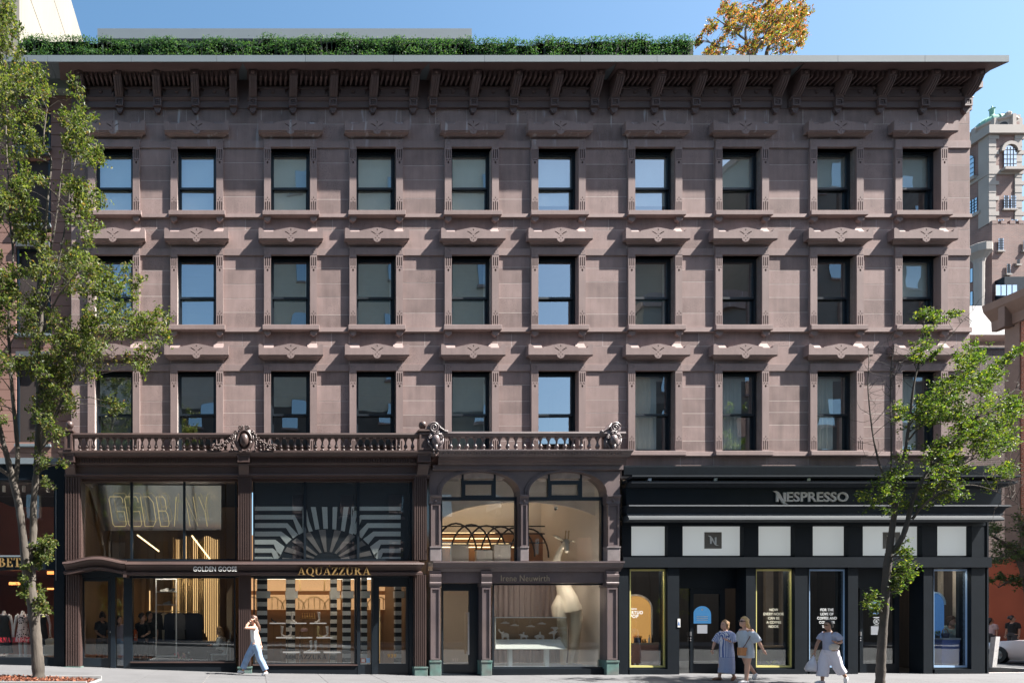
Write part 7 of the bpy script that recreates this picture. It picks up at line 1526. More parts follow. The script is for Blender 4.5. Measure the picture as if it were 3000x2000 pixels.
# ================================================================== people
def V(*a): return Vector(a)
def human(label, loc, H, J, skin, parts, name='person', flip=1, rz=0):
    """J: joints in metres for a 1.70 m figure, facing -X. parts: functions adding clothes/hair."""
    t = thing(name, label, 'person', loc); k = H/1.70; O = Vector(loc); cr, srr = cos(rz), sin(rz)
    def W(p): p = Vector(p); p = Vector((p.x*cr-p.y*srr, p.x*srr+p.y*cr, p.z)); return O+p*k
    b = MB()
    def tube(pts, rad, n=10, sx=1):
        n0 = len(b.v); b.tube([W(p) for p in pts], [r*k for r in rad], n)
        if sx != 1:
            for j, p in enumerate(pts):
                c = W(p); ax = W(Vector(p)+V(1,0,0))-c; ax.normalize()
                for i in range(n): v = Vector(b.v[n0+j*n+i]); d = (v-c).dot(ax); b.v[n0+j*n+i] = tuple(v-ax*d*(1-sx))
    hip = V(*J['hip']); ch = V(*J['chest']); nk = V(*J['neck']); hd = V(*J['head'])
    tube([hip+V(0,0,-.06), hip+V(0,0,.04), hip.lerp(ch,.45), ch, ch.lerp(nk,.75), nk], [.12,.135,.115,.135,.10,.055], 14, .8)
    tube([nk-V(0,0,.06), nk, hd-V(0,0,.06)], [.058,.052,.05])
    # shoulders
    for s in ('L','R'):
        sh, el_, wr, ha = [V(*q) for q in J['arm'+s]]
        tube([ch.lerp(nk,.5), sh, sh.lerp(el_,.5), el_, el_.lerp(wr,.35), wr], [.075,.056,.046,.038,.038,.026])
        d = (ha-wr).normalized(); u = d.cross(V(0,1,0.15)); u = u.normalized() if u.length > .1 else V(1,0,0); w = d.cross(u)
        pc = wr+d*.05; b.ball(W(pc), [.036*k,.03*k,.042*k], 8, 6)
        bend = V(*J.get('curl', (0,0,-.3)))
        for i, (off, L) in enumerate(((-.030,.062),(-.011,.076),(.010,.080),(.030,.070))):
            r0 = wr+d*.075+w*off; e1 = r0+d*L*.5; e2 = e1+(d+bend*.6).normalized()*L*.5; tube([r0-d*.02, r0, e1, e2], [.011,.0105,.0095,.008], 6)
        r0 = wr+d*.03+w*-.032; tube([r0, r0+(d-w*.9).normalized()*.035, r0+(d*1.2-w*.6).normalized()*.065], [.013,.012,.009], 6)
        hp, kn, an, to = [V(*q) for q in J['leg'+s]]
        tube([hp+V(0,0,.05), hp, hp.lerp(kn,.5), kn, kn.lerp(an,.3), kn.lerp(an,.75), an], [.10,.098,.078,.058,.056,.042,.036])
        tube([an, an+V(0,0,-.03), an.lerp(to,.5)+V(0,0,-.005), to], [.036,.038,.034,.02], 8)
    # head with face
    f = V(*J['face']).normalized(); side_ = f.cross(V(0,0,1)).normalized(); up = side_.cross(f)
    b.ball(W(hd+up*.015), [.086*k,.076*k,.105*k], 14, 10); tube([hd-up*.02+f*.02, hd-up*.085+f*.045, hd-up*.105+f*.055], [.07,.05,.028], 10)
    tube([hd+f*.082+up*.02, hd+f*.103-up*.018, hd+f*.095-up*.028], [.010,.015,.012], 6); tube([hd+f*.088-up*.052-side_*.018, hd+f*.092-up*.052, hd+f*.088-up*.052+side_*.018], [.006,.010,.006], 6)
    for s in (-1,1): b.ball(W(hd+side_*.078*s-f*.005), [.018*k,.014*k,.028*k], 8, 6)
    o = b.build('body', skin, t); remesh(o, .0085*k, 2)
    e = MB()
    for s in (-1,1): e.ball(W(hd+f*.082+side_*.032*s+up*.022), .009*k, 6, 4)
    e.build('eyes', BLACK, t)
    def part(nm, mat, fn, rm=None):
        m = MB(); fn(m, W, k); q = m.build(nm, mat, t, smooth=True)
        if rm: remesh(q, rm*k, 2)
        return q
    for nm, mat, fn, rm in parts(J, hd, f, side_, up): part(nm, mat, fn, rm)
    return t
def tubes(*lst):
    def fn(m, W, k):
        for q in lst:
            pts, rad = q[0], q[1]; n0 = len(m.v); m.tube([W(p) for p in pts], [r*k for r in rad], 12)
            if len(q) > 2:
                for j, p in enumerate(pts):
                    c = W(p); ax = W(V(*p)+V(1,0,0))-c; ax.normalize()
                    for i in range(12): v = Vector(m.v[n0+j*12+i]); d = (v-c).dot(ax); m.v[n0+j*12+i] = tuple(v-ax*d*(1-q[2]))
    return fn
def shoe(an, to, s=1):
    an, to = V(*an), V(*to); d = (to-an); d.normalize(); heel_ = an+V(0,0,-.04)-d*.05
    return ([heel_, heel_+d*.05+V(0,0,-.005), an.lerp(to,.55)+V(0,0,-.012), to+d*.02, to+d*.05], [.036,.05,.046,.04,.02])
HAIRB = pm('brown_hair', (.09,.045,.028), .5, var=.25, vs=30, stretch=(1,1,.1)); HAIRBL = pm('blonde_hair', (.52,.34,.14), .5, var=.3, vs=25, stretch=(1,1,.1)); HAIRD = pm('dark_hair', (.018,.013,.012), .4, var=.2); HAIRLB = pm('light_brown_hair', (.36,.21,.10), .5, var=.3, vs=25, stretch=(1,1,.1))
def hair_cap(hd, f, up, side_, back=.03, drop=0, r=.1, ln=None, w=.07):
    L = [([hd+up*.075+f*.045, hd+up*.095, hd+up*.06-f*.06, hd-up*.01-f*.085], [.05,.078,.085,.065])]
    L.append(([hd+up*.07+side_*.03, hd+up*.02+side_*.062-f*.02, hd-up*.05+side_*.068-f*.03], [.05,.045,.03])); L.append(([hd+up*.07-side_*.03, hd+up*.02-side_*.062-f*.02, hd-up*.05-side_*.068-f*.03], [.05,.045,.03]))
    if ln: L.append((ln, [w]+[w*1.1]*(len(ln)-2)+[w*.5]))
    return L
WTANK = pm('white_top', (.78,.76,.74), .85, var=.05, vs=12); JEAN = pm('light_denim', (.26,.37,.54), .85, var=.22, vs=7, fine=.15, fs=60); WSH = pm('white_sneaker', (.74,.73,.72), .6); DENIMD = pm('pale_chambray', (.48,.53,.59), .85, var=.08, vs=9); LAV = pm('lavender_linen', (.40,.42,.54), .85, var=.08, vs=9); WPANT = pm('white_linen', (.72,.69,.76), .85, var=.06, vs=5)
# striped dress material
SD = bpy.data.materials.new('blue_white_stripes'); SD.use_nodes = True; N = SD.node_tree.nodes; L_ = SD.node_tree.links; g_ = N.new('ShaderNodeNewGeometry'); sx_ = N.new('ShaderNodeSeparateXYZ'); L_.new(g_.outputs['Position'], sx_.inputs[0])
def _st(inp, fr):
    a = N.new('ShaderNodeMath'); a.operation = 'MULTIPLY'; a.inputs[1].default_value = fr; L_.new(inp, a.inputs[0]); b = N.new('ShaderNodeMath'); b.operation = 'FRACT'; L_.new(a.outputs[0], b.inputs[0]); c = N.new('ShaderNodeMath'); c.operation = 'GREATER_THAN'; c.inputs[1].default_value = .5; L_.new(b.outputs[0], c.inputs[0]); return c.outputs[0]
gt_ = N.new('ShaderNodeMath'); gt_.operation = 'GREATER_THAN'; gt_.inputs[1].default_value = .62; L_.new(sx_.outputs[2], gt_.inputs[0]); mf = N.new('ShaderNodeMix'); L_.new(gt_.outputs[0], mf.inputs[0]); L_.new(_st(sx_.outputs[2], 42), mf.inputs[2]); L_.new(_st(sx_.outputs[0], 46), mf.inputs[3])
mc = N.new('ShaderNodeMix'); mc.data_type = 'RGBA'; mc.inputs[6].default_value = (.66,.68,.76,1); mc.inputs[7].default_value = (.07,.12,.36,1); L_.new(mf.outputs[0], mc.inputs[0]); L_.new(mc.outputs[2], N['Principled BSDF'].inputs['Base Color']); N['Principled BSDF'].inputs['Roughness'].default_value = .85
# --- walking woman, hand to her head
JA = dict(hip=(0,0,.92), chest=(-.02,0,1.24), neck=(-.03,0,1.43), head=(-.06,0,1.57), face=(-1,-.25,-.1), curl=(.3,0,.3),
          armL=[(-.02,-.17,1.36),(-.30,-.22,1.36),(-.14,-.16,1.56),(-.06,-.11,1.60)], armR=[(-.02,.17,1.36),(.10,.20,1.08),(.16,.20,.86),(.18,.19,.78)],
          legL=[(.0,-.09,.88),(.12,-.09,.50),(.30,-.09,.12),(.22,-.09,.035)], legR=[(.0,.09,.88),(-.22,.09,.53),(-.36,.09,.13),(-.47,.09,.10)])
def outfitA(J, hd, f, s, u):
    yield 'tank_top', WTANK, tubes(([(0,0,.93),(-.01,0,1.02),(-.03,0,1.14),(-.03,0,1.28),(-.02,0,1.38)], [.165,.16,.148,.155,.115], .74)), .014
    yield 'jeans', JEAN, tubes(([(0,0,.84),(0,0,.92),(0,0,1.03)], [.15,.165,.14], .82), ([(0,-.08,.90),(.07,-.09,.70),(.12,-.09,.50),(.22,-.09,.32),(.29,-.09,.17)], [.125,.112,.098,.092,.095]), ([(0,.08,.90),(-.12,.09,.70),(-.22,.09,.53),(-.30,.09,.33),(-.355,.09,.19)], [.125,.112,.098,.092,.095])), .014
    yield 'hair', HAIRB, tubes(*hair_cap(hd, f, u, s, ln=[hd-f*.06+u*.02, hd-f*.10-u*.08, hd-f*.14-u*.2, hd-f*.17-u*.32], w=.055)), .012
    for q in ('L','R'): yield 'shoe', WSH, tubes(shoe(J['leg'+q][2], J['leg'+q][3])), None
    yield 'watch', BLACK, tubes(([(-.165,-.17,1.525),(-.145,-.165,1.545)], [.034,.034])), None
gA = GZ(FX(745,-.9))
human('woman in white sleeveless top and light jeans walking, hand raised to her hair', (FX(748,-.9), -.9, gA), 1.66, JA, SKIN, outfitA)
# --- striped dress
JB = dict(hip=(0,0,.92), chest=(-.01,0,1.24), neck=(-.02,0,1.43), head=(-.05,0,1.57), face=(-1,-.2,.12), curl=(-.2,0,.2),
          armL=[(-.01,-.17,1.36),(.05,-.24,1.10),(-.14,-.26,1.14),(-.22,-.22,1.20)], armR=[(-.02,.17,1.36),(-.16,.22,1.10),(-.22,.22,.88),(-.23,.21,.80)],
          legL=[(0,-.09,.88),(.03,-.09,.48),(.16,-.09,.13),(.12,-.09,.04)], legR=[(0,.09,.88),(-.08,.09,.48),(-.12,.09,.085),(-.27,.09,.03)])
def outfitB(J, hd, f, s, u):
    yield 'striped_dress', SD, tubes(([(0,0,.20),(.02,0,.40),(.02,0,.70),(.01,0,.95),(-.01,0,1.15),(-.01,0,1.30),(-.02,0,1.41)], [.235,.23,.215,.20,.185,.165,.095], .78), ([(-.01,-.10,1.34),(0,-.2,1.30),(.05,-.25,1.10)], [.10,.098,.11]), ([(-.02,.10,1.34),(-.06,.2,1.28),(-.15,.23,1.08)], [.09,.085,.092])), .015
    yield 'hair', HAIRLB, tubes(*hair_cap(hd, f, u, s, ln=[hd-f*.05+u*.02, hd-f*.075-u*.06, hd-f*.07-u*.16], w=.07)), .012
    for q in ('L','R'): yield 'sandal', pm('tan_sandal', (.36,.16,.09), .6), tubes(shoe(J['leg'+q][2], J['leg'+q][3])), None
human('woman in ankle-length blue and white striped dress looking up beside the coffee shop door', (FX(2127,-1.9), -1.9, GZ(13)), 1.57, JB, SKIN, outfitB)
# --- blonde in chambray mini dress
JC = dict(hip=(0,0,.92), chest=(-.02,0,1.24), neck=(-.03,0,1.43), head=(-.07,0,1.57), face=(-1,-.2,.15), curl=(.2,0,-.3),
          armL=[(0,-.18,1.35),(.12,-.24,1.10),(.22,-.27,.88),(.27,-.27,.80)], armR=[(0,.17,1.36),(.02,.22,1.10),(.0,.22,.90),(-.02,.2,.82)],
          legL=[(0,-.09,.88),(-.04,-.09,.48),(-.07,-.09,.085),(-.22,-.09,.035)], legR=[(0,.09,.88),(.08,.09,.52),(.30,.09,.25),(.27,.09,.13)])
def outfitC(J, hd, f, s, u):
    yield 'chambray_dress', DENIMD, tubes(([(.0,0,.66),(.0,0,.80),(-.01,0,.98),(-.03,0,1.14),(-.03,0,1.28),(-.02,0,1.36)], [.205,.205,.195,.185,.17,.12], .74), ([(-.01,-.12,1.32),(.03,-.2,1.26),(.11,-.25,1.08)], [.09,.085,.092]), ([(-.01,.12,1.32),(0,.2,1.26),(.02,.23,1.10)], [.09,.085,.09])), .015
    yield 'hair', HAIRBL, tubes(*hair_cap(hd, f, u, s, ln=[hd-f*.05+u*.03, hd-f*.09-u*.06, hd-f*.13-u*.19, hd-f*.17-u*.33], w=.075)), .012
    for q in ('L','R'): yield 'shoe', WSH, tubes(shoe(J['leg'+q][2], J['leg'+q][3])), None
    yield 'sunglasses', BLACK, tubes(([hd+f*.088+s*.055+u*.022, hd+f*.094+s*.02+u*.02, hd+f*.098+u*.022, hd+f*.094-s*.02+u*.02, hd+f*.088-s*.055+u*.022], [.016,.022,.01,.022,.016]), ([hd+f*.08+s*.06+u*.022, hd+s*.082+u*.02], [.008,.005]), ([hd+f*.08-s*.06+u*.022, hd-s*.082+u*.02], [.008,.005])), None
yC = -2.66
human('blonde woman in sunglasses and short chambray dress with a crossbody strap', (FX(2186,yC), yC, GZ(12)), 1.66, JC, SKIN, outfitC)
def C3(x, y, z, px=2186, yy=yC, g=GZ(12), H=1.66): k = H/1.7; return V(FX(px,yy)+x*k, yy+y*k, g+z*k)
hb = thing('handbag', 'small tan crossbody bag at the blonde woman\'s hip', 'bag', C3(-.19,-.10,.86)); p = C3(-.20,-.13,.84); m = MB(); m.bevbox(p.x-.09, p.x+.07, p.y-.05, p.y+.05, p.z-.11, p.z+.09, .012); m.build('body', pm('tan_bag', (.45,.20,.08), .5), hb); MB().prism_y([(p.x-.092,p.z+.09),(p.x+.072,p.z+.09),(p.x+.06,p.z+.0),(p.x-.08,p.z+.0)], p.y-.062, p.y-.051).build('flap', pm('tan_bag', (.45,.20,.08), .5), hb)
MB().tube([p+V(0,-.02,.08), C3(-.17,-.19,1.0), C3(-.06,-.195,1.2), C3(.06,-.13,1.40), C3(.10,-.02,1.44)], .010, 6).build('strap', pm('dark_strap', (.12,.05,.04), .5), hb)
# --- woman in lavender top and wide white trousers
yD = -2.85
JD = dict(hip=(0,0,.92), chest=(-.01,0,1.24), neck=(-.02,0,1.43), head=(-.06,0,1.57), face=(-1,-.35,-.02), curl=(-.3,0,.25),
          armL=[(0,-.18,1.35),(.10,-.22,1.12),(-.06,-.26,1.12),(-.14,-.26,1.16)], armR=[(-.02,.17,1.36),(-.14,.22,1.10),(-.22,.22,.86),(-.24,.21,.78)],
          legL=[(0,-.09,.88),(.10,-.09,.50),(.34,-.09,.20),(.33,-.09,.07)], legR=[(0,.09,.88),(-.10,.09,.48),(-.13,.09,.085),(-.28,.09,.035)])
def outfitD(J, hd, f, s, u):
    yield 'lavender_top', LAV, tubes(([(0,0,.90),(0,0,1.02),(-.01,0,1.18),(-.01,0,1.30),(-.02,0,1.40)], [.185,.178,.172,.165,.10], .76), ([(-.01,-.12,1.34),(.01,-.2,1.29),(.06,-.23,1.19)], [.092,.085,.088]), ([(-.02,.12,1.34),(-.05,.2,1.28),(-.09,.22,1.18)], [.092,.085,.085])), .015
    yield 'wide_trousers', WPANT, tubes(([(0,0,.80),(0,0,.90),(0,0,1.0)], [.16,.17,.14], .85), ([(0,-.08,.90),(.06,-.09,.68),(.12,-.09,.48),(.24,-.09,.30)], [.125,.125,.12,.115]), ([(0,.08,.90),(-.06,.09,.68),(-.10,.09,.48),(-.13,.09,.20)], [.125,.13,.13,.135])), .015
    yield 'hair', HAIRD, tubes(*(hair_cap(hd, f, u, s)+[([hd-f*.08+u*.0, hd-f*.13-u*.02, hd-f*.14-u*.06], [.05,.06,.045])])), .012
    for q in ('L','R'): yield 'shoe', WSH, tubes(shoe(J['leg'+q][2], J['leg'+q][3])), None
    yield 'sunglasses', pm('amber_lens', (.12,.07,.03), .2), tubes(([hd+f*.088+s*.055+u*.022, hd+f*.094+s*.02+u*.02, hd+f*.098+u*.022, hd+f*.094-s*.02+u*.02, hd+f*.088-s*.055+u*.022], [.012,.02,.006,.02,.012])), None
human('dark-haired woman in lavender top and wide white trousers striding by the blue-framed window', (FX(2432,yD), yD, GZ(14)), 1.57, JD, SKIN2, outfitD)
def D3(x, y, z): k = 1.57/1.7; return V(FX(2432,yD)+x*k, yD+y*k, GZ(14)+z*k)
wb = thing('belt_bag', 'cream belt bag worn across the front of the lavender top', 'bag', D3(-.1,-.2,.98)); m = MB(); m.loft([(D3(-.10,-.2,.98).x, D3(0,-.2,0).y, D3(0,0,.92).z, .05,.03),(D3(-.09,-.2,.98).x, D3(0,-.2,0).y, D3(0,0,.96).z, .12,.045),(D3(-.07,-.2,.98).x, D3(0,-.2,0).y, D3(0,0,1.04).z, .13,.045),(D3(-.09,-.2,.98).x, D3(0,-.2,0).y, D3(0,0,1.09).z, .06,.03)], 14); autosmooth(m.build('body', pm('cream_canvas', (.66,.60,.52), .8), wb), 50); MB().tube([D3(-.02,-.2,1.06), D3(.08,-.17,1.2), D3(.1,-.05,1.38)], .012, 6).build('strap', MATS['cream_canvas'], wb)
tb_ = thing('shopping_bag', 'white plastic bag hanging from the striding woman\'s far hand', 'bag', D3(-.3,.2,.4)); a = D3(-.25,.21,.76); m = MB(); m.tube([a, a+V(-.02,0,-.10), a+V(-.05,0,-.22), a+V(-.08,0,-.36), a+V(-.08,0,-.40)], [.012,.05,.10,.13,.10], 10); m.build('body', pm('thin_white_plastic', (.72,.70,.75), .5), tb_, smooth=True); MB().tube([a+V(-.02,0,-.05), a+V(.0,0,.03), a+V(.03,0,-.05)], .006, 5).build('handles', MATS['thin_white_plastic'], tb_)
# --- simpler standing poses for people further away and inside
def standing(arm='down', lean=0, face=(-1,-.3,0)):
    J = dict(hip=(0,0,.92), chest=(lean,0,1.24), neck=(lean*1.3,0,1.43), head=(lean*1.5-.03,0,1.57), face=face, curl=(0,0,-.3),
             legL=[(0,-.09,.88),(-.02,-.09,.48),(0,-.09,.085),(-.15,-.09,.035)], legR=[(0,.09,.88),(.03,.09,.48),(.06,.09,.085),(-.09,.09,.035)])
    if arm == 'down': J['armL'] = [(lean,-.18,1.36),(.03,-.22,1.10),(0,-.23,.87),(-.02,-.22,.79)]; J['armR'] = [(lean,.18,1.36),(.02,.22,1.10),(-.03,.23,.87),(-.05,.22,.79)]
    else: J['armL'] = [(lean,-.18,1.36),(.02,-.22,1.10),(-.18,-.16,1.02),(-.25,-.12,1.0)]; J['armR'] = [(lean,.18,1.36),(.02,.22,1.10),(-.17,.16,.98),(-.24,.12,.96)]
    return J
def outfit(top, bottom, hair, shoes=BLACK, long=False, skirt=False):
    def fn(J, hd, f, s, u):
        c = J['chest'][0]
        sl = []
        for q in ('L','R'): a = J['arm'+q]; sl.append(([V(c*.9,a[0][1]*.5,1.34), V(*a[0])+V(0,0,-.02), V(*a[0]).lerp(V(*a[1]),.75)], [.11,.085,.075]))
        yield 'shirt', top, tubes(([(0,0,.86),(c*.3,0,1.02),(c*.8,0,1.18),(c,0,1.30),(c,0,1.40)], [.165,.158,.16,.155,.09], .76), *sl), .016
        if skirt: yield 'skirt', bottom, tubes(([(0,0,.45),(0,0,.7),(0,0,.95)], [.22,.2,.15])), .016
        else: yield 'trousers', bottom, tubes(([(0,0,.82),(0,0,.92),(0,0,.98)], [.14,.155,.14]), *[([V(0,J['leg'+q][0][1],.90), V(*J['leg'+q][1]), V(*J['leg'+q][2])+V(0,0,.04)], [.115,.085,.07]) for q in ('L','R')]), .016
        yield 'hair', hair, tubes(*hair_cap(hd, f, u, s, ln=[hd-f*.05+u*.02, hd-f*.08-u*.08, hd-f*.09-u*.2] if long else None, w=.065)), .014
        for q in ('L','R'): yield 'shoe', shoes, tubes(shoe(J['leg'+q][2], J['leg'+q][3])), None
    return fn
BLKC, PINKW, GREYT = pm('black_shirt', (.015,.015,.016), .9), pm('pale_pink_blouse', (.50,.38,.40), .85), pm('charcoal_trousers', (.05,.05,.055), .9)
human('person in pale pink blouse with long dark hair walking before the orange shop', (FX(2904,10.5), 10.5, .03), 1.62, standing('down', 0, (.8,-.6,0)), SKIN2, outfit(PINKW, GREYT, HAIRD, long=True))
human('man in black t-shirt and sunglasses walking beside the white car', (FX(2967,9.0), 9.0, .03), 1.72, standing('down', 0, (.6,-.8,0)), SKIN2, outfit(BLKC, GREYT, HAIRD))
human('shop assistant in mint shirt bending over the deep blue counter', (FX(2783,.78), .78, .03), 1.66, standing('forward', -.12, (-.5,-.85,-.3)), SKIN, outfit(pm('mint_shirt', (.45,.60,.54), .85), GREYT, HAIRB), rz=.9)
human('man in dark shirt just inside the glass door of the clothes shop', (FX(298,1.0), 1.0, .09), 1.74, standing('forward', 0, (.7,-.6,0)), SKIN2, outfit(pm('dark_navy_shirt', (.02,.025,.04), .9), pm('leopard_brown', (.14,.10,.07), .9, var=.5, vs=20), HAIRD), rz=2.6)
human('dark-haired woman in lilac top behind the narrow side pane of the clothes shop', (FX(352,.9), .9, .09), 1.62, standing('down', 0, (-.3,-.9,0)), SKIN, outfit(pm('lilac_top', (.5,.42,.48), .85), pm('light_denim', (.26,.37,.54), .85), HAIRD, long=True), rz=1.0)
human('woman in black top and skirt standing with clasped hands in the clothes shop window', (FX(418,1.15), 1.15, .09), 1.70, standing('forward', 0, (.1,-1,-.15)), SKIN, outfit(BLKC, BLKC, HAIRD, skirt=True), rz=1.3)
human('man in dark jacket half hidden behind the woman in black in the clothes shop', (FX(440,1.3), 1.3, .09), 1.76, standing('down', 0, (-.2,-1,0)), SKIN2, outfit(BLKC, GREYT, HAIRD), rz=1.2)
JS = dict(hip=(0,0,.52), chest=(-.03,0,.86), neck=(-.05,0,1.04), head=(-.09,0,1.18), face=(-1,.5,-.15), curl=(0,0,-.3), armL=[(-.03,-.18,.97),(-.10,-.22,.74),(-.30,-.18,.74),(-.37,-.16,.74)], armR=[(-.03,.18,.97),(-.10,.22,.74),(-.3,.18,.74),(-.37,.16,.74)],
          legL=[(0,-.10,.54),(-.40,-.11,.52),(-.40,-.11,.09),(-.54,-.11,.04)], legR=[(0,.10,.54),(-.40,.11,.52),(-.42,.11,.09),(-.56,.11,.04)])
def outfitS(J, hd, f, s, u):
    yield 'white_jacket', pm('white_jacket', (.66,.64,.60), .85, var=.06, vs=10), tubes(([(0,0,.46),(0,0,.58),(-.03,0,.82),(-.03,0,.94),(-.05,0,1.02)], [.20,.18,.17,.16,.09]), ([(-.03,-.1,.94),(-.05,-.2,.92),(-.10,-.22,.74),(-.27,-.18,.74)], [.1,.09,.075,.055]), ([(-.03,.1,.94),(-.05,.2,.92),(-.10,.22,.74),(-.27,.18,.74)], [.1,.09,.075,.055])), .016
    yield 'trousers', BLKC, tubes(([(.02,-.10,.54),(-.40,-.11,.52),(-.40,-.11,.14)], [.11,.08,.06]), ([(.02,.10,.54),(-.40,.11,.52),(-.42,.11,.14)], [.11,.08,.06])), .016
    yield 'hair', HAIRLB, tubes(*hair_cap(hd, f, u, s, ln=[hd-f*.05+u*.02, hd-f*.09-u*.1, hd-f*.1-u*.24], w=.07)), .014
    for q in ('L','R'): yield 'shoe', BLACK, tubes(shoe(J['leg'+q][2], J['leg'+q][3])), None
human('person in white jacket sitting on the white chair in the clothes shop window', (FX(650,.95), .95, .09), 1.66, JS, SKIN, outfitS)
# mannequins in the dress shop
MAN = pm('white_mannequin', (.70,.64,.62), .5)
def mannequin(px, y, label, dress, hem, strap=True):
    t = thing('mannequin', label, 'mannequin', (FX(px,y), y, .35)); O = V(FX(px,y), y, .38); b = MB(); T = lambda pts, r: b.tube([O+V(*p) for p in pts], r, 10)
    T([(0,0,.82),(0,0,.95),(0,0,1.1),(0,0,1.3),(0,0,1.38),(0,0,1.45),(0,0,1.49)], [.13,.14,.11,.14,.08,.05,.048])
    for s in (-1,1):
        T([(s*.12,0,1.36),(s*.19,0,1.33),(s*.25,.02,1.08),(s*.27,-.02,.84),(s*.27,-.03,.76)], [.06,.05,.04,.03,.03]); T([(s*.08,0,.88),(s*.08,0,.48),(s*.08,.02,.06),(s*.08,-.05,.03)], [.085,.055,.035,.03])
        for q in range(4): T([(s*.27+(q-1.5)*.012,-.03,.76),(s*.27+(q-1.5)*.015,-.03,.68)], [.009,.007])
    remesh(b.build('body', MAN, t), .011, 2); m = MB(); m.tube([O+V(0,0,z) for z in (hem,.9,1.1,1.28,1.36)], [.23 if hem > .3 else .26,.17,.135,.155,.13 if not strap else .12], 16); remesh(m.build('dress', dress, t, smooth=True), .015, 2); MB().lathe([(.16,0),(.16,.015),(.02,.02)], (O.x, O.y, .355), 14).build('base', STEEL, t)
DOT = bpy.data.materials.new('polka_dots'); DOT.use_nodes = True; N = DOT.node_tree.nodes; L_ = DOT.node_tree.links; g_ = N.new('ShaderNodeNewGeometry'); vo = N.new('ShaderNodeTexVoronoi'); vo.inputs['Scale'].default_value = 15; L_.new(g_.outputs['Position'], vo.inputs['Vector']); cr = N.new('ShaderNodeValToRGB'); cr.color_ramp.interpolation = 'CONSTANT'; cr.color_ramp.elements[0].color = (.02,.012,.015,1); cr.color_ramp.elements[1].color = (.62,.50,.48,1); cr.color_ramp.elements[1].position = .36; L_.new(vo.outputs['Distance'], cr.inputs[0]); L_.new(cr.outputs[0], N['Principled BSDF'].inputs['Base Color'])
mannequin(12, .8, 'headless white mannequin in a dark strappy dress at the left edge', BLKC, .2)
mannequin(67, .75, 'headless white mannequin in a polka-dot dress left of the trunk', DOT, .55, False)
mannequin(122, .85, 'headless white mannequin mostly hidden by the tree trunk', BLKC, .4)
tt = thing('tote_bag', 'cream tote bag beside the mannequin behind the trunk', 'bag', (FX(147,.7), .7, FZ(1888,.7))); x0, x1, z0 = FX(133,.7), FX(163,.7), FZ(1888,.7); MB().prism_y([(x0+.03,z0),(x1-.03,z0),(x1,z0+.16),(x1-.09,z0+.21),(x0+.1,z0+.21),(x0,z0+.16)], .64, .78).build('body', pm('cream_leather', (.55,.44,.30), .6), tt); MB().tube([(x0+.1,.71,z0+.2),(FX(147,.7),.71,z0+.48),(x1-.12,.71,z0+.2)], .012, 6).build('handle', MATS['cream_leather'], tt)
pd_ = thing('display_plinth', 'pale plinth under the cream tote bag', 'plinth', (FX(147,.7), .7, .31)); MB().bevbox(FX(132,.7), FX(164,.7), .6, .9, .30, FZ(1888,.7)-.001, .006).build('block', pm('tan_plinth', (.45,.36,.25), .6), pd_); MB().box(FX(131,.7), FX(165,.7), .59, .91, .30, .34).build('foot', BLACK, pd_)
# ================================================================== car, post
car = thing('white_car', 'white saloon car parked across the side street, front wheel showing', 'car', (29.9, 4.6, -.11)); CP = pm('white_car_paint', (.62,.58,.60), .25, var=.02, coat=.8)
xs0, L0 = 29.0, 6.95; zr = -.11
sec = [(6.98,.42,.62,.55),(6.85,.28,.74,.78),(6.3,.20,.86,.90),(5.6,.18,.93,.92),(5.05,.18,.97,.92),(4.4,.18,1.22,.9),(3.9,.18,1.42,.88),(3.0,.18,1.46,.88),(2.4,.18,1.38,.88),(1.7,.2,1.05,.9),(1.2,.25,.98,.88),(.95,.4,.85,.7)]
def carbody(zlo, zhi_i):
    m = MB(); n = len(sec)
    for (y, z0, z1, w) in sec:
        zb = min(z1, .93); x = 29.92
        m.v += [(x-w+.06,y,zr+z0),(x-w-.02,y,zr+z0+.12),(x-w-.02,y,zr+.62 if z1 > .65 else zr+z1-.05),(x-w+.05,y,zr+zb-.02),(x-w+.2,y,zr+zb),(x+w-.2,y,zr+zb),(x+w-.05,y,zr+zb-.02),(x+w+.02,y,zr+.6 if z1 > .65 else zr+z1-.05),(x+w+.02,y,zr+z0+.12),(x+w-.06,y,zr+z0)]
    for j in range(n-1):
        for i in range(10): i2 = (i+1) % 10; m.f.append((j*10+i2,j*10+i,(j+1)*10+i,(j+1)*10+i2)); m.m.append(0)
    m.f += [tuple(range(10)), tuple((n-1)*10+i for i in range(9,-1,-1))]; m.m += [0,0]; return m
autosmooth(carbody(0,0).build('body', CP, car), 50)
gm = MB(); cab = [(5.0,.97,.80),(4.0,1.42,.62),(2.4,1.40,.62),(1.5,1.02,.76)]
for (y, z, w) in cab: gm.v += [(29.92-.84,y,zr+.935),(29.92-w,y,zr+z),(29.92+w,y,zr+z),(29.92+.84,y,zr+.935)]
for j in range(3):
    for i in range(3): gm.f.append((j*4+i+1,j*4+i,(j+1)*4+i,(j+1)*4+i+1)); gm.m.append(0)
gm.build('windows', glass('car_glass', .35, (.12,.14,.15)), car); MB().box(29.92-.6, 29.92+.6, 2.4, 4.0, zr+1.41, zr+1.45).build('roof', CP, car)
MB().tube([(29.08,4.98,zr+.95),(29.3,4.0,zr+1.43),(29.3,2.4,zr+1.41),(29.1,1.6,zr+1.0)], .03, 6).build('window_pillar', BLACK, car)
mm = MB(); mm.ball((28.92,4.72,zr+1.0), (.09,.11,.08), 10, 8); mm.tube([(28.95,4.72,zr+.98),(29.1,4.75,zr+.95)], .025, 6); mm.build('wing_mirror', CP, car, smooth=True)
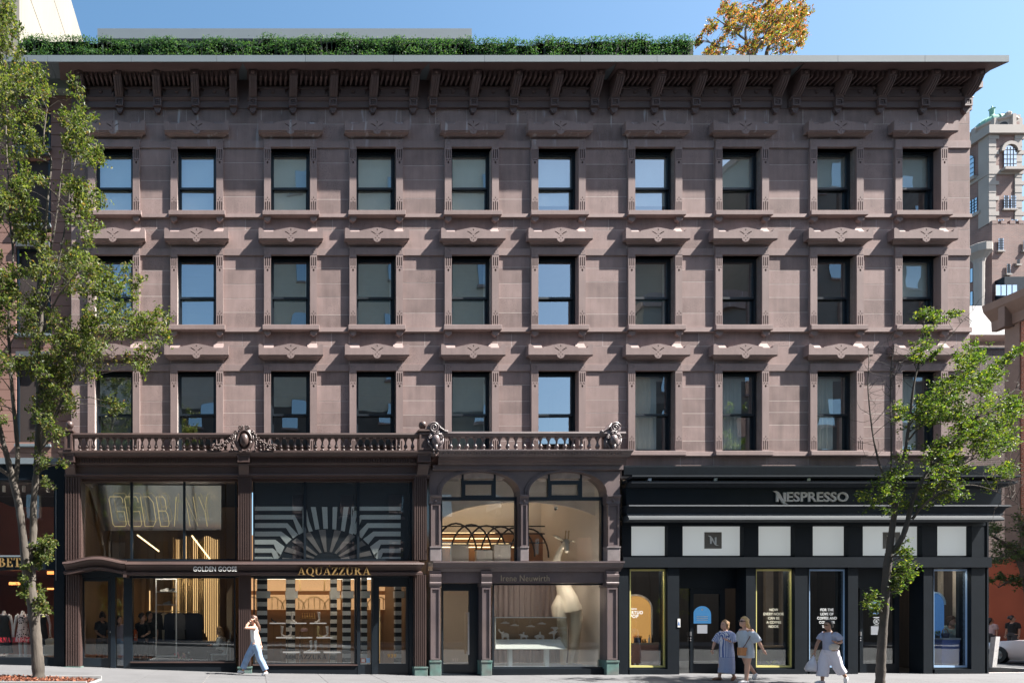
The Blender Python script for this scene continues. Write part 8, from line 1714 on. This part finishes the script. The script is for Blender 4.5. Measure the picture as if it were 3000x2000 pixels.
for yy in (6.12,2.05):
    for xx, sg in ((29.03,-1),(30.82,1)):
        w_ = MB(); n = 20
        prof = [(.20,-.10),(.32,-.10),(.335,-.07),(.335,.07),(.32,.10),(.20,.10)]
        for i in range(n):
            a = 2*pi*i/n
            for r, o in prof: w_.v.append((xx+o, yy+r*cos(a), zr+.335+r*sin(a)))
        for i in range(n):
            for j in range(5): i2 = (i+1) % n; w_.f.append((i*6+j,i*6+j+1,i2*6+j+1,i2*6+j)); w_.m.append(0)
        wh = autosmooth(w_.build('wheel', BLACK, car), 40); rm_ = MB()
        for k in range(5):
            a = 2*pi*k/5; c0 = V(xx+sg*.09, yy, zr+.335); d = V(0,cos(a),sin(a)); p_ = V(0,-sin(a),cos(a)); q = [c0+p_*.03, c0-p_*.03, c0+d*.22-p_*.05, c0+d*.22+p_*.05]; rm_.add(q+[v-V(sg*.03,0,0) for v in q], [(0,1,2,3),(7,6,5,4),(0,3,7,4),(1,5,6,2)])
        rm_.build('rim', STEEL, wh)
MB().box(28.985, 29.0, 3.4, 5.0, zr+.905, zr+.915).build('trim_line', STEEL, car); MB().box(29.0, 29.08, 6.55, 6.8, zr+.58, zr+.70).build('headlight', glass('lamp_glass', .4, (.9,.9,.9)), car)
MB().box(28.992, 29.0, 4.97, 4.985, zr+.25, zr+.9).build('door_gap', BLACK, car)
po = thing('white_post', 'scuffed white square post at the kerb of the side street', 'post', (FX(2908,2.3), 2.3, .03)); x, y, zg = FX(2906,2.3), 2.3, .025; m = MB(); w_ = .07
m.add([(x-w_,y-w_,zg),(x+w_,y-w_,zg),(x+w_,y+w_,zg),(x-w_,y+w_,zg),(x-w_+.12,y-w_,zg+1.02),(x+w_+.12,y-w_,zg+1.02),(x+w_+.12,y+w_,zg+1.0),(x-w_+.12,y+w_,zg+1.0)], [(0,3,2,1),(4,5,6,7),(0,1,5,4),(1,2,6,5),(2,3,7,6),(3,0,4,7)]); m.build('shaft', pm('scuffed_white', (.62,.60,.58), .6, var=.15, vs=8, spots=.4, sps=6), po); MB().box(x-.13, x+.13, y-.13, y+.13, zg, zg+.02).build('foot_plate', STEEL, po)
